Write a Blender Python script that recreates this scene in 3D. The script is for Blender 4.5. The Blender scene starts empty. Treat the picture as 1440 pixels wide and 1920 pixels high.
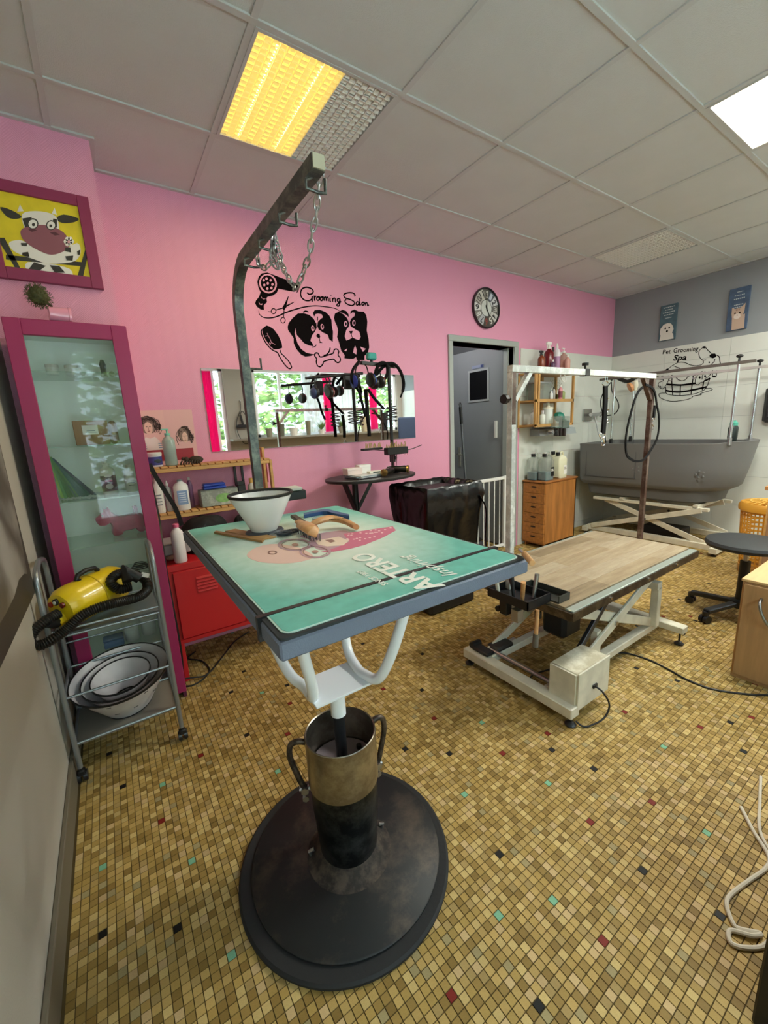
import bpy, math, random
import numpy as np
from mathutils import Vector, Matrix
R = random.Random(7)
C = bpy.context.scene.collection
SC = bpy.context.scene
# ---------------------------------------------------------------- camera
FPX, YAW, PITCH, ROLL, H = 763.94, 0.58484, -0.20526, -0.05073, 1.2886
_f = Vector((math.sin(YAW)*math.cos(PITCH), math.cos(YAW)*math.cos(PITCH), math.sin(PITCH)))
_r = Vector((math.cos(YAW), -math.sin(YAW), 0)); _u = _r.cross(_f)
_r2 = _r*math.cos(ROLL)+_u*math.sin(ROLL); _u2 = -_r*math.sin(ROLL)+_u*math.cos(ROLL)
cd = bpy.data.cameras.new('camera'); cam = bpy.data.objects.new('camera', cd); C.objects.link(cam)
cd.sensor_fit = 'VERTICAL'; cd.sensor_height = 36; cd.lens = FPX/1920*36; cd.clip_start = 0.02
M = Matrix.Identity(4)
for i in range(3): M[i][0] = _r2[i]; M[i][1] = _u2[i]; M[i][2] = -_f[i]
M[2][3] = H
cam.matrix_world = M; SC.camera = cam
CAM = Vector((0, 0, H))
def _ray(px, py): return _f*FPX + _r2*(px-720) + _u2*(960-py)
def AX(px, py, x): d = _ray(px, py); return CAM + d*(x/d.x)       # point of a plane x = const seen at a pixel of the photograph
def AY(px, py, y): d = _ray(px, py); return CAM + d*(y/d.y)
def AZ(px, py, z): d = _ray(px, py); return CAM + d*((z-H)/d.z)
# ---------------------------------------------------------------- world, lights, exposure
SC.view_settings.view_transform = 'Standard'; SC.view_settings.look = 'None'
SC.view_settings.exposure = 0.08; SC.view_settings.gamma = 1.0; SC.view_settings.use_curve_mapping = False
w = bpy.data.worlds.new('sky'); SC.world = w; w.use_nodes = True
bg = w.node_tree.nodes['Background']; bg.inputs[0].default_value = (0.70, 0.85, 1.0, 1); bg.inputs[1].default_value = 8.5
YW, XR, XL, YF, ZC = 2.678, 5.109, -0.301, -1.5, 2.592
def area(name, loc, rot, sx, sy, power, col, portal=False):
    l = bpy.data.lights.new(name, 'AREA'); l.shape = 'RECTANGLE'; l.size = sx; l.size_y = sy; l.energy = power; l.color = col
    o = bpy.data.objects.new(name, l); C.objects.link(o); o.location = loc; o.rotation_euler = rot
    if portal: l.cycles.is_portal = True
    return o
area('window_portal', (3.55, YF-.06, 1.75), (math.radians(90), 0, 0), 2.9, 1.1, 1, (1, 1, 1), True)
area('window_portal', (0.72, YF-.06, 1.35), (math.radians(90), 0, 0), 1.9, 2.1, 1, (1, 1, 1), True)
area('lamp_and_fill_glow', (2.72, .62, ZC-.03), (0, 0, 0), .5, .5, 48, (.97, 1.0, .90))
area('lamp_and_fill_glow', (.82, 1.84, ZC-.03), (0, 0, 0), .36, .5, 7, (1.0, .80, .42))
sl = bpy.data.lights.new('sun', 'SUN'); sl.energy = 27; sl.angle = .02; sl.color = (1, .96, .88)
so = bpy.data.objects.new('sun', sl); C.objects.link(so); so.rotation_euler = Vector((-.35, -.3, -1.0)).to_track_quat('-Z', 'Y').to_euler()
area('lamp_and_fill_glow', (4.51, .04, ZC-.03), (0, 0, 0), .5, .5, 42, (.97, 1.0, .92))  # fill added out of view to brighten the dark far corner
SC.cycles.use_denoising = True
SC.cycles.max_bounces = 8; SC.cycles.diffuse_bounces = 5; SC.cycles.glossy_bounces = 4; SC.cycles.transparent_max_bounces = 12
SC.cycles.sample_clamp_indirect = 6; SC.cycles.caustics_reflective = False; SC.cycles.caustics_refractive = False
# ---------------------------------------------------------------- materials
def lin(c):
    if isinstance(c, str): c = tuple(int(c[i:i+2], 16)/255 for i in (0, 2, 4))
    return tuple(x/12.92 if x <= .04045 else ((x+.055)/1.055)**2.4 for x in c[:3])+(1,)
_m = {}
def mat(col, rough=.6, metal=0., bump=0., bscale=60., var=0., vscale=8., alpha=1., emit=0., spec=.5, coat=0., kind=None, col2=None):
    key = (col, rough, metal, bump, bscale, var, vscale, alpha, emit, spec, coat, kind, col2)
    if key in _m: return _m[key]
    m = bpy.data.materials.new('finish_'+str(col)); m.use_nodes = True; nt = m.node_tree; N = nt.nodes; L = nt.links
    b = N['Principled BSDF']; b.inputs['Base Color'].default_value = lin(col); b.inputs['Roughness'].default_value = rough
    b.inputs['Metallic'].default_value = metal; b.inputs['Specular IOR Level'].default_value = spec; b.inputs['Coat Weight'].default_value = coat
    b.inputs['Alpha'].default_value = alpha
    if emit: b.inputs['Emission Color'].default_value = lin(col); b.inputs['Emission Strength'].default_value = emit
    tc = N.new('ShaderNodeTexCoord')
    if var:
        n = N.new('ShaderNodeTexNoise'); n.inputs['Scale'].default_value = vscale; n.inputs['Detail'].default_value = 6
        L.new(tc.outputs['Object'], n.inputs['Vector'])
        if kind == 'wood':
            mp = N.new('ShaderNodeMapping'); mp.inputs['Scale'].default_value = (1, 9, 9); L.new(tc.outputs['Object'], mp.inputs[0]); L.new(mp.outputs[0], n.inputs['Vector'])
        if kind == 'woodz':
            mp = N.new('ShaderNodeMapping'); mp.inputs['Scale'].default_value = (9, 9, 1); L.new(tc.outputs['Object'], mp.inputs[0]); L.new(mp.outputs[0], n.inputs['Vector'])
        cr = N.new('ShaderNodeValToRGB'); cr.color_ramp.elements[0].position = .35; cr.color_ramp.elements[1].position = .65
        c = lin(col); d = lin(col2) if col2 else tuple(x*(1-var) for x in c[:3])+(1,)
        cr.color_ramp.elements[0].color = d; cr.color_ramp.elements[1].color = c
        L.new(n.outputs['Fac'], cr.inputs[0]); L.new(cr.outputs[0], b.inputs['Base Color'])
    if bump:
        n2 = N.new('ShaderNodeTexNoise'); n2.inputs['Scale'].default_value = bscale; n2.inputs['Detail'].default_value = 3
        L.new(tc.outputs['Object'], n2.inputs['Vector']); bp = N.new('ShaderNodeBump'); bp.inputs['Strength'].default_value = bump; bp.inputs['Distance'].default_value = .004
        L.new(n2.outputs['Fac'], bp.inputs['Height']); L.new(bp.outputs[0], b.inputs['Normal'])
    _m[key] = m; return m
def glass(col='EEF6F2', op=.08, rough=.02, key='g'):
    k = ('glass', col, op, rough)
    if k in _m: return _m[k]
    m = bpy.data.materials.new('clear_glass'); m.use_nodes = True; N = m.node_tree.nodes; L = m.node_tree.links; N.clear()
    o = N.new('ShaderNodeOutputMaterial'); t = N.new('ShaderNodeBsdfTransparent'); t.inputs[0].default_value = lin(col)
    g = N.new('ShaderNodeBsdfGlossy'); g.inputs['Roughness'].default_value = rough
    d = N.new('ShaderNodeBsdfDiffuse'); d.inputs[0].default_value = lin(col)
    fr = N.new('ShaderNodeFresnel'); fr.inputs[0].default_value = 1.5
    a = N.new('ShaderNodeMixShader'); a.inputs[0].default_value = op; L.new(t.outputs[0], a.inputs[1]); L.new(d.outputs[0], a.inputs[2])
    b = N.new('ShaderNodeMixShader'); geo = N.new('ShaderNodeNewGeometry'); sb = N.new('ShaderNodeMath'); sb.operation = 'SUBTRACT'; sb.inputs[0].default_value = 1; L.new(geo.outputs['Backfacing'], sb.inputs[1]); ml = N.new('ShaderNodeMath'); ml.operation = 'MULTIPLY'; L.new(fr.outputs[0], ml.inputs[0]); L.new(sb.outputs[0], ml.inputs[1])
    L.new(ml.outputs[0], b.inputs[0]); L.new(a.outputs[0], b.inputs[1]); L.new(g.outputs[0], b.inputs[2])
    L.new(b.outputs[0], o.inputs[0]); _m[k] = m; return m
def wallpaper(col):        # woven glass-fibre wallpaper: herringbone relief
    m = bpy.data.materials.new('pink_wallpaper'); m.use_nodes = True; N = m.node_tree.nodes; L = m.node_tree.links; b = N['Principled BSDF']
    b.inputs['Base Color'].default_value = lin(col); b.inputs['Roughness'].default_value = .55
    tc = N.new('ShaderNodeTexCoord'); sx = N.new('ShaderNodeSeparateXYZ'); L.new(tc.outputs['Object'], sx.inputs[0])
    def mth(op, a, v=None, c=None):
        n = N.new('ShaderNodeMath'); n.operation = op
        if isinstance(a, (int, float)): n.inputs[0].default_value = a
        else: L.new(a, n.inputs[0])
        if v is not None:
            if isinstance(v, (int, float)): n.inputs[1].default_value = v
            else: L.new(v, n.inputs[1])
        return n.outputs[0]
    zig = mth('PINGPONG', sx.outputs[0], .03)
    s = mth('SINE', mth('MULTIPLY', mth('ADD', sx.outputs[2], zig), 620.))
    ns = N.new('ShaderNodeTexNoise'); ns.inputs['Scale'].default_value = 90; L.new(tc.outputs['Object'], ns.inputs['Vector'])
    h = mth('ADD', mth('MULTIPLY', s, .5), ns.outputs['Fac'])
    bp = N.new('ShaderNodeBump'); bp.inputs['Strength'].default_value = .35; bp.inputs['Distance'].default_value = .0015; L.new(h, bp.inputs['Height']); L.new(bp.outputs[0], b.inputs['Normal'])
    return m
def colour_attr(rough=.35, from_object=False, bump=.15):
    m = bpy.data.materials.new('ceramic_tile'); m.use_nodes = True; N = m.node_tree.nodes; L = m.node_tree.links; b = N['Principled BSDF']
    b.inputs['Roughness'].default_value = rough; b.inputs['Specular IOR Level'].default_value = .3
    if from_object: a = N.new('ShaderNodeObjectInfo'); co = a.outputs['Color']
    else: a = N.new('ShaderNodeAttribute'); a.attribute_name = 'Col'; co = a.outputs['Color']
    tc = N.new('ShaderNodeTexCoord'); n = N.new('ShaderNodeTexNoise'); n.inputs['Scale'].default_value = 500; L.new(tc.outputs['Object'], n.inputs[0])
    mx = N.new('ShaderNodeMix'); mx.data_type = 'RGBA'; mx.blend_type = 'MULTIPLY'; mx.inputs['Factor'].default_value = .35
    L.new(co, mx.inputs['A']); L.new(n.outputs['Fac'], mx.inputs['B']); 
    gm = N.new('ShaderNodeMix'); gm.data_type = 'RGBA'; gm.blend_type = 'MULTIPLY'; gm.inputs['Factor'].default_value = 1; gm.inputs['B'].default_value = (1.08, 1.05, 1.0, 1)
    L.new(mx.outputs['Result'], gm.inputs['A']); L.new(gm.outputs['Result'], b.inputs['Base Color'])
    bp = N.new('ShaderNodeBump'); bp.inputs['Strength'].default_value = bump; bp.inputs['Distance'].default_value = .001; L.new(n.outputs['Fac'], bp.inputs['Height']); L.new(bp.outputs[0], b.inputs['Normal'])
    return m
def scuffed(c0, c1, rough=.45, scale=12, metal=0., lo=.45, hi=.62):   # two-tone worn surface
    m = bpy.data.materials.new('scuffed_surface'); m.use_nodes = True; N = m.node_tree.nodes; L = m.node_tree.links; b = N['Principled BSDF']
    b.inputs['Roughness'].default_value = rough; b.inputs['Metallic'].default_value = metal
    tc = N.new('ShaderNodeTexCoord'); n = N.new('ShaderNodeTexNoise'); n.inputs['Scale'].default_value = scale; n.inputs['Detail'].default_value = 9; n.inputs['Roughness'].default_value = .7
    L.new(tc.outputs['Object'], n.inputs[0]); cr = N.new('ShaderNodeValToRGB'); cr.color_ramp.elements[0].position = lo; cr.color_ramp.elements[1].position = hi
    cr.color_ramp.elements[0].color = lin(c0); cr.color_ramp.elements[1].color = lin(c1); L.new(n.outputs['Fac'], cr.inputs[0]); L.new(cr.outputs[0], b.inputs['Base Color'])
    bp = N.new('ShaderNodeBump'); bp.inputs['Strength'].default_value = .25; bp.inputs['Distance'].default_value = .002; L.new(n.outputs['Fac'], bp.inputs['Height']); L.new(bp.outputs[0], b.inputs['Normal'])
    return m
BLACK = mat('161617', .45); RUBBER = mat('1B1B1C', .75, bump=.2); CHROME = mat('D5D6D8', .18, 1.); STEEL = mat('9A9A98', .38, 1., var=.3, vscale=20); WHITE = mat('E9E7E2', .45)
SATIN = mat('B9BBBD', .32, 1.); CREAM = mat('DCD5C0', .5, var=.18, vscale=14); PINE = mat('D9A866', .5, var=.25, vscale=4, kind='wood'); DKPLASTIC = mat('222224', .35)
OAK = mat('B5763A', .45, var=.35, vscale=3, kind='woodz'); PINKW = wallpaper('E49AB8'); MAGENTA = mat('A02B5C', .42, spec=.4)
# ---------------------------------------------------------------- mesh builder
class MB:
    def __init__(s): s.v = []; s.f = []
    def add(s, vs, fs):
        n = len(s.v); s.v += [tuple(v) for v in vs]; s.f += [tuple(i+n for i in f) for f in fs]; return s
    def box(s, x0, x1, y0, y1, z0, z1, b=0.):
        x0, x1 = min(x0, x1), max(x0, x1); y0, y1 = min(y0, y1), max(y0, y1); z0, z1 = min(z0, z1), max(z0, z1)
        b = min(b, (x1-x0)*.45, (y1-y0)*.45, (z1-z0)*.45)
        if b <= 0:
            return s.add([(x, y, z) for z in (z0, z1) for y in (y0, y1) for x in (x0, x1)], [(0, 2, 3, 1), (4, 5, 7, 6), (0, 1, 5, 4), (2, 6, 7, 3), (0, 4, 6, 2), (1, 3, 7, 5)])
        rings = []
        for z, i in ((z0, b), (z0+b, 0), (z1-b, 0), (z1, b)):
            r = []
            for (cx, cy, a) in ((x1, y1, 0), (x0, y1, 1), (x0, y0, 2), (x1, y0, 3)):
                dx = -1 if cx == x1 else 1; dy = -1 if cy == y1 else 1
                p, q = (cx+dx*i, cy+dy*(b+i*.4)), (cx+dx*(b+i*.4), cy+dy*i)
                r += [p, q] if a in (0, 2) else [q, p]
            rings.append([(x, y, z) for x, y in r])
        vs = sum(rings, []); fs = [tuple(range(7, -1, -1)), tuple(range(24, 32))]
        for k in range(3):
            for i in range(8): fs.append((k*8+i, k*8+(i+1) % 8, k*8+8+(i+1) % 8, k*8+8+i))
        return s.add(vs, fs)
    def obox(s, c, sx, sy, sz, rot=None, b=0.):        # box about its centre c with a rotation matrix
        t = MB().box(-sx/2, sx/2, -sy/2, sy/2, -sz/2, sz/2, b); m = rot if rot is not None else Matrix.Identity(3)
        return s.add([tuple(m @ Vector(v)+Vector(c)) for v in t.v], t.f)
    def bar(s, a, b, w, h=None, bev=0., up=(0, 0, 1)):  # rectangular bar from a to b
        a, b = Vector(a), Vector(b); h = h or w; z = (b-a).normalized(); u = Vector(up)
        if abs(z.dot(u)) > .99: u = Vector((0, 1, 0))
        x = u.cross(z).normalized(); y = z.cross(x)
        m = Matrix((x, y, z)).transposed(); return s.obox((a+b)/2, w, h, (b-a).length, m, bev)
    def cyl(s, a, b, r, r2=None, n=20, cap=True):
        r2 = r if r2 is None else r2; a, b = Vector(a), Vector(b); z = (b-a).normalized()
        u = Vector((1, 0, 0)) if abs(z.x) < .9 else Vector((0, 1, 0)); x = z.cross(u).normalized(); y = z.cross(x)
        vs = [a+(x*math.cos(t)+y*math.sin(t))*r for t in [2*math.pi*i/n for i in range(n)]]+[b+(x*math.cos(t)+y*math.sin(t))*r2 for t in [2*math.pi*i/n for i in range(n)]]
        fs = [(i, (i+1) % n, n+(i+1) % n, n+i) for i in range(n)]
        if cap: fs += [tuple(range(n-1, -1, -1)), tuple(range(n, 2*n))]
        return s.add(vs, fs)
    def lathe(s, prof, c=(0, 0, 0), n=28, ax=None, sx=1., sy=1., close=False):     # prof: (r, z)
        c = Vector(c); m = Matrix.Identity(3)
        if ax is not None: m = Vector((0, 0, 1)).rotation_difference(Vector(ax)).to_matrix()
        vs = []; P = prof
        for r, z in P:
            for i in range(n):
                t = 2*math.pi*i/n; vs.append(c+m @ Vector((r*sx*math.cos(t), r*sy*math.sin(t), z)))
        fs = []; K = len(P)
        for k in range(K-1+(1 if close else 0)):
            for i in range(n):
                a, b2 = k*n+i, k*n+(i+1) % n; k2 = (k+1) % K; fs.append((a, b2, k2*n+(i+1) % n, k2*n+i))
        if not close:
            if P[0][0] > 1e-5: fs.append(tuple(range(n-1, -1, -1)))
            if P[-1][0] > 1e-5: fs.append(tuple(range((K-1)*n, K*n)))
        return s.add(vs, fs)
    def tube(s, pts, r, n=10, closed=False, flat=None):    # smooth round (or flat oval) tube through points
        P = [Vector(p) for p in pts]; K = len(P); vs = []; x = None
        for i in range(K):
            if closed: t = (P[(i+1) % K]-P[i-1]).normalized()
            else: t = (P[min(i+1, K-1)]-P[max(i-1, 0)]).normalized()
            if x is None:
                u = Vector((0, 0, 1)) if abs(t.z) < .9 else Vector((1, 0, 0)); x = t.cross(u).normalized()
            else: x = (x-t*x.dot(t)).normalized()
            y = t.cross(x); rr = r[i] if isinstance(r, (list, tuple)) else r
            for k in range(n):
                a = 2*math.pi*k/n; vs.append(P[i]+x*math.cos(a)*rr+y*math.sin(a)*rr*(flat or 1))
        fs = []
        for i in range(K if closed else K-1):
            for k in range(n): j = (i+1) % K; fs.append((i*n+k, i*n+(k+1) % n, j*n+(k+1) % n, j*n+k))
        if not closed: fs += [tuple(range(n-1, -1, -1)), tuple(range((K-1)*n, K*n))]
        return s.add(vs, fs)
    def prism(s, poly, f, h):     # poly 2D -> f(u, v, w) with thickness w 0..h
        n = len(poly); a = sum(poly[i][0]*poly[(i+1) % n][1]-poly[(i+1) % n][0]*poly[i][1] for i in range(n))
        if a < 0: poly = poly[::-1]
        return s.add([f(u, v, 0) for u, v in poly]+[f(u, v, h) for u, v in poly], [tuple(range(n-1, -1, -1)), tuple(range(n, 2*n))]+[(i, (i+1) % n, n+(i+1) % n, n+i) for i in range(n)])
    def sphere(s, c, r, sx=1, sy=1, sz=1, n=16, m=10, ax=None):
        return s.lathe([(max(r*math.sin(math.pi*k/m), 1e-6)*1, -r*math.cos(math.pi*k/m)*sz) for k in range(m+1)], c, n, ax, sx, sy)
    def build(s, name, m, parent=None, ang=38, world=None, smooth=True, rc=True):
        me = bpy.data.meshes.new(name); v = s.v
        if parent is not None and not s.__dict__.get('loc'):
            inv = ROOT[parent.name].inverted(); v = [inv @ Vector(p) for p in v]
        me.from_pydata(v, [], s.f); 
        if rc:
            import bmesh
            b = bmesh.new(); b.from_mesh(me); bmesh.ops.recalc_face_normals(b, faces=b.faces); b.to_mesh(me); b.free()
        me.materials.append(m)
        if smooth:
            me.polygons.foreach_set('use_smooth', [True]*len(me.polygons)); me.set_sharp_from_angle(angle=math.radians(ang))
        o = bpy.data.objects.new(name, me); C.objects.link(o)
        if parent is not None: o.parent = parent; ROOT[o.name] = ROOT[parent.name]
        else: ROOT[o.name] = Matrix.Identity(4)
        return o
ROOT = {}
def L_(mb): mb.loc = True; return mb      # geometry given in the thing's own coordinates
def thing(name, label, cat, loc=(0, 0, 0), rz=0., group=None, rot=None):
    o = bpy.data.objects.new(name, None); C.objects.link(o); o.empty_display_size = .05
    o.location = loc; o.rotation_euler = rot or (0, 0, rz); o['label'] = label; o['category'] = cat
    if group: o['group'] = group
    e = o.rotation_euler.to_matrix().to_4x4(); ROOT[o.name] = Matrix.Translation(loc) @ e
    return o
def tag(o, label, cat, group=None):
    o['label'] = label; o['category'] = cat
    if group: o['group'] = group
    return o
def lab(o, l): o['label'] = l; return o
def struct(o): o['kind'] = 'structure'; return o
def copy_tree(o, parent=None, **kw):
    c = o.copy(); C.objects.link(c); c.parent = parent
    if parent is not None: ROOT[c.name] = ROOT[parent.name]
    for ch in list(o.children): copy_tree(ch, c)
    return c
def smoothpts(P, k=6, closed=False):
    P = [Vector(p) for p in P]; n = len(P); out = []
    for i in range(n if closed else n-1):
        p0 = P[i-1] if (closed or i > 0) else P[0]*2-P[1]; p1 = P[i]; p2 = P[(i+1) % n]; p3 = P[(i+2) % n] if (closed or i < n-2) else P[-1]*2-P[-2]
        for j in range(k):
            t = j/k; out.append(.5*((2*p1)+(p2-p0)*t+(2*p0-5*p1+4*p2-p3)*t*t+(3*p1-p0-3*p2+p3)*t**3))
    if not closed: out.append(P[-1])
    return out
def text(s, size, f, name, m, parent=None, shear=0., align='LEFT', depth=.0005, bold=0.):
    cu = bpy.data.curves.new('lettering', 'FONT'); cu.body = s; cu.size = size; cu.shear = shear; cu.align_x = align; cu.extrude = depth; cu.offset = bold; cu.resolution_u = 3
    o = bpy.data.objects.new('lettering', cu); C.objects.link(o); dg = bpy.context.evaluated_depsgraph_get(); dg.update()
    me = o.evaluated_get(dg).to_mesh(); mb = MB(); mb.add([f(v.co.x, v.co.y, v.co.z+depth) for v in me.vertices], [tuple(p.vertices) for p in me.polygons])
    bpy.data.objects.remove(o); bpy.data.curves.remove(cu)
    if not mb.f: return None
    return mb.build(name, m, parent, smooth=False, rc=False)
# ================================================================ ROOM
TX0, TY0, TP = -.21862, 1.14120, .0210040      # mosaic lattice
GROUT = mat('50401F', .9)
fl = struct(MB().box(XL-.1, XR+.1, YF-.1, YW, -.12, -.0018).box(2.4, 3.5, YW, 4.6, -.12, -.0018).build('floor', GROUT))
PAL = [('BA9C5E', 24), ('AC8F50', 22), ('9A7E44', 16), ('C9AE72', 14), ('8C713A', 8), ('A98F5A', 8), ('C6A97A', 6), ('A09168', 2)]
pal = np.array([lin(p[0])[:3] for p in PAL]); wts = np.array([p[1] for p in PAL], float); wts /= wts.sum()
SPEC = {'k': [(0,0),(1,36),(3,25),(8,-5),(25,24),(26,41),(38,35),(39,-36),(48,-23),(49,1),(55,-5),(62,-36),(63,13),(63,40),(64,-44),(71,-16),(73,-23),(73,25),(98,-37),(103,41),(105,-33),(110,-13),(112,-21),(121,47),(160,13),(161,-3)],
 'r': [(8,13),(16,24),(32,-30),(32,19),(36,28),(50,-37),(56,19),(59,4),(63,-28),(63,-11),(74,-32),(74,-13),(92,-19),(99,-30),(110,-35),(124,-32)],
 'g': [(0,10),(9,21),(11,3),(13,-12),(27,11),(32,36),(42,-28),(49,-31),(50,11),(51,-13),(64,-20),(66,-3),(75,-39),(88,-28)]}
scol = {'k': lin('141414')[:3], 'r': lin('7C2018')[:3], 'g': lin('7DB596')[:3]}
spec = {ij: scol[k] for k in SPEC for ij in SPEC[k]}
rng = np.random.RandomState(3)
I0, I1 = math.floor((XL+.014-TX0)/TP)+1, int((XR-TX0)/TP); J0, J1 = int((YF-TY0)/TP)+1, int((YW-TY0)/TP)
cells = []
for j in range(J0, J1):
    for i in range(I0, I1): cells.append((i, j))
for j in range(J1, int((4.4-TY0)/TP)):
    for i in range(int((2.55-TX0)/TP), int((3.32-TX0)/TP)): cells.append((i, j))
cells = np.array(cells); n = len(cells)
col = pal[rng.choice(len(pal), n, p=wts)]*(1+rng.uniform(-.10, .10, (n, 1)))
rare = rng.rand(n); col[rare < .0022] = scol['k']; col[(rare > .0022) & (rare < .0040)] = scol['r']; col[(rare > .0040) & (rare < .0055)] = scol['g']
seen = (cells[:, 0] < 130) & (cells[:, 1] < 45) & (cells[:, 1] > -48) & (rare < .0055) & (cells[:, 0] > -4)
col[seen] = pal[0]
for (i, j), c in spec.items(): col[(cells[:, 0] == i) & (cells[:, 1] == j)] = c
cx = TX0+(cells[:, 0]+.5)*TP; cy = TY0+(cells[:, 1]+.5)*TP
# the 300 tiles that show largest: nearest to the camera's foot inside the frame
d = np.stack([cx, cy, np.full(n, -H)], 1); F3, R3, U3 = (np.array(v) for v in (_f, _r2, _u2))
dep = d @ F3; px = 720+FPX*(d @ R3)/dep; py = 960-FPX*(d @ U3)/dep
ins = (dep > 0) & (px > 5) & (px < 1430) & (py > 1000) & (py < 1915) & (((cx-.425)**2+(cy-.93)**2) > .33**2)
order = np.where(ins)[0]; order = order[np.argsort(dep[order])][:300]; single = np.zeros(n, bool); single[order] = True
hw = TP*.5-.0008
def tile_verts(x, y, z):
    return [(x-hw, y-hw, -.0025), (x+hw, y-hw, -.0025), (x+hw, y+hw, -.0025), (x-hw, y+hw, -.0025), (x-hw+.0004, y-hw+.0004, z), (x+hw-.0004, y-hw+.0004, z), (x+hw-.0004, y+hw-.0004, z), (x-hw+.0004, y+hw-.0004, z)]
TF = [(4, 5, 6, 7), (0, 1, 5, 4), (1, 2, 6, 5), (2, 3, 7, 6), (3, 0, 4, 7)]
rest = np.where(~single)[0]; K = len(rest)
base = np.array(tile_verts(0, 0, 0)); off = np.stack([cx[rest], cy[rest], np.zeros(K)], 1)
vz = rng.uniform(-.0004, .0002, K); V = (base[None]+off[:, None]); V[:, 4:, 2] += vz[:, None]
Fc = (np.array(TF)[None]+(np.arange(K)*8)[:, None, None]).reshape(-1)
me = bpy.data.meshes.new('mosaic_tiles'); me.vertices.add(K*8); me.vertices.foreach_set('co', V.reshape(-1)); me.loops.add(len(Fc)); me.loops.foreach_set('vertex_index', Fc)
me.polygons.add(K*5); me.polygons.foreach_set('loop_start', np.arange(0, K*20, 4)); me.polygons.foreach_set('loop_total', np.full(K*5, 4)); me.update()
ca = me.color_attributes.new('Col', 'FLOAT_COLOR', 'CORNER'); cc = np.ones((K, 20, 4)); cc[:, :, :3] = col[rest][:, None, :]; ca.data.foreach_set('color', cc.reshape(-1))
me.polygons.foreach_set('use_smooth', np.zeros(K*5, bool)); me.materials.append(colour_attr(.6)); mt = bpy.data.objects.new('mosaic_tiles', me); C.objects.link(mt); mt.parent = fl; mt['kind'] = 'stuff'
tm = MB(); tm.add(tile_verts(0, 0, 0), TF); t0 = tm.build('tile', colour_attr(.6, True), smooth=False, rc=False)
for k, q in enumerate(order):
    t = t0 if k == 0 else t0.copy()
    if k: C.objects.link(t)
    t.parent = fl; t.location = (cx[q], cy[q], 0); t.color = tuple(col[q])+(1,)
# walls
DX0, DX1, DZ = 2.54, 3.33, 1.965
GREYT = mat('A2A8A5', .5); WALLG = mat('BDB8AD', .75, bump=.15, bscale=200); GREYW = mat('8E9296', .7, bump=.1, bscale=150)
wb = struct(MB().box(XL, DX0, YW, YW+.16, -.12, ZC+.1).box(DX1, XR+.1, YW, YW+.16, -.12, ZC+.1).box(DX0, DX1, YW, YW+.16, DZ, ZC+.1).build('wall_back', PINKW, smooth=False))
struct(MB().box(XL, .148, 2.43, YW, 0, ZC+.05).build('wall_back_pier', PINKW, smooth=False))
struct(MB().box(XL-.12, XL, YF-.14, YW+.16, -.12, ZC+.1).build('wall_left', WALLG, smooth=False))
wr = struct(MB().box(XR, XR+.12, YF-.14, YW+.16, -.12, ZC+.1).build('wall_right', GREYW, smooth=False))
struct(MB().box(XL, XL+.014, YF, 2.43, 0, .105, .003).build('baseboard_left', mat('6E6656', .6), smooth=False))
struct(MB().box(1.2, DX0-.05, YW-.012, YW, 0, .07, .003).build('baseboard_back', mat('8C7F70', .6), smooth=False))
# front wall behind the viewer: shop window, pillar, glazed entrance
TAUPE = mat('A9A196', .7)
struct(MB().box(XL, XR, YF-.14, YF, -.12, .35).box(1.66, XR, YF-.14, YF, .35, 1.22).box(XL, XR, YF-.14, YF, 2.32, ZC+.1).box(1.66, 2.12, YF-.14, YF, 1.22, 2.32).box(XL, -.22, YF-.14, YF, .35, 2.32).box(4.98, XR, YF-.14, YF, 1.22, 2.32).build('wall_front', TAUPE, smooth=False))
WF = mat('EEF0F0', .4)
for nm, x0, x1, z0, xs in (('window_1', 2.12, 4.98, 1.22, [2.58, 3.02, 3.45, 3.95, 4.45]), ('window_2', -.22, 1.66, .35, [.42, 1.18, 1.52])):
    fr = MB().box(x0, x1, YF-.10, YF-.04, z0, z0+.05).box(x0, x1, YF-.10, YF-.04, 2.26, 2.32).box(x0, x0+.05, YF-.10, YF-.04, z0, 2.32).box(x1-.05, x1, YF-.10, YF-.04, z0, 2.32)
    fo = struct(fr.build(nm, WF, smooth=False))
    for x in xs: MB().box(x-.02, x+.02, YF-.09, YF-.05, z0+.05, 2.26).build('mullion', WF, fo, smooth=False)
    ed = [x0+.05]+xs+[x1-.05]
    for a, b in zip(ed, ed[1:]): MB().box(a+.02, b-.02, YF-.073, YF-.067, z0+.05, 2.26).build('pane', glass('F4FAF8', .03), fo, smooth=False)
struct(MB().box(1.66, XR, YF, YF+.20, 1.185, 1.22, .004).build('trim_1', mat('7F776B', .5)))
def curtain(x0, x1, y, z0, z1, m, label, group=None):
    n = 40; P = []
    for i in range(n+1):
        x = x0+(x1-x0)*i/n; P.append((x, y+.018*math.sin(i*1.15)+.005*math.sin(i*2.7)))
    mb = MB(); mb.add([(x, yy, z) for z in (z0, z1) for x, yy in P]+[(x, yy+.003, z) for z in (z0, z1) for x, yy in P], [(i, i+1, n+2+i, n+1+i) for i in range(n)]+[(2*n+2+i, 3*n+3+i, 3*n+4+i, 2*n+3+i) for i in range(n)])
    o = mb.build('curtain', m); return tag(o, label, 'curtain', group)
HOT = mat('F53FA6', .7)
_n, _l = HOT.node_tree.nodes, HOT.node_tree.links; _t = _n.new('ShaderNodeBsdfTranslucent'); _t.inputs[0].default_value = lin('FF4DB0'); _x = _n.new('ShaderNodeMixShader'); _x.inputs[0].default_value = .55
_l.new(_n['Principled BSDF'].outputs[0], _x.inputs[1]); _l.new(_t.outputs[0], _x.inputs[2]); _l.new(_x.outputs[0], _n['Material Output'].inputs[0]); SHEER = mat('F3F4F6', .7, alpha=.72)
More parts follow.
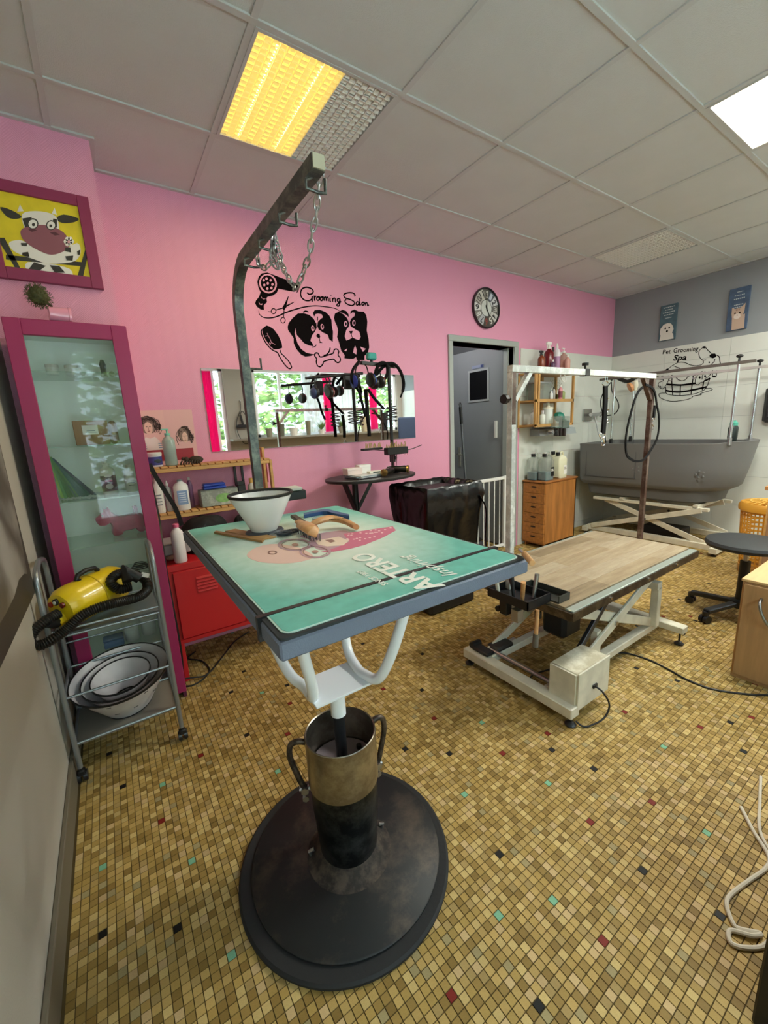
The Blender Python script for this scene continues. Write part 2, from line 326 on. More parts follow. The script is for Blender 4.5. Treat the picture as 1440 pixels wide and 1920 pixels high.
curtain(1.34, 1.48, YF+.03, .4, 2.25, HOT, 'pink curtain by the entrance, seen at the far left of the mirror')
curtain(3.34, 3.50, YF+.03, 1.26, 2.25, HOT, 'pink curtain in the shop window, seen mid mirror')
curtain(4.30, 4.46, YF+.03, 1.26, 2.25, HOT, 'pink curtain at the far end of the shop window')
curtain(2.98, 3.32, YF+.03, 1.26, 2.25, SHEER, 'white sheer curtain left of the pink one in the window')
curtain(3.52, 4.0, YF+.03, 1.26, 2.25, SHEER, 'white sheer curtain right of the pink one in the window')
# outside: ground and hedge
GR = mat('D0D8DC', .8); g = struct(MB().box(-12, 18, -16, YF-.15, -.12, -.02).build('floor_pavement', GR))
def leaves(name, x0, x1, y0, y1, z0, z1, n, m, label, cat, size=.09, seed=1, ell=False):
    r2 = random.Random(seed); mb = MB()
    for _ in range(n):
        if ell:
            a, b2, rr = r2.uniform(0, 6.283), r2.uniform(-1, 1), r2.uniform(.75, 1); s_ = math.sqrt(1-b2*b2)
            c = Vector(((x0+x1)/2+(x1-x0)/2*rr*s_*math.cos(a), (y0+y1)/2+(y1-y0)/2*rr*s_*math.sin(a), (z0+z1)/2+(z1-z0)/2*rr*b2))
        else: c = Vector((r2.uniform(x0, x1), r2.uniform(y0, y1), r2.uniform(z0, z1)))
        e = Matrix.Rotation(r2.uniform(0, 6.28), 3, 'Z') @ Matrix.Rotation(r2.uniform(0, 6.28), 3, 'X'); s1 = size*r2.uniform(.6, 1.2)
        mb.add([c+e @ Vector(p) for p in ((-s1, 0, 0), (0, -s1*.5, s1*.1), (s1, 0, 0), (0, s1*.5, s1*.1))], [(0, 1, 2, 3)])
    o = mb.build(name, m, smooth=False, rc=False); tag(o, label, cat); o['kind'] = 'stuff'; return o
leaves('hedge', -9, 15, -9.2, -8.0, 0, 4.6, 12000, mat('86A254', .7, var=.6, vscale=3), 'sunlit green hedge outside the shop window, seen in the mirror', 'hedge', .19)
# sill objects seen in the mirror
def pot(x, m, h, r, label, plant=None, y=YF+.145):
    t = thing('plant_pot', label, 'pot', (x, y, 1.22), group='pots on the window sill')
    L_(MB().lathe([(r*.7, 0), (r, h*.95), (r*1.05, h), (r*.9, h), (r*.85, h*.9), (.001, h*.85)], n=20)).build('pot', m, t)
    if plant:
        mb = MB(); r2 = random.Random(int(x*100))
        for _ in range(60):
            a = r2.uniform(0, 6.28); e = r2.uniform(.2, 1.0); L1 = r2.uniform(.05, plant); b0 = Vector((0, 0, h*.85)); tip = b0+Vector((math.cos(a)*e*L1, math.sin(a)*e*L1, L1)); sd = Vector((-math.sin(a), math.cos(a), 0))*.009
            mb.add([b0, (b0+tip)/2+sd, tip, (b0+tip)/2-sd], [(0, 1, 2, 3)])
        L_(mb).build('foliage', mat('6C8A4A', .6), t, smooth=False)
SG = mat('8C8878', .5)
for x, m, h, r, pl, lb in ((2.26, SG, .14, .06, None, 'grey pot at the left end of the window sill'), (2.46, mat('5E5C50', .6), .2, .07, None, 'tall dark grey vase on the sill'), (2.68, WHITE, .14, .08, None, 'round white pot on the sill'),
    (2.95, mat('78705A', .6), .24, .05, None, 'narrow brown vase on the sill'), (3.2, WHITE, .08, .06, .2, 'white pot with a bushy plant on the sill before the pink curtain'), (3.6, SG, .12, .06, .16, 'grey pot with a small plant on the sill'), (4.1, mat('B9A98C', .6), .3, .09, None, 'large beige vase on the sill'), (4.55, DKPLASTIC, .34, .08, None, 'tall black canister on the sill')):
    pot(x, m, h, r, lb, pl)
t = thing('office_chair_back', 'dark blue chair back seen at the right edge of the mirror', 'chair', (4.75, -.9, 0))
L_(MB().box(-.2, .2, -.03, .03, .85, 1.45, .02)).build('backrest', mat('2E3A55', .7), t); L_(MB().box(-.22, .22, -.22, .22, .44, .5, .02)).build('seat', mat('2E3A55', .7), t)
L_(MB().cyl((0, 0, .03), (0, 0, .44), .025).box(-.02, .02, -.02, .0, .4, .9)).build('column', BLACK, t)
for k in range(5):
    a = k*2*math.pi/5; L_(MB().bar((0, 0, .07), (.28*math.cos(a), .28*math.sin(a), .05), .04, .03).sphere((.28*math.cos(a), .28*math.sin(a), .025), .025)).build('leg', BLACK, t)
t = thing('hanging_clipper', 'black clipper with a looped cord hanging on the pillar, seen in the mirror', 'clipper', (1.88, YF+.03, 1.45))
L_(MB().tube(smoothpts([(0, 0, .36), (-.01, 0, .22), (-.09, .01, .05), (-.10, .01, -.12), (-.02, .01, -.3), (.08, .01, -.28), (.11, .01, -.1), (.08, .01, .08), (.01, .01, .2), (-.03, .02, .1), (.0, .02, -.05)], 6), .006, 8)).build('cord', BLACK, t)
L_(MB().box(-.10, .10, .0, .04, -.06, -.01, .01).bar((.0, .02, -.02), (-.03, .02, .14), .035, .03, .004)).build('body', DKPLASTIC, t); L_(MB().cyl((0, -.03, .36), (0, .02, .36), .008)).build('hook', SATIN, t)
# corridor beyond the door
DG = mat('83878A', .6); struct(MB().box(2.30, 2.40, YW+.16, 4.7, -.12, 2.5).build('wall_corridor_left', DG, smooth=False)); struct(MB().box(3.60, 3.70, YW+.16, 4.7, -.12, 2.5).build('wall_corridor_right', DG, smooth=False))
struct(MB().box(2.30, 3.70, 4.55, 4.65, -.12, 2.5).build('wall_corridor_end', DG, smooth=False)); struct(MB().box(2.30, 3.70, YW+.16, 4.7, 2.25, 2.35).build('ceiling_corridor', mat('6E6E70', .7), smooth=False))
# door frame
fr = MB().box(DX0-.045, DX0, YW-.018, YW+.16, 0, DZ, .002).box(DX1, DX1+.062, YW-.018, YW+.16, 0, DZ, .002).box(DX0-.045, DX1+.062, YW-.018, YW+.16, DZ, DZ+.05, .004).box(DX0, DX0+.02, YW+.05, YW+.10, 0, DZ).box(DX1-.02, DX1, YW+.05, YW+.10, 0, DZ)
struct(fr.build('trim_2', GREYT, smooth=False))
# tiled dado: whitish wall tiles in courses
ZR = [0.0, .065, .355, .645, .935, 1.225, 1.515, 1.805, 1.962]
WT = mat('DDDFD8', .28, var=.06, vscale=3)
first = None
def wtile(par, x0, x1, y0, y1, z0, z1): MB().box(x0, x1, y0, y1, z0, z1).build('tile', WT, par, smooth=False)
for a, b in zip(ZR, ZR[1:]):
    for k in range(3):
        x0 = 3.432+k*.56; x1 = min(x0+.56, XR-.006); wtile(wb, x0+.0008, x1-.0008, YW-.007, YW, a+.0008, b-.0008)
    for k in range(8):
        y1 = YW-.007-k*.56; y0 = max(y1-.56, YF); 
        if y1 > YF: wtile(wr, XR-.007, XR, y0+.0008, y1-.0008, a+.0008, b-.0008)
# ceiling
CT = mat('CCD0CF', .85, bump=.35, bscale=260, var=.03, vscale=5); ce = struct(MB().box(XL, XR, YF, YW, ZC+.02, ZC+.1).build('ceiling', mat('8B8985', .9), smooth=False))
gx = [XL]+[.607+.6*i for i in range(-1, 8)]+[XR]; gy = [YF]+[1.536+.6*j for j in range(-5, 2)]+[YW]
gx = sorted(x for x in gx if XL <= x <= XR); gy = sorted(y for y in gy if YF <= y <= YW)
LIT = {(.607, 1.536): 'yellow', (2.407, .336): 'white', (3.607, 1.536): 'off', (4.207, -.264): 'white'}  # the last white panel is an added fill, out of view
RAIL = mat('C0C4C3', .5)
for a, b in zip(gx, gx[1:]):
    for c, d_ in zip(gy, gy[1:]):
        if any(abs(a-k[0]) < .01 and abs(c-k[1]) < .01 for k in LIT): continue
        x1, y1 = b, d_
        if a < .1 and d_ > 2.4 and b <= .15: y1 = 2.43
        MB().box(a+.011, x1-.011, c+.011, y1-.011, ZC+.006, ZC+.019).build('ceiling_tile', CT, ce, smooth=False)
for x in gx[1:-1]: MB().box(x-.012, x+.012, YF, YW if x > .1 else 2.43, ZC, ZC+.007, .001).build('ceiling_rail', RAIL, ce, smooth=False)
for y in gy[1:-1]: MB().box(XL, XR, y-.012, y+.012, ZC-.0006, ZC+.0066, .001).build('ceiling_rail', RAIL, ce, smooth=False)
MB().box(.148, XR, YW-.02, YW, ZC-.002, ZC+.006).box(XL, .168, 2.41, 2.43, ZC-.002, ZC+.006).box(.148, .168, 2.43, YW, ZC-.002, ZC+.006).box(XR-.02, XR, YF, YW, ZC-.002, ZC+.006).box(XL, XL+.02, YF, 2.43, ZC-.002, ZC+.006).build('ceiling_rail', RAIL, ce, smooth=False)
def louvre(x0, y0, kind, label):
    t = thing('ceiling_light', label, 'light', (x0+.3, y0+.3, ZC))
    met = mat('EAE9E3', .35)
    L_(MB().box(-.288, .288, -.288, .288, .015, .019)).build('housing', mat('4C4A45', .5), t, smooth=False)
    L_(MB().box(-.288, -.276, -.288, .288, -.002, .018).box(.276, .288, -.288, .288, -.002, .018).box(-.276, .276, -.288, -.276, -.002, .018).box(-.276, .276, .276, .288, -.002, .018)).build('frame', RAIL, t, smooth=False)
    if kind == 'white':
        L_(MB().box(-.275, .275, -.275, .275, .002, .006)).build('diffuser', mat('FFF6DC', .5, emit=7.), t, smooth=False)
        return
    N_ = 20
    for side, (a, b) in enumerate(((0, 12), (12, 20))):
        m = MB(); y_ = kind == 'yellow' and side == 0
        for i in range(a, b):
            x = -.275+.55*i/N_; m.box(x-.001, x+.001, -.275, .275, .0, .012)
            for j in range(N_):        # curved parabolic cell floors, in a staggered wave
                yy = -.275+.55*j/N_; xs = x+.55/N_
                m.box(x+.001, xs-.001, yy-.0012, yy+.0012, .0+(.003 if i % 2 else 0), .012)
                o_ = .0138 if i % 2 else 0; m.add([(x+.0015, yy+.002+o_, .011), (xs-.0015, yy+.002+o_, .011), (xs-.0015, yy+.010+o_, .006), (x+.0015, yy+.010+o_, .006), (xs-.003, yy+.0165+o_, .0005), (x+.003, yy+.0165+o_, .0005)], [(0, 1, 2, 3), (3, 2, 4, 5)])
        L_(m).build('louvre', met if not y_ else mat('F2DC84', .35, emit=.40), t, smooth=False, rc=False)
    if kind == 'yellow':
        L_(MB().box(-.270, .05, -.27, .27, .0125, .0145)).build('tube_glow', mat('FFE67C', .5, emit=1.2), t, smooth=False)
        for x in (-.20, -.03): L_(MB().cyl((x, -.26, .0085), (x, .26, .0085), .004, n=8)).build('tube', mat('FFF3C8', .5, emit=3.5), t)
louvre(.607, 1.536, 'yellow', 'square louvred ceiling light glowing yellow on one side, above the grooming arm')
louvre(2.407, .336, 'white', 'bright white square ceiling light at the right edge')
louvre(4.207, -.264, 'white', 'added white ceiling light, unseen beyond the right edge, brightening the far corner')  # invented panel out of view, holds the far corner fill
louvre(3.607, 1.536, 'off', 'unlit square louvred ceiling panel near the far corner')
# ================================================================ GROOMING TABLE (foreground)
GX, GY = .44, .945
t = thing('grooming_table', 'round based grooming table with a teal printed mat, in the foreground', 'table', (.425, .93, 0))
TT = t
EDGE = mat('666E80', .55, bump=.25, bscale=400)
MB().box(.162, .722, .532, 1.418, .962, .992, .003).build('tabletop', EDGE, t)
mtm = bpy.data.materials.new('teal_mat'); mtm.use_nodes = True
def rrect(x0, x1, y0, y1, r, k=5):
    P = []
    for cx_, cy_, a0 in ((x1-r, y1-r, 0), (x0+r, y1-r, 90), (x0+r, y0+r, 180), (x1-r, y0+r, 270)):
        for i in range(k+1): a = math.radians(a0+90*i/k); P.append((cx_+r*math.cos(a), cy_+r*math.sin(a)))
    return P
MB().prism(rrect(.165, .719, .535, 1.415, .012), lambda u, v, w_: (u, v, .992+w_), .0045).build('rubber_pad', mat('2A2E31', .8), t)
MB().prism(rrect(.1735, .7105, .5435, 1.4065, .018), lambda u, v, w_: (u, v, .9965+w_), .0016).build('mat_border', mat('C9E4DC', .5), t)
tm_ = MB().prism(rrect(.1765, .7075, .5465, 1.4035, .016), lambda u, v, w_: (u, v, .9966+w_), .0022)
# printed ground: teal fading to a pale centre
def teal():
    m = bpy.data.materials.new('teal_print'); m.use_nodes = True; N = m.node_tree.nodes; L = m.node_tree.links; b = N['Principled BSDF']; b.inputs['Roughness'].default_value = .5
    tc = N.new('ShaderNodeTexCoord'); mp = N.new('ShaderNodeMapping'); mp.inputs['Location'].default_value = (-.02, -.16, 0); mp.inputs['Scale'].default_value = (3.0, 2.3, 0)
    g_ = N.new('ShaderNodeTexGradient'); g_.gradient_type = 'SPHERICAL'; L.new(tc.outputs['Object'], mp.inputs[0]); L.new(mp.outputs[0], g_.inputs[0])
    cr = N.new('ShaderNodeValToRGB'); cr.color_ramp.elements[0].color = lin('66B9AA'); cr.color_ramp.elements[1].color = lin('D8E6DA'); cr.color_ramp.elements[1].position = .58
    L.new(g_.outputs['Fac'], cr.inputs[0]); n_ = N.new('ShaderNodeTexNoise'); n_.inputs['Scale'].default_value = 30; n_.inputs['Detail'].default_value = 8; L.new(tc.outputs['Object'], n_.inputs[0])
    mx = N.new('ShaderNodeMix'); mx.data_type = 'RGBA'; mx.blend_type = 'OVERLAY'; mx.inputs['Factor'].default_value = .3; L.new(cr.outputs[0], mx.inputs['A']); L.new(n_.outputs['Fac'], mx.inputs['B']); L.new(mx.outputs['Result'], b.inputs['Base Color'])
    return m
tmat = tm_.build('printed_mat', teal(), t)
ZP = .9989
def pr_(poly, m, name, z=ZP, par=None, sm=0):
    P = [AZ(a, b, z).to_2d() for a, b in poly]
    if sm: P = [p.to_2d() for p in smoothpts([(p[0], p[1], 0) for p in P], 5, True)]
    return MB().prism([tuple(p) for p in P], lambda u, v, w_: (u, v, z+w_), .0003).build(name, m, tmat, smooth=False)
def zs(ox, oy, k, P): return [(ox+a/k, oy+b/k) for a, b in P]
Z2 = lambda P: zs(450, 960, 4.645, P)
SKIN = mat('E6C0B6', .5); SKIN2 = mat('E8D3C2', .5); ROSE = mat('CF6F8C', .5); LINE = mat('8A5F5C', .5); PLUM = mat('BC98A4', .5)
pr_(Z2([(60, 380), (120, 320), (230, 285), (340, 280), (470, 300), (560, 330), (640, 390), (560, 425), (440, 445), (300, 447), (150, 430)]), SKIN, 'print', sm=1)
pr_(Z2([(520, 210), (700, 185), (900, 160), (1000, 200), (960, 250), (830, 320), (700, 330), (640, 300), (600, 240)]), PLUM, 'print', sm=1)
pr_(Z2([(900, 190), (1060, 165), (1330, 125), (1358, 160), (1250, 220), (1090, 285), (960, 320), (820, 345), (700, 350), (840, 310), (950, 260)]), ROSE, 'print', ZP+.0002)
pr_(Z2([(655, 250), (860, 215), (950, 250), (900, 290), (760, 300), (680, 285)]), SKIN2, 'print', ZP+.0004)
pr_(Z2([(740, 245), (800, 238), (835, 255), (790, 268)]), mat('93706A', .5), 'print', ZP+.0006)
def ring(cx_, cy_, rx, ry, wd, m, name, z=ZP+.0008):
    a = [AZ(cx_+rx*math.cos(k*.2094), cy_+ry*math.sin(k*.2094), z) for k in range(30)]
    c = sum((Vector(p) for p in a), Vector())/30; mb = MB(); b = [c+(p-c)*(1-wd) for p in a]
    mb.add(a+b, [(k, (k+1) % 30, 30+(k+1) % 30, 30+k) for k in range(30)]); return mb.build(name, m, tmat, smooth=False, rc=False)
for cx_, cy_, rx, ry in ((450+480/4.645, 960+285/4.645, 33, 11.5), (450+655/4.645, 960+345/4.645, 30, 12)):
    ring(cx_, cy_, rx, ry, .16, PLUM, 'print'); ring(cx_, cy_, rx*.78, ry*.78, .06, LINE, 'print', ZP+.001); ring(cx_, cy_, rx*.2, ry*.25, .98, mat('B58E84', .5), 'print', ZP+.001)
ring(450+283/4.645, 960+352/4.645, 9, 3.6, .35, LINE, 'print')
for k in range(26):
    u = R.uniform(0, 1); x = 920+400*u; y = 225-75*u+R.uniform(-1, 1)*(62-45*u)+20*(1-u); cx_, cy_ = 450+x/4.645, 960+y/4.645
    ring(cx_, cy_, 2.4, 1., .98, mat('F0C9CF', .5), 'print', ZP+.0008)
WP = mat('F2F3EA', .5)
text('ARTERO', .070, lambda a, b, c_: (.473-b, .528+a*1.02, ZP+.0006+c_), 'lettering', WP, tmat, bold=.0016)
text('SINCE 1909', .019, lambda a, b, c_: (.40-b, .60+a*1.05, ZP+.0006+c_), 'lettering', WP, tmat)
text('Inspiring', .048, lambda a, b, c_: (.532-b*.9, .55+a, ZP+.0006+c_), 'lettering', WP, tmat, shear=.35)
MB().box(.1575, .7265, .620, .631, .958, 1.0).build('elastic_strap', BLACK, t, smooth=False)
# yoke of two white U tubes, plate, stem
WE = mat('F1F4F8', .25, coat=.3)
for P in ([(.26, 1.22, .962), (.272, 1.19, .88), (.30, 1.115, .752), (.322, 1.01, .640), (.345, .955, .612), (.345, .90, .612), (.332, .868, .68), (.308, .838, .78), (.285, .79, .90), (.275, .77, .962)],
          [(.585, .75, .962), (.572, .775, .86), (.535, .80, .72), (.516, .845, .625), (.505, .90, .610), (.505, .95, .610), (.516, 1.02, .635), (.54, 1.085, .74), (.57, 1.15, .88), (.58, 1.17, .962)]):
    MB().tube(smoothpts(P, 6), .0145, 14).build('yoke_tube', WE, t)
MB().box(.340, .512, .868, 1.0, .596, .603, .001).build('yoke_plate', WE, t)
MB().cyl((.43, .935, .50), (.43, .935, .597), .0215, n=24).build('stem_socket', WE, t)
MB().cyl((.43, .935, .335), (.43, .935, .53), .0165, n=20).cyl((.43, .935, .33), (.43, .935, .345), .024, n=20).build('stem', DKPLASTIC, t)
MB().lathe([(.093, .335), (.093, .341), (.001, .341)], (.43, .935, 0), n=36).build('can_floor', mat('9E8F95', .5, bump=.1), t)
MB().cyl((.495, .95, .341), (.495, .95, .352), .008, n=10).build('bolt', BLACK, t)
cs = bpy.data.materials.new('worn_steel')
MB().lathe([(.1015, .295), (.1015, .445), (.0995, .447), (.0965, .445), (.0965, .295)], (.43, .935, 0), n=48, close=True).build('can_upper', scuffed('8C8478', 'B5AE9F', .3, 9, .95), t)
MB().lathe([(.082, .02), (.086, .06), (.0965, .22), (.0965, .296), (.09, .296), (.078, .02)], (.43, .935, 0), n=48, close=True).build('can_lower', scuffed('1F2224', '4B4C4C', .3, 14, .8), t)
HN = scuffed('3B342F', '6B5D50', .45, 30, .7)
for s_ in (-1, 1):
    c0 = Vector((.43, .935, 0)); dirv = Vector((.985, -.05, 0)) if s_ > 0 else Vector((-.90, .43, 0)).normalized(); 
    P = [c0+dirv*r_+Vector((0, 0, z_)) for r_, z_ in ((.10, .425), (.125, .43), (.143, .418), (.146, .38), (.134, .33), (.122, .29), (.114, .275))]
    MB().tube(smoothpts(P, 5), .0085, 10).build('can_handle', HN, t)
    P = c0+dirv*.114+Vector((0, 0, .27)); q = Vector((-dirv.y, dirv.x, 0))
    MB().cyl(P-q*.013, P+q*.013, .012, n=6).cyl(P-dirv*.02, P+dirv*.016, .008, n=10).cyl(P+Vector((0, 0, -.03))-q*.009, P+Vector((0, 0, -.03))+q*.009, .010, n=6).build('bolt', SATIN, t)
    P = c0+dirv*.112
    MB().tube([P+Vector((0, 0, .015)), P+dirv*.008+Vector((0, 0, .045)), P-dirv*.006+Vector((0, 0, .05))], .006, 8).build('weld_lug', SATIN, t)
MB().lathe([(.02, .016), (.279, .016), (.283, .019), (.283, .023), (.279, .026), (.01, .027)], (.427, .948, 0), n=72).build('base_plate', scuffed('1D1E1F', '50443A', .5, 7, .25, .5, .72), t)
MB().lathe([(.128, .0265), (.118, .030), (.106, .040), (.094, .058), (.084, .066)], (.43, .937, 0), n=48).build('weld_mound', scuffed('211A15', '4A3D33', .8, 22), t)
MB().lathe([(.24, 0), (.308, 0), (.314, .004), (.314, .011), (.308, .016), (.24, .016)], (.420, .945, 0), n=80, close=True).build('rubber_ring', RUBBER, t)
# ================================================================ GROOMING ARM + CHAIN
ARM = scuffed('4A4D4C', '77796F', .4, 25, .6)
t = TT
def sqtube(path, w_):
    mb = MB(); vs = []; P = [Vector(p) for p in path]; K = len(P)
    for i in range(K):
        t_ = (P[min(i+1, K-1)]-P[max(i-1, 0)]).normalized(); x = Vector((1, 0, 0)); y = t_.cross(x).normalized()
        for a, b in ((-1, -1), (1, -1), (1, 1), (-1, 1)): vs.append(P[i]+x*a*w_/2+y*b*w_/2)
    fs = [(i*4+k, i*4+(k+1) % 4, i*4+4+(k+1) % 4, i*4+4+k) for i in range(K-1) for k in range(4)]+[(3, 2, 1, 0), tuple(range(K*4-4, K*4))]
    return mb.add(vs, fs)
ZA = 1.79; arc = [(.42, 1.42-.13*(1-math.cos(a)), ZA-.13+.13*math.sin(a)) for a in [math.radians(9*k) for k in range(11)]]
sqtube([(.42, 1.42, 1.055)]+arc+[(.42, .80, ZA)], .027).build('arm_post', ARM, t)
MB().box(.4075, .4325, .797, .800, ZA-.0125, ZA+.0125).build('end_cap', mat('B8B098', .5), t)
for y_ in (.83, .98, 1.13, 1.26):
    MB().tube([(.42, y_, ZA-.012), (.405, y_, ZA-.020), (.405, y_, ZA-.034), (.43, y_, ZA-.036), (.447, y_, ZA-.034), (.448, y_, ZA-.008)], .0035, 8).build('hook', ARM, t)
MB().tube([(.434, 1.42, 1.50), (.475, 1.42, 1.50), (.475, 1.42, 1.535)], .004, 8).build('hook', ARM, t)
MB().box(.34, .585, 1.395, 1.45, 1.045, 1.078, .003).box(.35, .372, 1.40, 1.445, .93, 1.046).box(.350, .372, 1.36, 1.445, .93, .945).build('clamp_bracket', mat('1C1C1D', .5), t)
MB().box(.36, .57, 1.39, 1.455, 1.079, 1.091, .003).build('clamp_plate', mat('C8C4BC', .4), t, ang=30)
MB().cyl((.361, 1.38, .90), (.361, 1.38, .93), .012, n=12).cyl((.361, 1.38, .875), (.361, 1.38, .90), .006).build('clamp_screw', BLACK, t)
def link_mesh():
    n = 12; P = []
    for k in range(n):
        a = 2*math.pi*k/n; P.append((.0105*math.cos(a)*.62, 0, .0145*math.sin(a)))
    return MB().tube(P, .0021, 6, closed=True)
def chain(name, label, path, step=.0205, group=None, scale=1.):
    t = thing(name, label, 'chain', path[0], group=group); P = smoothpts(path, 12); L0 = 0; acc = []; nxt = 0
    for a, b in zip(P, P[1:]):
        d_ = (b-a).length
        while nxt <= L0+d_: u = (nxt-L0)/d_; acc.append((a.lerp(b, u), (b-a).normalized())); nxt += step*scale
        L0 += d_
    lm = None
    for k, (p, d_) in enumerate(acc):
        if lm is None: lm = L_(link_mesh()).build('link', SATIN, t); o = lm
        else: o = lm.copy(); C.objects.link(o); o.parent = t
        q = Vector((0, 0, 1)).rotation_difference(d_).to_matrix() @ Matrix.Rotation(math.radians(90*(k % 2)+20), 3, 'Z')
        o.matrix_local = Matrix.Translation(p-Vector(path[0])) @ q.to_4x4() @ Matrix.Scale(scale, 4)
    return t
A = lambda a, b, y: tuple(AY(360+a/3.6, 280+b/3.6, y))
chain('grooming_chain', 'long steel chain looping down from the end of the grooming arm', [A(865, 195, .84), A(848, 330, .86), A(838, 450, .88), A(812, 560, .9), A(795, 700, .93), A(765, 790, .96), A(735, 870, .98), A(700, 930, 1.0), A(665, 890, 1.02), A(625, 820, 1.05), A(600, 750, 1.08)])
chain('short_chain', 'short steel chain hanging from the arm hook nearest its bend', [A(440, 715, 1.26), A(445, 770, 1.25), A(490, 800, 1.22), A(525, 770, 1.2), A(560, 700, 1.16)])
chain('bunched_chain', 'bunched doubled steel chain on the second arm hook', [A(548, 575, 1.13), A(535, 660, 1.13), A(545, 750, 1.12), A(575, 790, 1.11), A(600, 740, 1.12), A(575, 650, 1.125), A(556, 585, 1.13), A(560, 700, 1.12), A(590, 760, 1.11)], .017)
# ================================================================ THINGS ON THE TEAL TABLE
ZT = .9995
t = thing('recovery_collar', 'milky plastic recovery cone standing on the teal table', 'collar', (.353, 1.18, ZT))
MILK = glass('FBFAFA', .80, .3)
L_(MB().lathe([(.034, .006), (.089, .116), (.0905, .116), (.0355, .006)], n=48, close=True)).build('cone', MILK, t)
L_(MB().lathe([(.087, .112), (.0905, .112), (.092, .115), (.092, .120), (.0895, .121), (.087, .119)], n=56, close=True)).build('rim', BLACK, t)
L_(MB().lathe([(.030, 0), (.044, 0), (.047, .004), (.044, .009), (.031, .009)], n=40, close=True, sx=1.2)).build('neck_ring', mat('3C4048', .5), t)
def flat(name, label, cat, poly, z, h, m, sm=0, group=None):
    P = [AZ(a, b, z).to_2d() for a, b in poly]
    if sm: P = [p.to_2d() for p in smoothpts([(p[0], p[1], 0) for p in P], 4, True)]
    c = sum(P, Vector((0, 0)))/len(P); t_ = thing(name, label, cat, (c.x, c.y, z), group=group)
    return t_, MB().prism([tuple(p) for p in P], lambda u, v, w_: (u, v, z+w_), h)
F_ = lambda P: zs(250, 740, 3.6, P)
t_, m_ = flat('wooden_comb', 'long brown wooden stick lying nearest the left edge of the teal table', 'stick', F_([(545, 938), (560, 930), (885, 985), (870, 1000)]), ZT, .006, mat('A97B45', .5, var=.2)); m_.build('body', mat('A97B45', .5, var=.2), t_, smooth=False)
t_, m_ = flat('wooden_ruler', 'flat wooden strip lying against the recovery cone', 'ruler', F_([(620, 928), (690, 913), (965, 965), (880, 982)]), ZT, .004, mat('B98C55', .5)); m_.build('body', mat('B98C55', .5, var=.2), t_, smooth=False)
t = thing('scissors', 'dark handled grooming scissors beside the recovery cone', 'scissors', AZ(530, 998, ZT))
for a, b in (((505, 1003), (543, 1001)), ((506, 1001), (541, 993))):
    MB().bar(AZ(*a, ZT+.004), AZ(*b, ZT+.004), .007, .002).build('blade', SATIN, t)
for c_ in ((534, 1000), (547, 996)):
    p = AZ(*c_, ZT+.006); MB().tube([p+Vector((.02*math.cos(k*.4), .013*math.sin(k*.4), 0)) for k in range(16)], .0045, 8, closed=True).build('handle', mat('2C3440', .4), t)
BEECH = mat('D09A66', .45, var=.2, kind='wood', vscale=6)
t = thing('slicker_brush', 'pin brush with a pale wooden handle on the teal table', 'brush', AZ(600, 985, ZT))
hp = [AZ(583, 984, ZT+.03), AZ(600, 976, ZT+.036), AZ(620, 972, ZT+.03), AZ(645, 977, ZT+.02), AZ(668, 988, ZT+.012)]
MB().tube(smoothpts(hp, 6), [.010+.004*math.sin(k*.13)+.0015*(k > 20) for k in range(25)], 12, flat=.7).build('handle', BEECH, t)
hd = [AZ(560, 978, ZT+.03), AZ(572, 986, ZT+.036), AZ(584, 993, ZT+.036), AZ(594, 999, ZT+.026)]
MB().tube(smoothpts(hd, 5), [.012]*4+[.022]*8+[.017]*4, 12, flat=.5).build('head', BEECH, t)
mb = MB(); d0 = (hd[-1]-hd[0])
for k in range(60):
    p = hd[0]+d0*R.uniform(.15, .95)+Vector((R.uniform(-.012, .012), R.uniform(-.012, .012), 0)); mb.cyl((p.x, p.y, ZT), (p.x, p.y, ZT+.02), .0009, n=4)
o = mb.build('bristles', mat('55585C', .5), t); o['kind'] = 'stuff'
text('ARTERO', .012, lambda a, b, c_: tuple(AZ(617, 975, ZT+.045)+Vector((a*.9, -a*.45+b*.8, c_))), 'lettering', BLACK, t)
t = thing('second_brush', 'small wooden slicker brush with dark pins tucked behind the first', 'brush', AZ(556, 976, ZT))
MB().bar(AZ(550, 968, ZT+.02), AZ(572, 983, ZT+.028), .02, .012, .003).build('head', mat('4B4238', .5), t)
t_, m_ = flat('steel_comb', 'blue grooming comb lying behind the brush handle', 'comb', zs(550, 930, 6.857, [(135, 260), (400, 205), (470, 215), (720, 280), (722, 300), (560, 275), (440, 240), (380, 240), (140, 285)]), ZT, .012, DKPLASTIC); m_.build('spine', mat('2F4D80', .4), t_, smooth=False)
MB().bar(AZ(586, 972, ZT+.004), AZ(618, 966, ZT+.004), .012, .002).build('teeth', SATIN, t_)
t = thing('wooden_handled_tool', 'short tool with a pale wooden handle at the front right table corner', 'tool', (.70, .56, ZT))
MB().cyl(AZ(983, 1038, 1.006), AZ(998, 1056, 1.0), .0065, n=14).build('handle', BEECH, t)
MB().cyl(AZ(983, 1038, 1.006), AZ(974, 1030, 1.004), .003, n=10).build('shaft', SATIN, t)
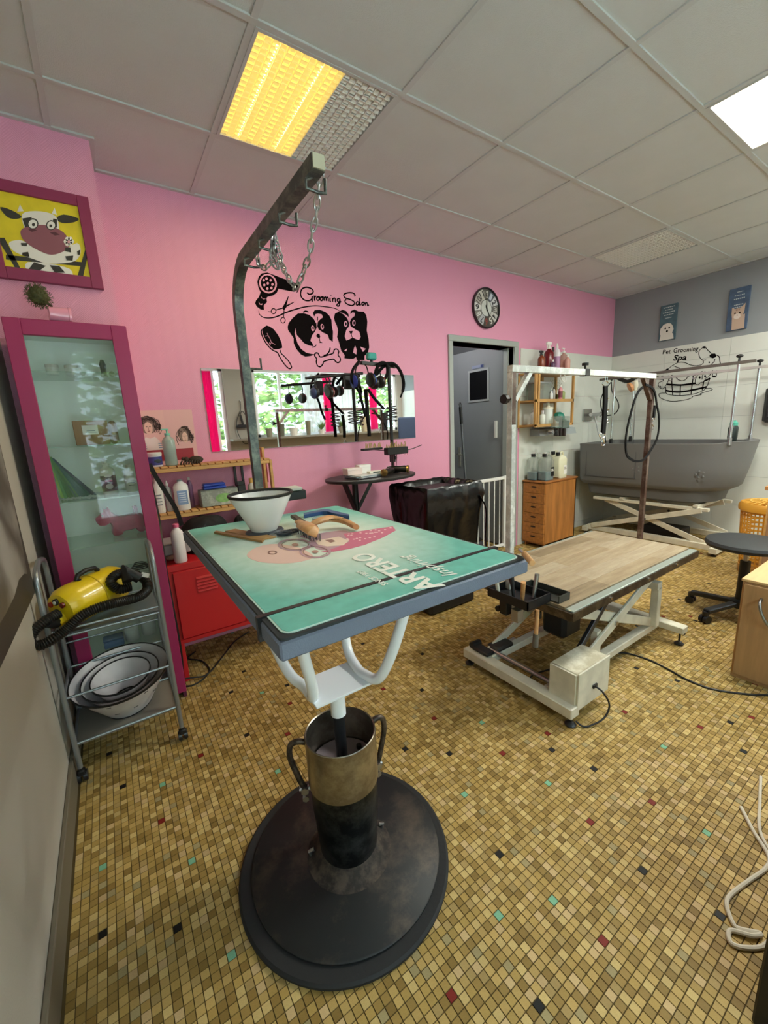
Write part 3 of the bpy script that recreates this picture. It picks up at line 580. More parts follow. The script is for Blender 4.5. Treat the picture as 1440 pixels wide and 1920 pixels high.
# ================================================================ LIFT TABLE WITH WOODEN TOP
LX0, LX1, LY0, LY1, LZ = 1.50, 2.775, .885, 1.525, .50
t = thing('lift_table', 'electric scissor lift grooming table with a wood plank top', 'table', (2.1, 1.2, 0)); LT = t
DKSTEEL = scuffed('4F463B', '756A58', .35, 18, .7)
MB().box(LX0, LX1, LY0, LY1, .462, .485, .002).box(LX0-.002, LX1, LY0-.004, LY0+.004, .452, .490).box(LX0-.004, LX0+.004, LY0, LY1, .452, .488).box(LX1-.004, LX1+.004, LY0, LY1, .452, .488).build('top_frame', DKSTEEL, t)
MB().box(LX0+.012, LX1-.008, LY0+.002, LY0+.040, .485, .496, .003).box(LX0+.012, LX1-.008, LY1-.022, LY1-.002, .485, .496, .003).build('edge_strip', mat('A3ABA2', .3, .3), t)
for x in (LX0+.30, LX0+.66, LX0+.98): MB().cyl((x, LY0-.009, .474), (x, LY0-.003, .474), .007, n=10).build('bolt', CHROME, t)
PW = [('8A765C', 'A89678'), ('8E7B62', 'AC9B80'), ('78664E', '978467'), ('97866E', 'B2A38A')]
def plankmat(a, b):
    m = scuffed(a, b, .5, 5, 0, .35, .7); mp = m.node_tree.nodes.new('ShaderNodeMapping'); mp.inputs['Scale'].default_value = (1, 8, 1)
    tc = [n for n in m.node_tree.nodes if n.type == 'TEX_COORD'][0]; nz = [n for n in m.node_tree.nodes if n.type == 'TEX_NOISE'][0]
    m.node_tree.links.new(tc.outputs['Object'], mp.inputs[0]); m.node_tree.links.new(mp.outputs[0], nz.inputs[0]); return m
PMS = [plankmat(*p) for p in PW]; rr = random.Random(5)
y = LY0+.042; row = 0
while y < LY1-.03:
    y1 = min(y+.093, LY1-.024); x = LX0+.012; first_ = True
    while x < LX1-.01:
        ln = rr.uniform(.15, .5) if first_ else rr.uniform(.42, .6); x1 = min(x+ln, LX1-.010); x1 = LX1-.010 if LX1-.01-x1 < .1 else x1
        MB().box(x+.0006, x1-.0006, y+.0006, y1-.0006, .485, .5, .0008).build('plank', PMS[rr.randrange(4)], t, smooth=False); x = x1; first_ = False
    y = y1; row += 1
# undercarriage
BXA, BXB, BYA, BYB = 1.455, 2.60, .83, 1.46
MB().box(1.435, 1.495, BYA, BYB, .045, .095, .004).build('base_beam', CREAM, t)
MB().box(2.49, 2.55, .82, 1.46, .075, .115, .004).build('base_beam', CREAM, t)
MB().box(1.49, 2.52, .955, 1.0, .06, .10, .004).build('base_rail', CREAM, t); MB().box(1.49, 2.52, 1.30, 1.345, .06, .10, .004).build('base_rail', CREAM, t)
for x, y in ((1.465, .85), (1.465, 1.44), (2.52, .845), (2.52, 1.44)):
    MB().cyl((x, y, .012), (x, y, .08), .0055, n=10).lathe([(.022, 0), (.024, .006), (.014, .016), (.007, .02)], (x, y, 0), n=20).build('foot', DKPLASTIC, t)
for y in (.945, 1.36):
    MB().bar((1.52, y, .085), (2.40, y, .44), .05, .014, .003, up=(0, 1, 0)).build('scissor_arm', CREAM, t)
    MB().bar((2.46, y+.02*(1 if y < 1.2 else -1), .11), (1.60, y+.02*(1 if y < 1.2 else -1), .44), .05, .014, .003, up=(0, 1, 0)).build('scissor_arm', CREAM, t)
    MB().cyl((1.98, y-.015, .27), (1.98, y+.03, .27), .012, n=12).build('pivot_bolt', SATIN, t)
MB().cyl((1.53, .93, .10), (1.53, 1.37, .10), .012, n=12).build('cross_rod', SATIN, t)
MB().box(2.40, 2.45, .93, 1.37, .33, .37).box(2.42, 2.46, .93, .97, .10, .34, .003).build('bracket', CREAM, t)
MB().box(1.84, 1.88, .955, .985, .10, .26).build('upright', CREAM, t)
MB().box(1.56, 1.66, 1.0, 1.30, .445, .462).box(1.56, 1.60, 1.18, 1.22, .38, .462, .002).build('crossmember', mat('C9C2B2', .5), t)
MB().bar((1.60, .97, .12), (1.98, .965, .44), .03, .02, .003, up=(0, 1, 0)).build('lift_cylinder', DKPLASTIC, t)
MB().box(1.80, 1.96, 1.10, 1.24, .16, .31, .02).build('motor', mat('141516', .5), t)
MB().box(1.475, 1.72, .835, .965, .085, .24, .006).build('control_box', scuffed('B9AE94', 'DDD6C2', .5, 9), t)
MB().box(1.470, 1.476, .840, .960, .088, .236).box(1.478, 1.722, .829, .836, .07, .243, .002).build('box_cover', CREAM, t)
MB().box(1.585, 1.615, .822, .83, .135, .150).build('socket', BLACK, t)
P = [(1.60, .826, .142), (1.60, .79, .13), (1.61, .765, .08), (1.58, .768, .03), (1.52, .79, .008), (1.49, .81, .006), (1.48, .835, .02)]
MB().tube(smoothpts(P, 6), .004, 8).build('power_lead', BLACK, t)
MB().tube(smoothpts([(1.75, 1.12, .02), (1.62, 1.16, .006), (1.55, 1.10, .008), (1.53, 1.0, .05), (1.60, .93, .12)], 6), .004, 8).build('power_lead', BLACK, t)
# H frame on the table
H1X, H2X, HY, HZ = 1.493, 2.775, 1.205, 1.52
GALV = scuffed('C9CBC8', 'F2F4F2', .3, 22, .25); OXID = scuffed('5E4A42', '86766C', .4, 14, .6)
for x in (H1X, H2X):
    MB().box(x-.013, x+.013, HY-.013, HY+.013, .44, HZ-.03, .001).build('upright_post', OXID if x < 2 else OXID, t)
    if x < 2: MB().box(x-.0145, x-.0132, HY-.013, HY+.013, .46, HZ-.03).box(x-.013, x+.013, HY-.0145, HY-.0132, .50, HZ-.25).build('post_face', GALV, t)
MB().box(H1X-.014, H2X+.014, HY-.014, HY+.014, HZ-.028, HZ, .001).build('top_bar', GALV, t)
for x, s_ in ((H1X, 1), (H2X, -1)): MB().bar((x+.015*s_, HY, HZ-.145), (x+.12*s_, HY, HZ-.022), .022, .024, .001, up=(0, 1, 0)).build('brace', GALV if s_ > 0 else OXID, t)
for x in (2.05,): MB().cyl((x, HY, HZ), (x, HY, HZ+.02), .005).cyl((x, HY, HZ+.02), (x, HY, HZ+.032), .016, n=14).box(x-.018, x+.018, HY-.017, HY+.017, HZ-.030, HZ+.002).build('clamp_knob', BLACK, t)
MB().cyl((H1X-.014, HY, HZ-.14), (H1X-.035, HY, HZ-.14), .008, n=10).cyl((H1X-.035, HY, HZ-.14), (H1X-.055, HY, HZ-.14), .020, n=8).build('clamp_knob', BLACK, t)
MB().box(H1X-.035, H1X+.03, HY-.035, HY+.03, .40, .462, .002).box(H1X-.06, H1X-.02, HY-.1, HY-.06, .38, .44, .002).build('post_clamp', mat('A7A39B', .4, .7), t)
MB().cyl((H1X+.06, HY-.12, .38), (H1X+.06, HY-.12, .41), .016, n=12).build('clamp_knob', BLACK, t); MB().cyl((H1X-.045, HY+.02, .41), (H1X-.06, HY+.02, .41), .014, n=12).build('clamp_knob', BLACK, t)
# tool trays hooked on the end of the lift table
t = thing('tool_tray', 'black tool tray with handles sticking out, on the near end of the lift table', 'tray', (1.46, 1.10, .46))
DT = mat('17181B', .4)
MB().box(1.36, 1.52, 1.00, 1.22, .50, .506).box(1.36, 1.365, 1.00, 1.22, .506, .54).box(1.515, 1.52, 1.0, 1.22, .506, .54).box(1.36, 1.52, 1.0, 1.005, .506, .54).box(1.36, 1.52, 1.215, 1.22, .506, .54).build('tray', DT, t, smooth=False)
MB().box(1.52, 1.60, .96, 1.16, .502, .507).box(1.52, 1.60, .96, .964, .507, .535).box(1.52, 1.60, 1.156, 1.16, .507, .535).box(1.596, 1.60, .96, 1.16, .507, .535).build('side_tray', mat('30332F', .35), t, smooth=False)
MB().box(1.42, 1.46, 1.16, 1.20, .40, .50, .003).build('bracket', DT, t)
for k, (x, y, m_, dx, dy) in enumerate(((1.40, 1.06, BEECH, -.02, -.02), (1.42, 1.12, DT, .01, .02), (1.46, 1.15, mat('5A2E2A', .5), .0, .03), (1.48, 1.06, SATIN, .02, .0), (1.38, 1.17, mat('C9C5B8', .5), -.01, .01))):
    q = thing('grooming_tool', ['pale wooden handle leaning in the black tool tray', 'black handled tool in the black tool tray', 'dark red handled tool in the black tool tray', 'shiny metal tool in the black tool tray', 'off-white handled tool in the black tool tray'][k], 'tool', (x, y, .507))
    MB().cyl((x, y, .508), (x+dx, y+dy, .60), .008, .010, n=12).build('handle', m_, q); MB().cyl((x+dx, y+dy, .60), (x+dx*1.1, y+dy*1.1, .615), .0105, n=12).build('cap', m_, q)
t = thing('hammer_handled_brush', 'wooden handled tool hanging below the black tool tray', 'tool', (1.40, .98, .38))
MB().cyl((1.405, .985, .50), (1.385, .975, .40), .008, .009, n=12).build('handle', BEECH, t); MB().cyl((1.385, .975, .40), (1.375, .97, .345), .012, .013, n=12).build('head', mat('5F574C', .5), t)
# foot pedal
t = thing('foot_pedal', 'black foot pedal resting on the lift table base', 'pedal', (1.50, 1.36, .095))
MB().box(1.46, 1.52, 1.31, 1.42, .096, .116, .006).cyl((1.47, 1.43, .11), (1.53, 1.43, .11), .018, n=14).build('body', BLACK, t); MB().box(1.53, 1.66, 1.30, 1.38, .095, .125, .01).build('treadle', mat('2A2622', .5), t)
MB().box(1.55, 1.74, 1.34, 1.37, .07, .092).build('cover', mat('A9A294', .5), t)
# harness strap and leash on the frame
def strap(name, label, cat, pts, w_, th, m, loc):
    t = thing(name, label, cat, loc); P = smoothpts(pts, 6); mb = MB(); vs = []
    for i, p in enumerate(P):
        tg = (P[min(i+1, len(P)-1)]-P[max(i-1, 0)]).normalized(); x = tg.cross(Vector((0, 1, 0))).normalized(); y = tg.cross(x)
        for a, b in ((-1, -1), (1, -1), (1, 1), (-1, 1)): vs.append(p+x*a*w_/2+y*b*th/2)
    K = len(P); mb.add(vs, [(i*4+k, i*4+(k+1) % 4, i*4+4+(k+1) % 4, i*4+4+k) for i in range(K-1) for k in range(4)]+[(3, 2, 1, 0), tuple(range(4*K-4, 4*K))]); mb.build('webbing', m, t); return t
Yh = lambda a, b, y=HY: AY(1060+a/8, 680+b/8, y)
NYL = mat('0F0F11', .9, bump=.3, bscale=300, spec=.2)
t = strap('grooming_harness', 'wide black padded strap hanging from the steel frame, left one', 'strap', [Yh(600, 350), Yh(598, 600), Yh(585, 850), Yh(565, 1065)], .034, .010, NYL, Yh(600, 160))
MB().tube([Yh(600, 165), Yh(598, 280)], .002, 6).tube([Yh(630, 165), Yh(632, 280)], .002, 6).tube([Yh(600+45*math.cos(k*.45), 315+40*math.sin(k*.45)) for k in range(14)], .0025, 6, closed=True).build('hook', CHROME, t)
MB().tube([Yh(555+45*math.cos(k*.45), 1090+35*math.sin(k*.45)) for k in range(14)], .003, 6, closed=True).tube(smoothpts([Yh(555, 1120), Yh(580, 1180), Yh(585, 1230), Yh(550, 1240), Yh(545, 1190), Yh(560, 1150)], 4), .003, 6).build('snap_hook', CHROME, t)
for b in (550, 720, 880): MB().tube([Yh(630+15*math.cos(k*.6), b+22*math.sin(k*.6)) for k in range(11)], .0022, 6, closed=True).build('ring', CHROME, t)
t = strap('black_leash', 'long black leash looped around the far post of the steel frame', 'leash', [Yh(1165, 365, HY-.03), Yh(1100, 430, HY-.03), Yh(1040, 560, HY-.03), Yh(985, 750, HY-.03), Yh(930, 980, HY-.03), Yh(905, 1180, HY-.03), Yh(915, 1360, HY-.03), Yh(960, 1430, HY-.03), Yh(1060, 1480, HY-.03), Yh(1180, 1450, HY-.03), Yh(1270, 1330, HY-.02), Yh(1370, 1150, HY-.02), Yh(1405, 950, HY-.02), Yh(1400, 780, HY-.02), Yh(1370, 620, HY-.02), Yh(1350, 480, HY-.02), Yh(1320, 400, HY-.02), Yh(1260, 350, HY-.02), Yh(1200, 330, HY-.02)], .013, .006, NYL, Yh(1240, 350))
MB().bar(Yh(1345, 640, HY-.025), Yh(1325, 830, HY-.025), .02, .008).build('handle_loop', NYL, t)
MB().tube([Yh(1320+22*math.cos(k*.6), 850+20*math.sin(k*.6), HY-.025) for k in range(11)], .0025, 6, closed=True).tube(smoothpts([Yh(1318, 870, HY-.025), Yh(1300, 920, HY-.025), Yh(1325, 960, HY-.025), Yh(1312, 1005, HY-.025)], 4), .003, 6).build('snap_hook', CHROME, t)
t = strap('hanging_loop', 'small white looped cord hanging over the steel frame by the wooden shelf', 'loop', [AY(1054, 697, HY), AY(1051, 705, HY), AY(1056, 715, HY), AY(1061, 712, HY), AY(1058, 702, HY), AY(1056, 697, HY)], .003, .004, WHITE, AY(1055, 697, HY))
# cable over the floor
o = MB().tube(smoothpts([(1.9, 1.03, .10), (1.98, 1.02, .03), (2.09, 1.03, .005), (2.19, .985, .0045), (2.22, .88, .0045), (2.207, .78, .0045), (2.18, .68, .0045), (2.19, .58, .0045), (2.27, .47, .0045), (2.34, .40, .0045), (2.365, .28, .0045), (2.365, .05, .0045)], 8), .0045, 8).build('power_cable', BLACK); tag(o, 'black cable curving over the floor from the lift table to the right', 'cable')
# ================================================================ MAGENTA DISPLAY CABINET
CX0, CX1, CY0, CY1, CZ = -.244, .148, 2.10, 2.43, 1.754
t = thing('display_cabinet', 'tall magenta display cabinet with a glass door in the left corner', 'cabinet', (-.05, 2.26, 0))
IN = mat('FAFFFB', .5)
MB().box(CX0, CX0+.016, CY0+.02, CY1-.002, 0, CZ).box(CX1-.016, CX1, CY0+.02, CY1-.002, 0, CZ).box(CX0, CX1, CY0+.02, CY1-.002, CZ-.016, CZ).box(CX0, CX1, CY0+.02, CY1-.002, .05, .066).build('carcass', mat('5E2440', .5), t, smooth=False)
MB().box(CX0+.0165, CX0+.0185, CY0+.021, CY1-.006, .067, CZ-.017).box(CX1-.0185, CX1-.0165, CY0+.021, CY1-.006, .067, CZ-.017).box(CX0+.017, CX1-.017, CY1-.006, CY1-.0022, .067, CZ-.017).box(CX0+.017, CX1-.017, CY0+.021, CY1-.006, CZ-.019, CZ-.0165).build('lining', IN, t, smooth=False)
dp = MB().box(CX0, CX0+.052, CY0, CY0+.02, .04, CZ, .002).box(CX1-.056, CX1, CY0, CY0+.02, .04, CZ, .002).box(CX0+.052, CX1-.056, CY0, CY0+.02, CZ-.058, CZ, .002).box(CX0+.052, CX1-.056, CY0, CY0+.02, .04, .10, .002)
dr = dp.build('door', MAGENTA, t)
MB().box(CX0+.05, CX1-.054, CY0+.008, CY0+.012, .095, CZ-.056).build('glass_pane', glass('FCFEFD', .015), dr, smooth=False)
SH = [1.571, 1.275, 1.047, .848, .66, .33]
for z in SH: MB().box(CX0+.02, CX1-.02, CY0+.03, CY1-.008, z-.005, z).build('shelf', glass('F0F8F4', .05), t, smooth=False)
for z in SH:
    for x in (CX0+.022, CX1-.022): MB().cyl((x-.003, CY0+.06, z-.010), (x+.003, CY0+.06, z-.010), .005, n=8).build('shelf_pin', SATIN, t)
YJ = 2.25
def P2(a, b, y=YJ): return AY(a, b, y)
def jar(name, label, x, y, z, r, h, m, lm, group=None, lh=.3, cat='jar', band=None):
    t = thing(name, label, cat, (x, y, z+.0005), group=group)
    L_(MB().lathe([(r*.92, 0), (r, h*.05), (r, h*(1-lh)), (r*.9, h*(1-lh))], n=24)).build('jar', m, t)
    L_(MB().lathe([(r*1.03, h*(1-lh)), (r*1.06, h*(1-lh)+.002), (r*1.06, h*.97), (r*.98, h)], n=24)).build('lid', lm, t)
    if band: L_(MB().lathe([(r*1.008, h*.12), (r*1.008, h*(1-lh)-.006)], n=24)).build('paper_band', band, t)
    return t
PALE = mat('DEE0DC', .45)
jar('cream_jar', 'small white jar on the top cabinet shelf, left one', -.135, 2.26, SH[0], .022, .042, PALE, mat('C9C8C2', .4))
jar('cream_jar', 'wider white jar on the top cabinet shelf, right one', -.065, 2.27, SH[0], .028, .042, PALE, mat('C4C3BC', .4))
t = thing('trinket', 'small dark figurine standing on the top cabinet shelf at the right', 'figurine', (.045, 2.27, SH[0]))
L_(MB().lathe([(.014, 0), (.010, .02), (.013, .05), (.006, .07)], n=14)).build('body', mat('3D3A3A', .5), t); L_(MB().sphere((.03, 0, .012), .012)).build('ball', mat('8C8A86', .4), t)
t = thing('cardboard_box', 'brown cardboard box with a white sticker in the cabinet', 'box', (-.03, 2.27, SH[1]), rz=.05)
CB = mat('A07B55', .8, var=.1); L_(MB().box(-.075, .05, -.05, .05, .001, .105, .002)).build('body', CB, t); L_(MB().box(.05, .085, -.05, .05, .001, .102, .012)).build('flap', mat('8F6D4A', .8), t)
L_(MB().box(-.045, .012, -.0508, -.0500, .045, .085)).build('sticker', mat('E9E9E6', .5), t); L_(MB().box(-.03, .0, -.0513, -.0508, .06, .0625).box(-.035, .005, -.0513, -.0508, .053, .0545)).build('print', mat('7C8C96', .5), t)
t = thing('green_fan', 'fan of long green and blue feathers at the left of the cabinet', 'fan', (-.16, 2.26, SH[2]))
rr = random.Random(8); gm = [mat('6E9A2A', .5), mat('3F7F3A', .5), mat('1F5F52', .5), mat('1F4350', .5)]; gb = [MB() for _ in gm]
for k in range(34):
    u = k/33; a = Vector((-.045+.012*u, rr.uniform(-.03, .03), .19-.012*u)); b = Vector((-.035+.125*u, rr.uniform(-.03, .03), .004+.006*rr.random())); sd = Vector((.004, 0, .001))
    gb[min(3, int(u*3.2+rr.random()*.8))].add([a-sd*.3, a+sd*.3, b+sd, b-sd], [(0, 1, 2, 3)])
for g_, m_ in zip(gb, gm):
    if g_.f: L_(g_).build('feathers', m_, t, smooth=False, rc=False)
def bottle(name, label, x, y, z, r, h, m, capm, band=None, pump=False, spray=False, group=None, cat='bottle', shoulder=.72, sx=1., txt=None, rz=0., nozzle=False):
    t = thing(name, label, cat, (x, y, z+.0005), group=group, rz=rz); s_ = h*shoulder
    L_(MB().lathe([(r*.9, 0), (r, r*.15), (r, s_*.93), (r*.8, s_*1.02), (r*.4, s_*1.1), (r*.36, s_*1.14)], n=24, sx=sx)).build('body', m, t)
    top = s_*1.14
    if pump:
        L_(MB().lathe([(r*.45, top), (r*.45, top+h*.05), (r*.15, top+h*.055), (r*.15, top+h*.12)], n=14).box(-r*.9, r*.25, -r*.2, r*.2, top+h*.12, top+h*.155, .002)).build('pump', capm, t)
    elif spray:
        L_(MB().lathe([(r*.42, top), (r*.42, top+h*.05), (r*.25, top+h*.06), (r*.25, top+h*.12)], n=12).box(-r*.85, r*.6, -r*.28, r*.28, top+h*.11, top+h*.2, .004).box(-r*.95, -r*.8, -r*.15, r*.15, top+h*.125, top+h*.165).add([(-r*.5, -r*.12, top+h*.12), (-r*.5, r*.12, top+h*.12), (-r*.9, 0, top-h*.02), (-r*.75, 0, top-h*.04)], [(0, 1, 2, 3)])).build('trigger', capm, t)
    elif nozzle: L_(MB().lathe([(r*.4, top), (r*.4, top+h*.03), (r*.12, top+h*.15)], n=12)).build('nozzle', capm, t)
    else: L_(MB().lathe([(r*.46, top-.001), (r*.48, top+h*.02), (r*.48, h*.985), (r*.4, h)], n=18)).build('cap', capm, t)
    if band: L_(MB().lathe([(r*1.012, s_*.15), (r*1.012, s_*.75)], n=24, sx=sx)).build('wrap', band, t)
    if txt:
        for k in range(txt): L_(MB().box(-r*.5*sx, r*.5*sx, -r*1.04, -r*.95, s_*(.3+.12*k), s_*(.33+.12*k))).build('print', mat('6A6E78', .5), t)
    return t
t = bottle('shampoo_bottle', 'pump bottle with a dark purple wrap standing in the cabinet', -.012, 2.25, SH[2], .03, .178, mat('D9D6D6', .4), PALE, band=mat('5A2348', .4), pump=True, shoulder=.66)
L_(MB().sphere((0, -.0295, .088), .012, sx=1.2, sy=.25, sz=.6)).build('emblem', mat('E7DCE4', .5), t); L_(MB().box(-.014, .014, -.0318, -.0302, .062, .068)).build('print', mat('D05A9A', .5), t); L_(MB().sphere((0, -.0297, .04), .014, sy=.2, sz=.9)).build('print', mat('C3B4C0', .5), t)
bottle('shampoo_bottle', 'faint white bottle at the right of the cabinet beside the purple one', .075, 2.27, SH[2], .026, .13, mat('DADCDC', .4), PALE, txt=2, shoulder=.8)
# scottish terrier figurine
t = thing('dog_figurine', 'translucent pink terrier dog figurine standing in the cabinet', 'figurine', (.01, 2.27, SH[3]), rz=.1)
DP = [(-.098, .078), (-.10, .094), (-.088, .105), (-.068, .122), (-.066, .140), (-.056, .133), (-.046, .142), (-.040, .124), (-.022, .103), (.0, .094), (.03, .094), (.058, .097), (.062, .118), (.060, .135), (.072, .122), (.070, .098), (.088, .085), (.10, .065), (.094, .042), (.086, .024), (.086, .004), (.062, .004), (.058, .022), (.03, .020), (.0, .018), (-.010, .004), (-.040, .004), (-.046, .022), (-.044, .05), (-.052, .072), (-.068, .064), (-.088, .062)]
DPs = [(p.x, p.y) for p in smoothpts([(a, b, 0) for a, b in DP], 3, True)]
pk = mat('C24A72', .3, coat=.6, var=.25, vscale=30)
mb = MB(); cx_, cz_ = 0, .06
for s_, th in ((-1, 0), (1, 0)): pass
mid = DPs; inn = [(.0+(a-0)*.9, .058+(b-.058)*.88) for a, b in DPs]; n_ = len(mid)
mb.add([(a, -.014, b) for a, b in mid]+[(a, .014, b) for a, b in mid]+[(a, -.024, b) for a, b in inn]+[(a, .024, b) for a, b in inn],
       [(i, (i+1) % n_, n_+(i+1) % n_, n_+i) for i in range(n_)]+[(i, (i+1) % n_, 2*n_+(i+1) % n_, 2*n_+i) for i in range(n_)]+[(n_+i, n_+(i+1) % n_, 3*n_+(i+1) % n_, 3*n_+i) for i in range(n_)]+[tuple(range(2*n_, 3*n_)), tuple(range(3*n_, 4*n_))])
L_(mb).build('body', pk, t, ang=60); L_(MB().cyl((-.074, -.022, .108), (-.074, -.025, .108), .003, n=8)).build('eye', BLACK, t)
t = thing('cable_coil', 'dark coiled cable on the cabinet shelf under the dog figurine', 'cable', (.05, 2.27, SH[4]))
L_(MB().tube(smoothpts([(.045*math.cos(k*.9)*(1-.02*k), .03*math.sin(k*.9), .006+.0012*k) for k in range(26)], 3), .003, 6)).build('cable', BLACK, t)
LWT = mat('D4DADA', .4)
jar('white_tub', 'white lidded tub low in the cabinet behind the trolley, left one', -.035, 2.24, SH[5], .03, .075, LWT, LWT, lh=.25)
jar('white_tub', 'white lidded tub low in the cabinet behind the trolley, right one', .04, 2.26, SH[5], .032, .085, LWT, LWT, lh=.22)
t = thing('blue_box', 'small blue box low in the cabinet behind the trolley', 'box', (-.11, 2.23, SH[5])); L_(MB().box(-.04, .04, -.03, .03, .001, .035, .003)).build('body', mat('4D6C94', .5), t); L_(MB().box(-.041, .041, -.031, .031, .035, .045, .003)).build('lid', mat('35506F', .5), t)
# things on the cabinet: topiary
t = thing('topiary_ball', 'brownish green leafy ball lying on the magenta cabinet', 'plant', AY(73, 582, 2.2))
p = AY(72, 555, 2.2); rr = random.Random(4); mb = MB().sphere(p, .034, n=16, m=10)
for _ in range(700):
    d_ = Vector((rr.gauss(0, 1), rr.gauss(0, 1), rr.gauss(0, 1))).normalized(); c_ = p+d_*rr.uniform(.034, .045); e_ = d_.cross(Vector((rr.random(), rr.random(), .3))).normalized(); f_ = (d_+e_*rr.uniform(-.6, .6)).normalized(); g_ = e_.cross(d_)
    mb.add([c_-g_*.0022, c_+f_*.007, c_+g_*.0022, c_+f_*.002], [(0, 1, 2), (0, 2, 3)])
mb.build('foliage', mat('5D6038', .8, var=.5, vscale=60), t, smooth=False, rc=False)
q = AY(98, 575, 2.22); MB().cyl(p, q, .005, n=8).build('stem', mat('4B3B2B', .7), t)
t = thing('plant_pot', 'small glossy pink plant pot lying on its side on the cabinet', 'pot', (.0, 2.24, CZ))
a_ = AY(92, 590, 2.15); a_.z = CZ+.034; b_ = a_+Vector((.060, .010, -.002)); ax_ = (b_-a_).normalized()
MB().lathe([(.002, .002), (.026, 0), (.032, .060), (.034, .061), (.034, .069), (.031, .069), (.030, .058), (.001, .052)], a_, n=28, ax=ax_).build('pot', mat('E79AB4', .2, coat=.5), t)
# ================================================================ PICTURES ON THE LEFT
def wpoly(P, y0, d, m, name, par, sm=0, x=None, close=True):       # flat shape traced on a wall plane y = y0 (or x = const), d metres proud of it
    if x is None: Q = [AY(a, b, y0-d) for a, b in P]; Q = [(q.x, q.z) for q in Q]; f = lambda u, v, w_: (u, y0-d-w_, v)
    else: Q = [AX(a, b, x-d) for a, b in P]; Q = [(q.y, q.z) for q in Q]; f = lambda u, v, w_: (x-d-w_, u, v)
    if sm: Q = [(p.x, p.y) for p in smoothpts([(a, b, 0) for a, b in Q], sm, True)]
    return MB().prism(Q, f, .0004).build(name, m, par, smooth=False)
t = thing('cow_picture', 'picture of a cartoon-like cow leaning on a fence, in a magenta frame', 'picture', (-.05, 2.43, 2.16))
YP = 2.43
fx0, fx1, fz0, fz1 = -.27, .107, 1.975, 2.352; ix0, ix1, iz0, iz1 = -.229, .062, 2.022, 2.308
MB().box(fx0, ix0, YP-.022, YP-.001, fz0, fz1, .002).box(ix1, fx1, YP-.022, YP-.001, fz0, fz1, .002).box(ix0, ix1, YP-.022, YP-.001, fz0, iz0, .002).box(ix0, ix1, YP-.022, YP-.001, iz1, fz1, .002).build('frame', mat('8C2F55', .45), t)
MB().box(ix0, ix1, YP-.012, YP-.002, iz0, iz1).build('canvas', mat('E3CC22', .6, var=.12, vscale=20), t, smooth=False)
CK, CW, CMU = mat('35322C', .6), mat('ECE8E2', .6), mat('8F5561', .6)
c_ = lambda P: zs(0, 300, 3.6, P); YC = YP-.012
wpoly(c_([(0, 525), (30, 525), (140, 735), (100, 725), (0, 560)]), YC, .0005, CK, 'print', t)
wpoly(c_([(40, 640), (560, 690), (560, 718), (40, 672)]), YC, .0005, CK, 'print', t)
wpoly(c_([(575, 605), (598, 610), (560, 795), (522, 790)]), YC, .0008, CK, 'print', t)
wpoly(c_([(60, 560), (130, 540), (200, 560), (420, 600), (520, 560), (545, 610), (530, 660), (480, 690), (330, 700), (230, 670), (100, 620)]), YC, .0012, CW, 'print', t, 3)
wpoly(c_([(185, 690), (330, 700), (470, 735), (480, 790), (330, 775), (190, 745)]), YC, .0012, CW, 'print', t, 3)
wpoly(c_([(150, 365), (240, 345), (340, 360), (385, 395), (400, 470), (380, 560), (200, 540), (165, 460)]), YC, .0016, CW, 'print', t, 3)
for P in ([(0, 320), (70, 335), (145, 380), (110, 398), (50, 385)], [(380, 395), (430, 368), (530, 395), (500, 420), (420, 425)]): wpoly(c_(P), YC, .0014, CK, 'print', t, 3)
for P in ([(115, 350), (135, 300), (160, 345)], [(350, 360), (368, 322), (385, 372)]): wpoly(c_(P), YC, .0013, CW, 'print', t)
for P in ([(150, 395), (215, 385), (200, 450), (170, 455)], [(360, 395), (385, 400), (385, 460), (350, 430)]): wpoly(c_(P), YC, .0019, CK, 'print', t)
wpoly(c_([(150, 465), (240, 440), (340, 445), (430, 490), (470, 560), (440, 610), (350, 640), (260, 610), (180, 560), (142, 510)]), YC, .0023, CMU, 'print', t, 4)
for cx_, cy_, r_, m_ in ((222, 430, 38, CK), (222, 432, 30, CW), (226, 436, 11, CK), (345, 440, 34, CK), (345, 441, 27, CW), (343, 445, 10, CK)):
    wpoly(c_([(cx_+r_*math.cos(k*.5236), cy_+r_*math.sin(k*.5236)) for k in range(12)]), YC, .0026+.0004*(40-r_)/10, m_, 'print', t)
for P in ([(190, 470), (225, 460), (250, 475), (215, 485)], [(335, 490), (370, 485), (405, 505), (370, 510)], [(140, 560), (185, 560), (180, 582), (145, 578)], [(150, 625), (190, 620), (200, 655), (150, 645)], [(440, 590), (475, 590), (480, 625), (440, 615)], [(440, 650), (495, 645), (490, 680), (450, 675)], [(195, 735), (230, 690), (310, 715), (270, 745)], [(335, 710), (400, 715), (440, 760), (370, 760)], [(520, 615), (543, 605), (540, 640), (525, 640)]): wpoly(c_(P), YC, .0030, CK if P[0][0] != 190 and P[0][0] != 335 or P[0][1] > 600 else mat('5A2E3A', .6), 'print', t)
for k in range(6): a = k*1.047; wpoly(c_([(465+20*math.cos(a)+16*math.cos(j*.8), 550+20*math.sin(a)+16*math.sin(j*.8)) for j in range(8)]), YC, .0036, CW, 'print', t)
wpoly(c_([(465+9*math.cos(j*.8), 552+9*math.sin(j*.8)) for j in range(8)]), YC, .0042, mat('D9A2A8', .5), 'print', t)
t = thing('grey_picture', 'large dark edged picture with grey marbled swirls on the left wall', 'picture', (XL, 1.45, 1.2))
MB().box(XL+.001, XL+.02, .98, 1.805, .785, 1.75, .002).build('canvas', mat('3E382F', .6), t)
w0 = bpy.data.materials.new('marbling'); w0.use_nodes = True; N_, L2 = w0.node_tree.nodes, w0.node_tree.links
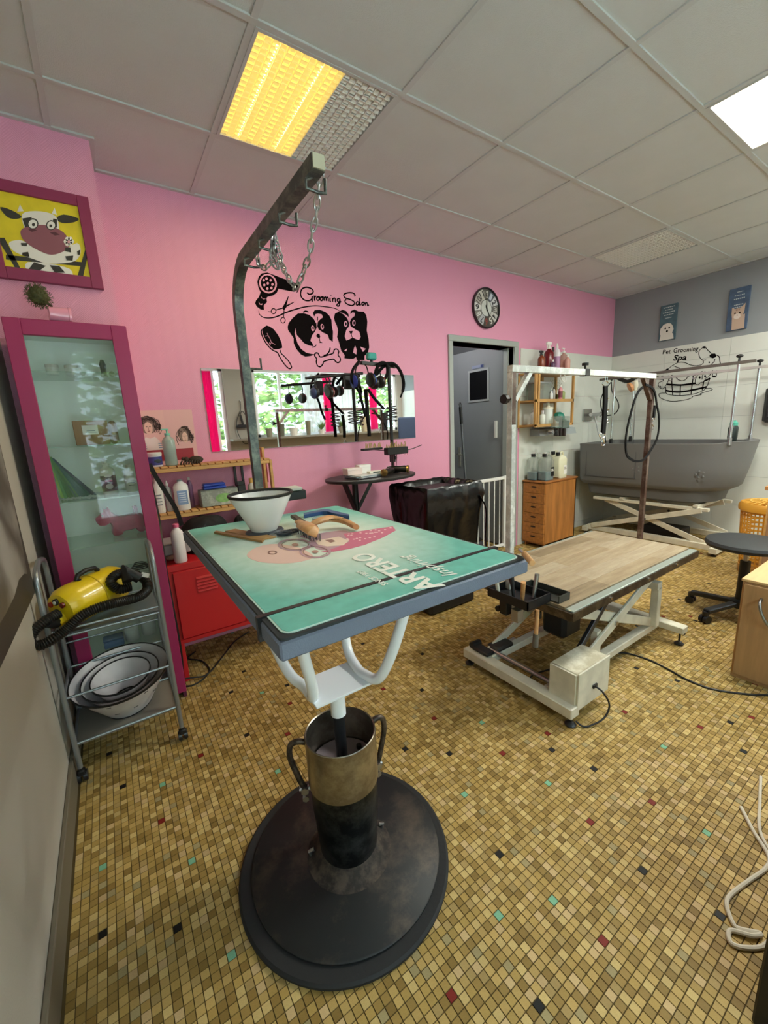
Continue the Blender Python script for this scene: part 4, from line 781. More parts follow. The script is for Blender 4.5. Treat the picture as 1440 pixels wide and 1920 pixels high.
wv = N_.new('ShaderNodeTexWave'); wv.inputs['Scale'].default_value = 2.2; wv.inputs['Distortion'].default_value = 9; wv.inputs['Detail'].default_value = 4; tc_ = N_.new('ShaderNodeTexCoord'); L2.new(tc_.outputs['Object'], wv.inputs[0]); cr_ = N_.new('ShaderNodeValToRGB'); cr_.color_ramp.elements[0].color = lin('5C554C'); cr_.color_ramp.elements[1].color = lin('A09B93'); L2.new(wv.outputs['Fac'], cr_.inputs[0]); L2.new(cr_.outputs[0], N_['Principled BSDF'].inputs['Base Color']); N_['Principled BSDF'].inputs['Roughness'].default_value = .5
MB().prism([(.98, 1.75), (.98, .87), (1.36, .865), (1.50, .87), (1.60, .89), (1.69, .885), (1.74, .87), (1.765, .95), (1.79, 1.1), (1.79, 1.75)], lambda u, v, w_: (XL+.0203+w_, u, v), .0006).build('print', w0, t, smooth=False)
# ================================================================ TROLLEY
t = thing('kitchen_trolley', 'small silver tube trolley on castors between the left wall and the cabinet', 'trolley', (-.09, 1.93, 0)); SIL = mat('9DA3A8', .38, .75)
X0, X1, Y0, Y1 = -.272, .085, 1.80, 2.06
for x, y in ((X0, Y0), (X1, Y0), (X0, Y1), (X1, Y1)):
    MB().tube(smoothpts([(x, y, .062), (x, y, .5), (x, y, .76), (x, y+(.02 if y < 1.9 else -.02), .84), (x, 1.93, .865)], 5), .0095, 10).build('leg', SIL, t)
    cc = MB().cyl((x, y, .05), (x, y, .07), .008).box(x-.013, x+.013, y-.012, y+.016, .028, .052, .004); co = cc.build('castor', BLACK, t)
    MB().cyl((x-.018, y+.004, .021), (x-.004, y+.004, .021), .0205, n=16).cyl((x+.004, y+.004, .021), (x+.018, y+.004, .021), .0205, n=16).build('wheel', DKPLASTIC, co)
for z in (.16,): MB().box(X0, X1, Y0, Y1, z-.004, z).build('lower_shelf', mat('7F786E', .5), t, smooth=False)
MB().box(X0+.01, X1-.01, Y0+.01, Y1, .60, .606).build('upper_tray', SIL, t, smooth=False)
for y in (Y0, Y1):
    for z in (.165, .36, .60, .625): MB().cyl((X0, y, z), (X1, y, z), .005, n=8).build('rail', SIL, t)
    if y == Y1:
        for z in (.50, .47): MB().cyl((X0, y, z), (X1, y, z), .004, n=8).build('rail', SIL, t)
for x in (X0, X1):
    for z in (.165, .60, .36): MB().cyl((x, Y0, z), (x, Y1, z), .005, n=8).build('rail', SIL, t)
# stacked collars on the lower shelf
def cone_stack():
    base = Vector((-.085, 1.945, .166)); tilt = Vector((-.06, -.20, 1)).normalized()
    WC = mat('D8D2D4', .45, var=.12, vscale=14)
    for k, (r0, r1, h, off) in enumerate(((.088, .178, .165, 0), (.07, .140, .145, .02), (.055, .108, .12, .045))):
        c_ = base+tilt*off
        t_ = thing('recovery_collar', ['large pale recovery cone on the lower trolley shelf, outermost of the nested three', 'middle pale recovery cone nested in the large one on the trolley', 'innermost pale recovery cone nested on the lower trolley shelf'][k], 'collar', c_, group='nested cones on the trolley')
        if k == 0: c_ = c_+Vector((0, 0, .014))
        MB().lathe([(r0, 0), (r1, h), (r1-.0015, h), (r0-.0015, .001)], c_, n=48, ax=tilt, close=True).build('cone', WC, t_)
        MB().lathe([(r1-.002, h-.004), (r1+.002, h-.004), (r1+.002, h+.003), (r1-.002, h+.003)], c_, n=48, ax=tilt, close=True).build('rim', BLACK, t_)
        MB().lathe([(r0-.002, -.002), (r0+.0015, -.002), (r0+.0025, .004), (r0-.002, .004)], c_, n=48, ax=tilt, close=True).build('neck_band', BLACK, t_)
        if k == 0:
            q = Vector((0, 0, 1)).rotation_difference(tilt)
            for a, u in ((-1.9, .35), (-1.9, .85), (-1.35, .4), (-1.1, .85), (-.7, .5), (-2.4, .85)):
                rr_ = r0+(r1-r0)*u+.0006; p = c_+q @ Vector((rr_*math.cos(a), rr_*math.sin(a), h*u)); d_ = (q @ Vector((-math.sin(a), math.cos(a), 0)))
                MB().tube([p-d_*.008, p+d_*.008], .0022, 6, flat=.5).build('slot', mat('4A4445', .6), t_)
cone_stack()
# yellow pet dryer
t = thing('pet_dryer', 'yellow pet dryer with red buttons lying on top of the trolley', 'dryer', (-.12, 1.93, .61)); YEL = mat('E8C414', .32, coat=.3)
a_ = Vector((-.208, 1.85, .694)); b_ = Vector((-.02, 2.01, .712)); ax_ = (b_-a_).normalized()
MB().lathe([(.036, -.036), (.060, -.028), (.073, -.008), (.077, .02), (.077, .08), (.079, .10), (.079, .17), (.075, .2), (.062, .224), (.034, .238), (.001, .240)], a_, n=36, ax=ax_).build('housing', YEL, t)
MB().lathe([(.0775, .094), (.0805, .096), (.0805, .100), (.0775, .102)], a_, n=36, ax=ax_, close=True).build('seam_ring', mat('C9A70F', .4), t)
n0 = AY(125, 1150, 1.84); n1 = AY(104, 1166, 1.815)
MB().tube([a_+Vector((.005, -.005, -.01)), n0, n1], [.04, .027, .0255], 18).build('nozzle', YEL, t)
up = Vector((0, 0, 1)); q = Vector((0, 0, 1)).rotation_difference(ax_); 
fc = a_-ax_*.032
fx = ax_.cross(up).normalized(); fy = fx.cross(ax_)*-1
if fy.z < 0: fy = -fy
for u, v, m_, r_ in ((-.030, .026, mat('6E1512', .3), .0105), (-.003, .036, BLACK, .0125), (.026, .024, mat('A8281C', .3), .0105)):
    p = fc-fx*u+fy*v; MB().cyl(p, p-ax_*.008, r_, n=16).build('button', m_, t)
    if m_ is BLACK: MB().cyl(p-ax_*.008, p-ax_*.012, .006, n=12).build('dial_cap', WHITE, t)
hp = a_+ax_*.10+fy*.079
MB().tube([hp-ax_*.045, hp-ax_*.035+fy*.016, hp+fy*.022, hp+ax_*.035+fy*.016, hp+ax_*.045], .009, 10).build('handle', BLACK, t)
hub = MB().tube([hp-ax_*.04+fx*.012, hp-ax_*.04-fx*.012], .006, 8); hub.build('handle_mount', BLACK, t)
HOSE = mat('16130F', .45)
def hose(path, r, name='dryer_hose'):
    P = smoothpts(path, 34); mb = MB(); L0 = 0; rr_ = []; acc = 0
    for i, p in enumerate(P):
        if i: acc += (p-P[i-1]).length
        rr_.append(r*(1+.10*math.sin(acc/.00115)))
    return mb.tube(P, rr_, 14)
HP = [AY(110, 1150, 1.80), AY(85, 1165, 1.77), AY(62, 1185, 1.75), AY(55, 1205, 1.74), AY(75, 1210, 1.735), AY(100, 1198, 1.74), AY(125, 1180, 1.755), AY(150, 1157, 1.765), AY(175, 1143, 1.775), AY(205, 1133, 1.79), AY(235, 1126, 1.82), AY(262, 1118, 1.86), AY(276, 1105, 1.91), AY(272, 1088, 1.94), AY(250, 1076, 1.94), AY(222, 1076, 1.90), AY(208, 1090, 1.87), AY(222, 1105, 1.86), AY(245, 1100, 1.87)]
P_ = []
for a, b in zip(HP, HP[1:]): P_ += [a, (a+b)/2]
P_.append(HP[-1])
h_ = hose(HP, .0175).build('hose', HOSE, t)
MB().tube([n1-Vector((0, 0, 0)), n1*.6+HP[1]*.4, HP[1]], [.024, .023, .021], 14).build('hose_cuff', BLACK, t)
MB().tube([AY(240, 1090, 1.83), AY(232, 1070, 1.86), AY(262, 1085, 1.85)], [.02, .024, .02], 12).build('hose_end', BLACK, t)
MB().obox(AY(272, 1078, 1.9), .03, .002, .018, Matrix.Rotation(.5, 3, 'Y')).build('label_tag', WHITE, t)
# ================================================================ RED METAL CABINET
t = thing('red_cabinet', 'low red metal cabinet on legs with slotted doors beneath the shelves', 'cabinet', (.5, 2.45, 0)); RED = mat('C01C24', .4, coat=.15)
RX0, RX1, RY0, RY1, RZ0, RZ1 = .160, .86, 2.26, 2.64, .215, .645
MB().box(RX0, RX1, RY0+.004, RY1, RZ0, RZ1, .004).box(RX0, RX1, RY0, RY0+.02, RZ1-.03, RZ1+.006, .003).box(RX0, RX1, RY0, RY0+.02, RZ0, RZ0+.025, .003).build('body', RED, t)
for k, (a, b) in enumerate(((RX0+.022, .508), (.512, RX1-.022))):
    d_ = MB().box(a, b, RY0-.006, RY0+.006, RZ0+.028, RZ1-.034, .003).build('door', RED, t)
    for j in range(5):
        zc = RZ1-.085-.018*j; xc = a+.155+.005*0; MB().add([(xc-.05, RY0-.0062, zc+.006), (xc+.05, RY0-.0062, zc+.006), (xc+.05, RY0-.014, zc-.004), (xc-.05, RY0-.014, zc-.004), (xc-.05, RY0-.0062, zc-.005), (xc+.05, RY0-.0062, zc-.005)], [(0, 1, 2, 3), (3, 2, 5, 4), (0, 3, 4), (1, 5, 2)]).build('louvre', RED, d_, smooth=False)
for x in (RX0+.012, RX1-.012):
    for y in (RY0+.012, RY1-.012): MB().box(x-.0125, x+.0125, y-.0125, y+.0125, 0, RZ0+.01, .002).build('leg', RED, t)
# clutter on the red cabinet
ZC2 = .6515
t = bottle('spray_can', 'white bottle with a pink cap standing on the red cabinet', .235, 2.30, ZC2, .031, .205, mat('E9E2E2', .4), mat('E06A8E', .35), shoulder=.80)
def cloth_bag(name, label, cat, c, sx, sy, sz, m, seed, group=None):
    t = thing(name, label, cat, c, group=group); rr = random.Random(seed); n, k = 22, 12; ph = [rr.uniform(0, 6) for _ in range(6)]; vs = []; mb = MB()
    for j in range(k+1):
        th = math.pi*j/k*.5
        for i in range(n):
            a = 2*math.pi*i/n; r_ = 1+.10*math.sin(3*a+ph[0])+.07*math.sin(5*a+ph[1]+2*th)+.05*math.sin(9*a+ph[2]+5*th)
            vs.append((sx*r_*math.cos(a)*math.cos(th)**.55 if j < k else 0, sy*r_*math.sin(a)*math.cos(th)**.55 if j < k else 0, .001+sz*(math.sin(th)+.07*math.sin(4*a+ph[3])*math.sin(2*th))))
    fs = [(j*n+i, j*n+(i+1) % n, (j+1)*n+(i+1) % n, (j+1)*n+i) for j in range(k) for i in range(n)]+[tuple(range(n-1, -1, -1))]
    L_(mb.add(vs, fs)).build('fabric', m, t, ang=60); return t
BG = mat('121214', .8, bump=.4, bscale=40)
cloth_bag('black_bag', 'slumped black fabric bag on the red cabinet behind the pink capped bottle', 'bag', (.40, 2.50, ZC2), .13, .10, .185, BG, 1)
cloth_bag('black_pouch', 'small black pouch on the red cabinet right of the black bag', 'bag', (.62, 2.54, ZC2), .05, .06, .15, BG, 2)
t = thing('clear_case', 'grey transparent plastic case at the left end of the red cabinet', 'case', (.195, 2.47, ZC2)); L_(MB().box(-.028, .10, -.12, .04, .03, .09, .006)).build('body', glass('C9C5C6', .6, .2), t); L_(MB().box(-.03, .102, -.122, .042, .088, .094, .002)).build('lid', mat('A5A0A0', .3), t); L_(MB().box(-.02, .06, -.115, .0, .0005, .029, .01)).build('base', mat('B98F76', .5), t)
t = thing('white_jar_lid', 'small white round lid on the red cabinet by the black pouch', 'lid', (.56, 2.44, ZC2)); L_(MB().lathe([(.02, 0), (.022, .01), (.022, .10), (.018, .105)], n=20)).build('body', WHITE, t)
cloth_bag('brown_basket', 'dark brown rounded bag on the red cabinet behind the recovery cone', 'bag', (.74, 2.43, ZC2), .085, .07, .185, mat('3A2118', .6, bump=.3), 5)
t = strap('bag_strap', 'long black strap hanging in front of the wooden shelf onto the red cabinet', 'strap', [AY(280, 870, 2.44), AY(292, 893, 2.42), AY(312, 925, 2.41), AY(330, 955, 2.41), AY(341, 985, 2.42)], .022, .006, BG, AY(280, 870, 2.44))
t = strap('trailing_cable', 'thin black cord hanging down beside the magenta cabinet', 'cable', [AY(278, 880, 2.42), AY(290, 930, 2.38), AY(300, 980, 2.33), AY(306, 1030, 2.235), AY(318, 1100, 2.225), AY(335, 1190, 2.215), AY(342, 1240, 2.22), AY(342, 1284, 2.225)], .008, .006, BLACK, (.14, 2.42, 1.1))
o = MB().tube(smoothpts([(.15, 2.21, .0045), (.19, 2.195, .0045), (.25, 2.225, .0045), (.29, 2.30, .0045), (.27, 2.42, .0045), (.21, 2.50, .0045), (.26, 2.56, .0045)], 6), .0042, 8).tube(smoothpts([(.16, 2.24, .03), (.2, 2.24, .02), (.25, 2.24, .009), (.30, 2.27, .0125), (.39, 2.40, .0045), (.49, 2.53, .0045), (.6, 2.6, .0045)], 6), .0042, 8).build('floor_cables', BLACK); tag(o, 'tangled black cables on the floor under the red cabinet', 'cable')
# ================================================================ SLATTED WOODEN SHELF
t = thing('slatted_shelf', 'pine wall shelf with two slatted boards above the red cabinet', 'shelf', (.42, 2.6, .9))
SX0, SX1, SY0, SY1 = .150, .83, 2.515, 2.676; PN = mat('D7A262', .5, var=.22, vscale=5)
for z in (.872, 1.130):
    MB().box(SX0, SX1, SY0, SY0+.018, z-.026, z-.004, .002).build('front_rail', PINE, t, smooth=False); MB().box(SX0, SX1, SY1-.018, SY1, z-.026, z-.004, .002).build('back_rail', PINE, t, smooth=False)
    x = SX0
    while x < SX1-.03: MB().box(x, x+.033, SY0-.003, SY1, z-.004, z+.006, .001).build('slat', PN, t, smooth=False); x += .0405
for x in (SX0-.014, SX1): MB().box(x, x+.016, SY0-.002, SY0+.03, .70, 1.126, .002).box(x, x+.016, SY1-.03, SY1, .655, 1.20, .002).box(x, x+.016, SY0, SY1, .84, .87).build('upright', PINE, t, smooth=False)
ZU, ZL = 1.1365, .8785
jar('paste_tub', 'white tub with a blue and white wrap on the top slatted shelf', .213, 2.575, ZU, .036, .078, mat('D6D8E4', .4), PALE, lh=.22, band=mat('3C3F86', .4))
bpy.data.objects['paste_tub']; MB().sphere((.223, 2.5405, ZU+.032), .014, sx=1.3, sy=.2, sz=.8).build('emblem', mat('2E3B44', .5), bpy.data.objects['paste_tub'])
t = bottle('gel_bottle', 'clear gel bottle with a mint pump on the top slatted shelf', .293, 2.575, ZU, .032, .235, glass('C4DCD6', .5, .2), mat('7EC8B4', .4), pump=True, shoulder=.62)
t = thing('toy_creature', 'dark brown knobbly toy creature on the top slatted shelf', 'figurine', (.39, 2.57, ZU))
mb = MB(); rr = random.Random(2); mb.sphere((.03, 0, .022), .024, sx=1.7, sy=.8, sz=.9).sphere((-.02, 0, .026), .016, sx=1.1).sphere((-.036, 0, .032), .010)
for k in range(8): a = -.045+.014*k; mb.tube([(a, -.01, .02), (a-.008, -.03, .012), (a-.012, -.034, .001)], .005, 6)
L_(mb).build('body', mat('3B2E20', .7, bump=.6, bscale=120, var=.4, vscale=60), t)
bottle('lotion_bottle', 'tall white bottle with fine print at the left of the lower slatted shelf', .200, 2.58, ZL, .0285, .19, mat('E4E1DC', .45), WHITE, nozzle=True, shoulder=.8, txt=4)
bottle('dropper_bottle', 'narrow clear bottle with a pointed nozzle on the lower slatted shelf', .252, 2.59, ZL, .019, .185, glass('D9D9DA', .5, .2), WHITE, nozzle=True, shoulder=.7)
t = bottle('powder_bottle', 'white flat bottle with a blue panel and grey cap on the lower slatted shelf', .318, 2.57, ZL, .029, .175, mat('ECEAE8', .4), mat('8E979C', .4), shoulder=.84, sx=1.35)
L_(MB().box(-.026, .026, -.0305, -.0285, .035, .115)).build('panel', mat('7C95BE', .4), t)
for k in range(5): L_(MB().box(-.018, .018, -.0312, -.0305, .05+.012*k, .054+.012*k)).build('print', mat('D8DEEA', .4), t)
bottle('dark_bottle', 'slim purple bottle with a white top behind the blue panelled bottle', .372, 2.615, ZL, .016, .18, mat('6E4768', .4), PALE, shoulder=.8)
t = thing('tissue_box', 'grey patterned box with green print on the lower slatted shelf', 'box', (.52, 2.59, ZL)); L_(MB().box(-.105, .105, -.05, .05, .001, .095, .003)).build('body', scuffed('8A9088', 'C2C4B8', .5, 14), t)
L_(MB().sphere((.02, -.0505, .045), .03, sx=1.6, sy=.03, sz=.9)).build('print', mat('8FC070', .5, var=.3, vscale=40), t); L_(MB().box(-.104, .104, -.049, .049, .095, .099)).build('lid', mat('6E7676', .5), t)
t = thing('blue_case', 'royal blue oblong case lying on the patterned box', 'case', (.50, 2.585, ZL+.0995)); L_(MB().box(-.065, .065, -.03, .03, .001, .016, .005).box(-.062, .062, -.027, .027, .016, .035, .006)).build('body', mat('2B47A8', .35), t)
t = thing('black_tin', 'black upright tin right of the patterned box on the lower shelf', 'tin', (.655, 2.585, ZL)); L_(MB().box(-.022, .022, -.03, .03, .001, .105, .002)).build('body', BLACK, t); L_(MB().box(-.018, .018, -.012, .012, .105, .125)).build('contents', mat('2B2B2E', .5), t)
bottle('small_bottle', 'small grey and gold bottle by the arm post on the lower shelf', .72, 2.58, ZL, .024, .14, mat('B9B3A8', .4), mat('C9A04E', .4), shoulder=.7)
for k, (x, c2, lb) in enumerate(((.60, '2A1A1C', 'dark red'), (.645, '171718', 'black'), (.80, '8A2A2A', 'red'))):
    t = thing('hanging_brush', lb+' handled comb hanging behind the table by the shelf', 'comb', (x+.05, 2.66, 1.1)); L_(MB().box(-.008, .008, -.003, .003, -.13, .0, .002).tube([(.007*math.cos(k2*.6), 0, .006+.007*math.sin(k2*.6)) for k2 in range(11)], .0015, 6, closed=True)).build('body', mat(c2, .4), t)
# poster behind the shelf
t = thing('curly_hair_poster', 'pink poster with line drawings of two curly haired women behind the shelf', 'poster', (.31, YW, 1.3))
MB().box(.145, .452, YW-.004, YW-.001, 1.135, 1.445).build('sheet', mat('E2AFAE', .5), t, smooth=False); MB().box(.145, .30, YW-.0044, YW-.004, 1.135, 1.445).build('sheet_left_half', mat('E6B4B0', .5), t, smooth=False)  # left half of the sheet in a slightly lighter pink
MB().box(.150, .43, YW-.0050, YW-.0044, 1.16, 1.225).build('print', mat('9E2A38', .5), t, smooth=False)
rr = random.Random(12)
INK = mat('3B2C2A', .6)
for (hx, hz, sw, sh, n_) in ((.215, 1.36, .05, .055, 30), (.395, 1.30, .036, .05, 20)):
    MB().prism([(hx+sw*.95*math.cos(k*.5236)*(1+.1*math.sin(k*2.3)), hz+sh*.9*math.sin(k*.5236)+.005) for k in range(12)], lambda u, v, w_: (u, YW-.0048-w_, v), .0003).build('hair_print', mat('8C7268', .6), t, smooth=False)
    mb = MB()
    for k in range(n_):
        a = rr.uniform(-.4, 3.54); r0 = rr.uniform(.45, .8); pts = []
        for j in range(7): u = j/6; pts.append((hx+sw*(r0+u*.6)*math.cos(a+.45*math.sin(u*7+k)), YW-.0055, hz+sh*(r0+u*.55)*math.sin(a+.45*math.sin(u*7+k))-u*.012))
        mb.tube(smoothpts(pts, 3), .0011, 4)
    o = mb.build('curl_lines', INK, t); o['kind'] = 'stuff'
    MB().prism([(hx+sw*.42*math.cos(k*.5236), hz-.012+sh*.62*math.sin(k*.5236)) for k in range(12)], lambda u, v, w_: (u, YW-.0056-w_, v), .0003).build('face_print', mat('E8BFB0', .5), t, smooth=False)
    for dx in (-.008, .008): MB().box(hx+dx-.0045, hx+dx+.0045, YW-.0064, YW-.006, hz-.006, hz-.003).build('eye_print', INK, t, smooth=False)
    MB().box(hx-.006, hx+.006, YW-.0064, YW-.006, hz-.030, hz-.026).box(hx-.0008, hx+.0008, YW-.0064, YW-.006, hz-.024, hz-.006).build('mouth_print', mat('8A3B3A', .5), t, smooth=False)
MB().prism([(.165, 1.225), (.175, 1.275), (.195, 1.30), (.215, 1.29), (.24, 1.30), (.262, 1.275), (.27, 1.225)], lambda u, v, w_: (u, YW-.0050-w_, v), .0004).build('shoulder_print', mat('E9D8D4', .5), t, smooth=False)
for k in range(3):
    for x in (.172, .252): MB().box(x, x+.02, YW-.0062, YW-.0056, 1.235+.012*k, 1.239+.012*k).build('stripe_print', mat('6E86A8', .5), t, smooth=False)
# ================================================================ MIRROR
MR = bpy.data.materials.new('mirror_silver'); MR.use_nodes = True; b_ = MR.node_tree.nodes['Principled BSDF']; b_.inputs['Base Color'].default_value = (.88, .90, .89, 1); b_.inputs['Metallic'].default_value = 1; b_.inputs['Roughness'].default_value = .015
t = thing('wall_mirror', 'long frameless mirror on the pink wall reflecting the shop window', 'mirror', (1.33, YW, 1.44))
MB().box(.532, 2.118, YW-.0062, YW-.001, 1.191, 1.681).build('backing', mat('9FB0A8', .3), t, smooth=False); MB().box(.5335, 2.1165, YW-.0068, YW-.0063, 1.1925, 1.6795).build('silvered_face', MR, t, smooth=False)
# ================================================================ WALL LETTERING AND STICKERS
STK = mat('0D080B', .9, spec=.1); PNK = mat('E49AB8', .55)
def tx(s, p0, p1, hgt, out, name, m, par, shear=0., bold=0., cap=.73):       # text from p0 to p1 (left to right), capitals hgt high, out = unit vector off the surface
    cu = bpy.data.curves.new('lettering', 'FONT'); cu.body = s; cu.size = 1; cu.shear = shear; cu.offset = bold; cu.resolution_u = 3
    o = bpy.data.objects.new('lettering', cu); C.objects.link(o); dg = bpy.context.evaluated_depsgraph_get(); dg.update()
    me = o.evaluated_get(dg).to_mesh(); xs = [v.co.x for v in me.vertices]; x0, x1 = min(xs), max(xs); p0, p1 = Vector(p0), Vector(p1); out = Vector(out)
    up = (out.cross((p1-p0).normalized())).normalized(); d_ = (p1-p0)/(x1-x0)
    V_ = [p0+d_*(v.co.x-x0)+up*(v.co.y/cap*hgt)+out*.0004 for v in me.vertices]; F_2 = [tuple(p.vertices) for p in me.polygons]
    bpy.data.objects.remove(o); bpy.data.curves.remove(cu); return MB().add(V_, F_2).build(name, m, par, smooth=False, rc=False)
def stroke(P, w_, m, name, par, y=None, x=None, d=.001, k=5, closed=False, taper=False):
    Q = [AY(a, b, y-d) if x is None else AX(a, b, x-d) for a, b in P]; S_ = smoothpts(Q, k, closed); out = Vector((0, -1, 0)) if x is None else Vector((-1, 0, 0)); n_ = len(S_); vs = []; fs = []
    for i, p in enumerate(S_):
        t_ = (S_[(i+1) % n_]-S_[i-1]) if closed else (S_[min(i+1, n_-1)]-S_[max(i-1, 0)]); sd = t_.cross(out).normalized()*w_/2*(1 if not taper else .35+.65*math.sin(math.pi*i/(n_-1)))
        vs += [p-sd, p+sd, p-sd+out*.0004, p+sd+out*.0004]
    for i in range(n_ if closed else n_-1):
        j = (i+1) % n_; fs += [(4*i+2, 4*i+3, 4*j+3, 4*j+2), (4*i, 4*i+2, 4*j+2, 4*j), (4*i+1, 4*j+1, 4*j+3, 4*i+3)]
    return MB().add(vs, fs).build(name, m, par, smooth=False)
t = thing('salon_sticker', 'black wall sticker reading Grooming Salon with two dog heads above the mirror', 'sticker', (1.35, YW, 1.95))
ZA_ = lambda P: zs(470, 500, 9.6, P); ZB_ = lambda P: zs(530, 530, 8.47, P)
def WS(P, nm, w_=.0062, z=ZB_, **k): return stroke(z(P), w_*1.45, STK, nm, t, y=YW, **k)
def WQ(P, nm, d=.001, z=ZB_, m=STK, sm=0): return wpoly(z(P), YW, d, m, nm, t, sm)
# lettering, drawn as pen strokes
for P in ([(385, 160), (425, 185), (470, 170), (485, 130), (450, 92), (375, 72), (308, 100), (284, 170), (302, 235), (352, 278), (415, 286), (458, 262), (470, 215)], [(470, 212), (468, 305)],
          [(500, 205), (508, 290)], [(506, 240), (518, 218), (533, 222)], [(560, 222), (540, 245), (548, 275), (570, 278), (582, 250), (566, 224), (592, 228)], [(615, 225), (595, 250), (603, 280), (625, 282), (638, 255), (620, 228), (650, 228)],
          [(655, 225), (660, 288)], [(660, 245), (680, 228), (690, 245), (692, 292)], [(692, 250), (712, 232), (724, 250), (726, 296)], [(752, 240), (752, 295), (768, 300)], [(790, 245), (795, 305)], [(795, 262), (820, 245), (835, 262), (838, 305), (850, 308)],
          [(905, 255), (875, 258), (866, 285), (882, 308), (905, 290), (910, 258), (908, 330), (890, 370), (862, 365), (870, 340), (930, 300)]):
    WS(P, 'letter_stroke')
WS([(762, 203), (764, 207), (766, 211)], 'letter_dot', .009)
for P in ([(1138, 220), (1150, 195), (1115, 165), (1050, 160), (985, 178), (970, 210), (1000, 245), (1075, 268), (1130, 300), (1140, 335), (1105, 362), (1050, 352), (1000, 320), (990, 285), (1012, 268)],
          [(1205, 305), (1180, 305), (1165, 335), (1180, 358), (1205, 340), (1210, 305), (1212, 350), (1228, 355)], [(1222, 240), (1228, 340), (1245, 352)], [(1275, 310), (1256, 330), (1262, 355), (1285, 352), (1292, 325), (1275, 310), (1302, 315)], [(1308, 315), (1314, 362)], [(1314, 332), (1335, 318), (1346, 335), (1348, 365), (1370, 352)]): WS(P, 'letter_stroke')
# hair dryer
WQ([(120, 270), (145, 180), (200, 120), (300, 105), (420, 150), (560, 205), (720, 260), (820, 300), (850, 350), (800, 455), (660, 430), (500, 395), (470, 470), (400, 520), (300, 545), (285, 570), (295, 640), (265, 665), (235, 700), (240, 780), (180, 770), (110, 720), (80, 660), (95, 610), (150, 540), (180, 460), (140, 380)], 'dryer_shape', z=ZA_)
def ell(cx_, cy_, rx, ry, a0=0, n_=20): c, s_ = math.cos(a0), math.sin(a0); return [(cx_+rx*math.cos(k*2*math.pi/n_)*c-ry*math.sin(k*2*math.pi/n_)*s_, cy_+rx*math.cos(k*2*math.pi/n_)*s_+ry*math.sin(k*2*math.pi/n_)*c) for k in range(n_)]
WQ(ell(312, 305, 158, 178, -.35), 'dryer_ring', .0015, ZA_, PNK); WQ(ell(312, 303, 128, 150, -.35), 'dryer_grille', .002, ZA_)
for cx_, cy_ in ((285, 215), (235, 245), (360, 245), (308, 300), (245, 330), (392, 320), (300, 395), (373, 383)): WQ(ell(cx_, cy_, 22, 25, 0, 10), 'grille_hole', .0025, ZA_, PNK)
for P in ([(185, 530), (215, 575), (270, 580), (235, 590), (195, 565)], [(140, 630), (170, 670), (220, 665), (200, 690), (160, 680)]): WQ(P, 'dryer_gap', .0015, ZA_, PNK)
WS([(848, 345), (862, 400), (830, 465)], 'dryer_line', .0035, ZA_)
WS([(148, 790), (160, 860), (240, 915), (360, 922), (480, 895), (620, 830), (800, 770), (1000, 720), (1200, 705), (1440, 735), (1550, 765), (1620, 820)], 'swoosh', .0055, ZA_, taper=True)
WQ([(675, 528), (682, 545), (650, 680), (600, 800), (570, 735), (620, 650)], 'scissor_blade', z=ZA_); WQ([(785, 630), (780, 645), (650, 720), (600, 790), (580, 740), (650, 690)], 'scissor_blade', .0012, z=ZA_)
WS([(590, 745), (500, 765), (450, 785)], 'scissor_shank', .004, ZA_); WS([(602, 790), (595, 850), (592, 915)], 'scissor_shank', .004, ZA_)
WS(ell(412, 800, 42, 45, 0, 10), 'scissor_ring', .0035, ZA_, closed=True); WS(ell(582, 965, 40, 50, 0, 10), 'scissor_ring', .0035, ZA_, closed=True); WS([(365, 812), (315, 808)], 'scissor_rest', .003, ZA_)
WS([(200, 1130), (190, 1180), (215, 1260), (280, 1380), (380, 1490), (480, 1545), (520, 1620), (590, 1730), (670, 1820), (715, 1835), (735, 1800), (690, 1710), (600, 1610), (550, 1560), (530, 1500)], 'brush_outline', .005, ZA_)
WQ([(285, 1058), (205, 1120), (215, 1200), (260, 1300), (340, 1420), (420, 1490), (500, 1485), (570, 1460), (560, 1380), (500, 1240), (420, 1130), (340, 1075)], 'brush_pad', z=ZA_)
for P in ([(295, 1195), (320, 1250), (350, 1300), (375, 1360), (440, 1400)], [(260, 1250), (315, 1240)], [(345, 1360), (325, 1400)], [(370, 1365), (350, 1405)]): stroke(ZA_(P), .0025, PNK, 'brush_mark', t, y=YW, d=.0016)
# dog heads
WQ([(80, 700), (95, 640), (160, 560), (240, 490), (330, 485), (420, 510), (490, 570), (535, 650), (540, 720), (510, 780), (465, 840), (440, 920), (470, 960), (490, 1010), (430, 1000), (340, 960), (280, 890), (225, 830), (205, 720), (190, 800), (205, 860), (235, 960), (290, 1050), (370, 1110), (450, 1130), (520, 1140), (440, 1165), (360, 1175), (290, 1140), (215, 1050), (175, 960), (175, 880), (120, 800), (85, 750)], 'dog_fur', .001)
WQ([(480, 480), (510, 435), (590, 430), (680, 465), (740, 520), (775, 590), (780, 680), (800, 780), (795, 940), (740, 900), (720, 830), (640, 790), (570, 740), (550, 690), (560, 620), (600, 580), (640, 550), (620, 500), (560, 490), (520, 500), (500, 540)], 'dog_fur', .001)
for cx_, cy_, rx, ry in ((478, 725, 26, 46), (628, 700, 26, 46)): WQ(ell(cx_, cy_, rx, ry, -.15, 12), 'dog_eye', .0016, m=PNK); WQ(ell(cx_+6, cy_-4, 13, 26, -.1, 10), 'dog_pupil', .0021)
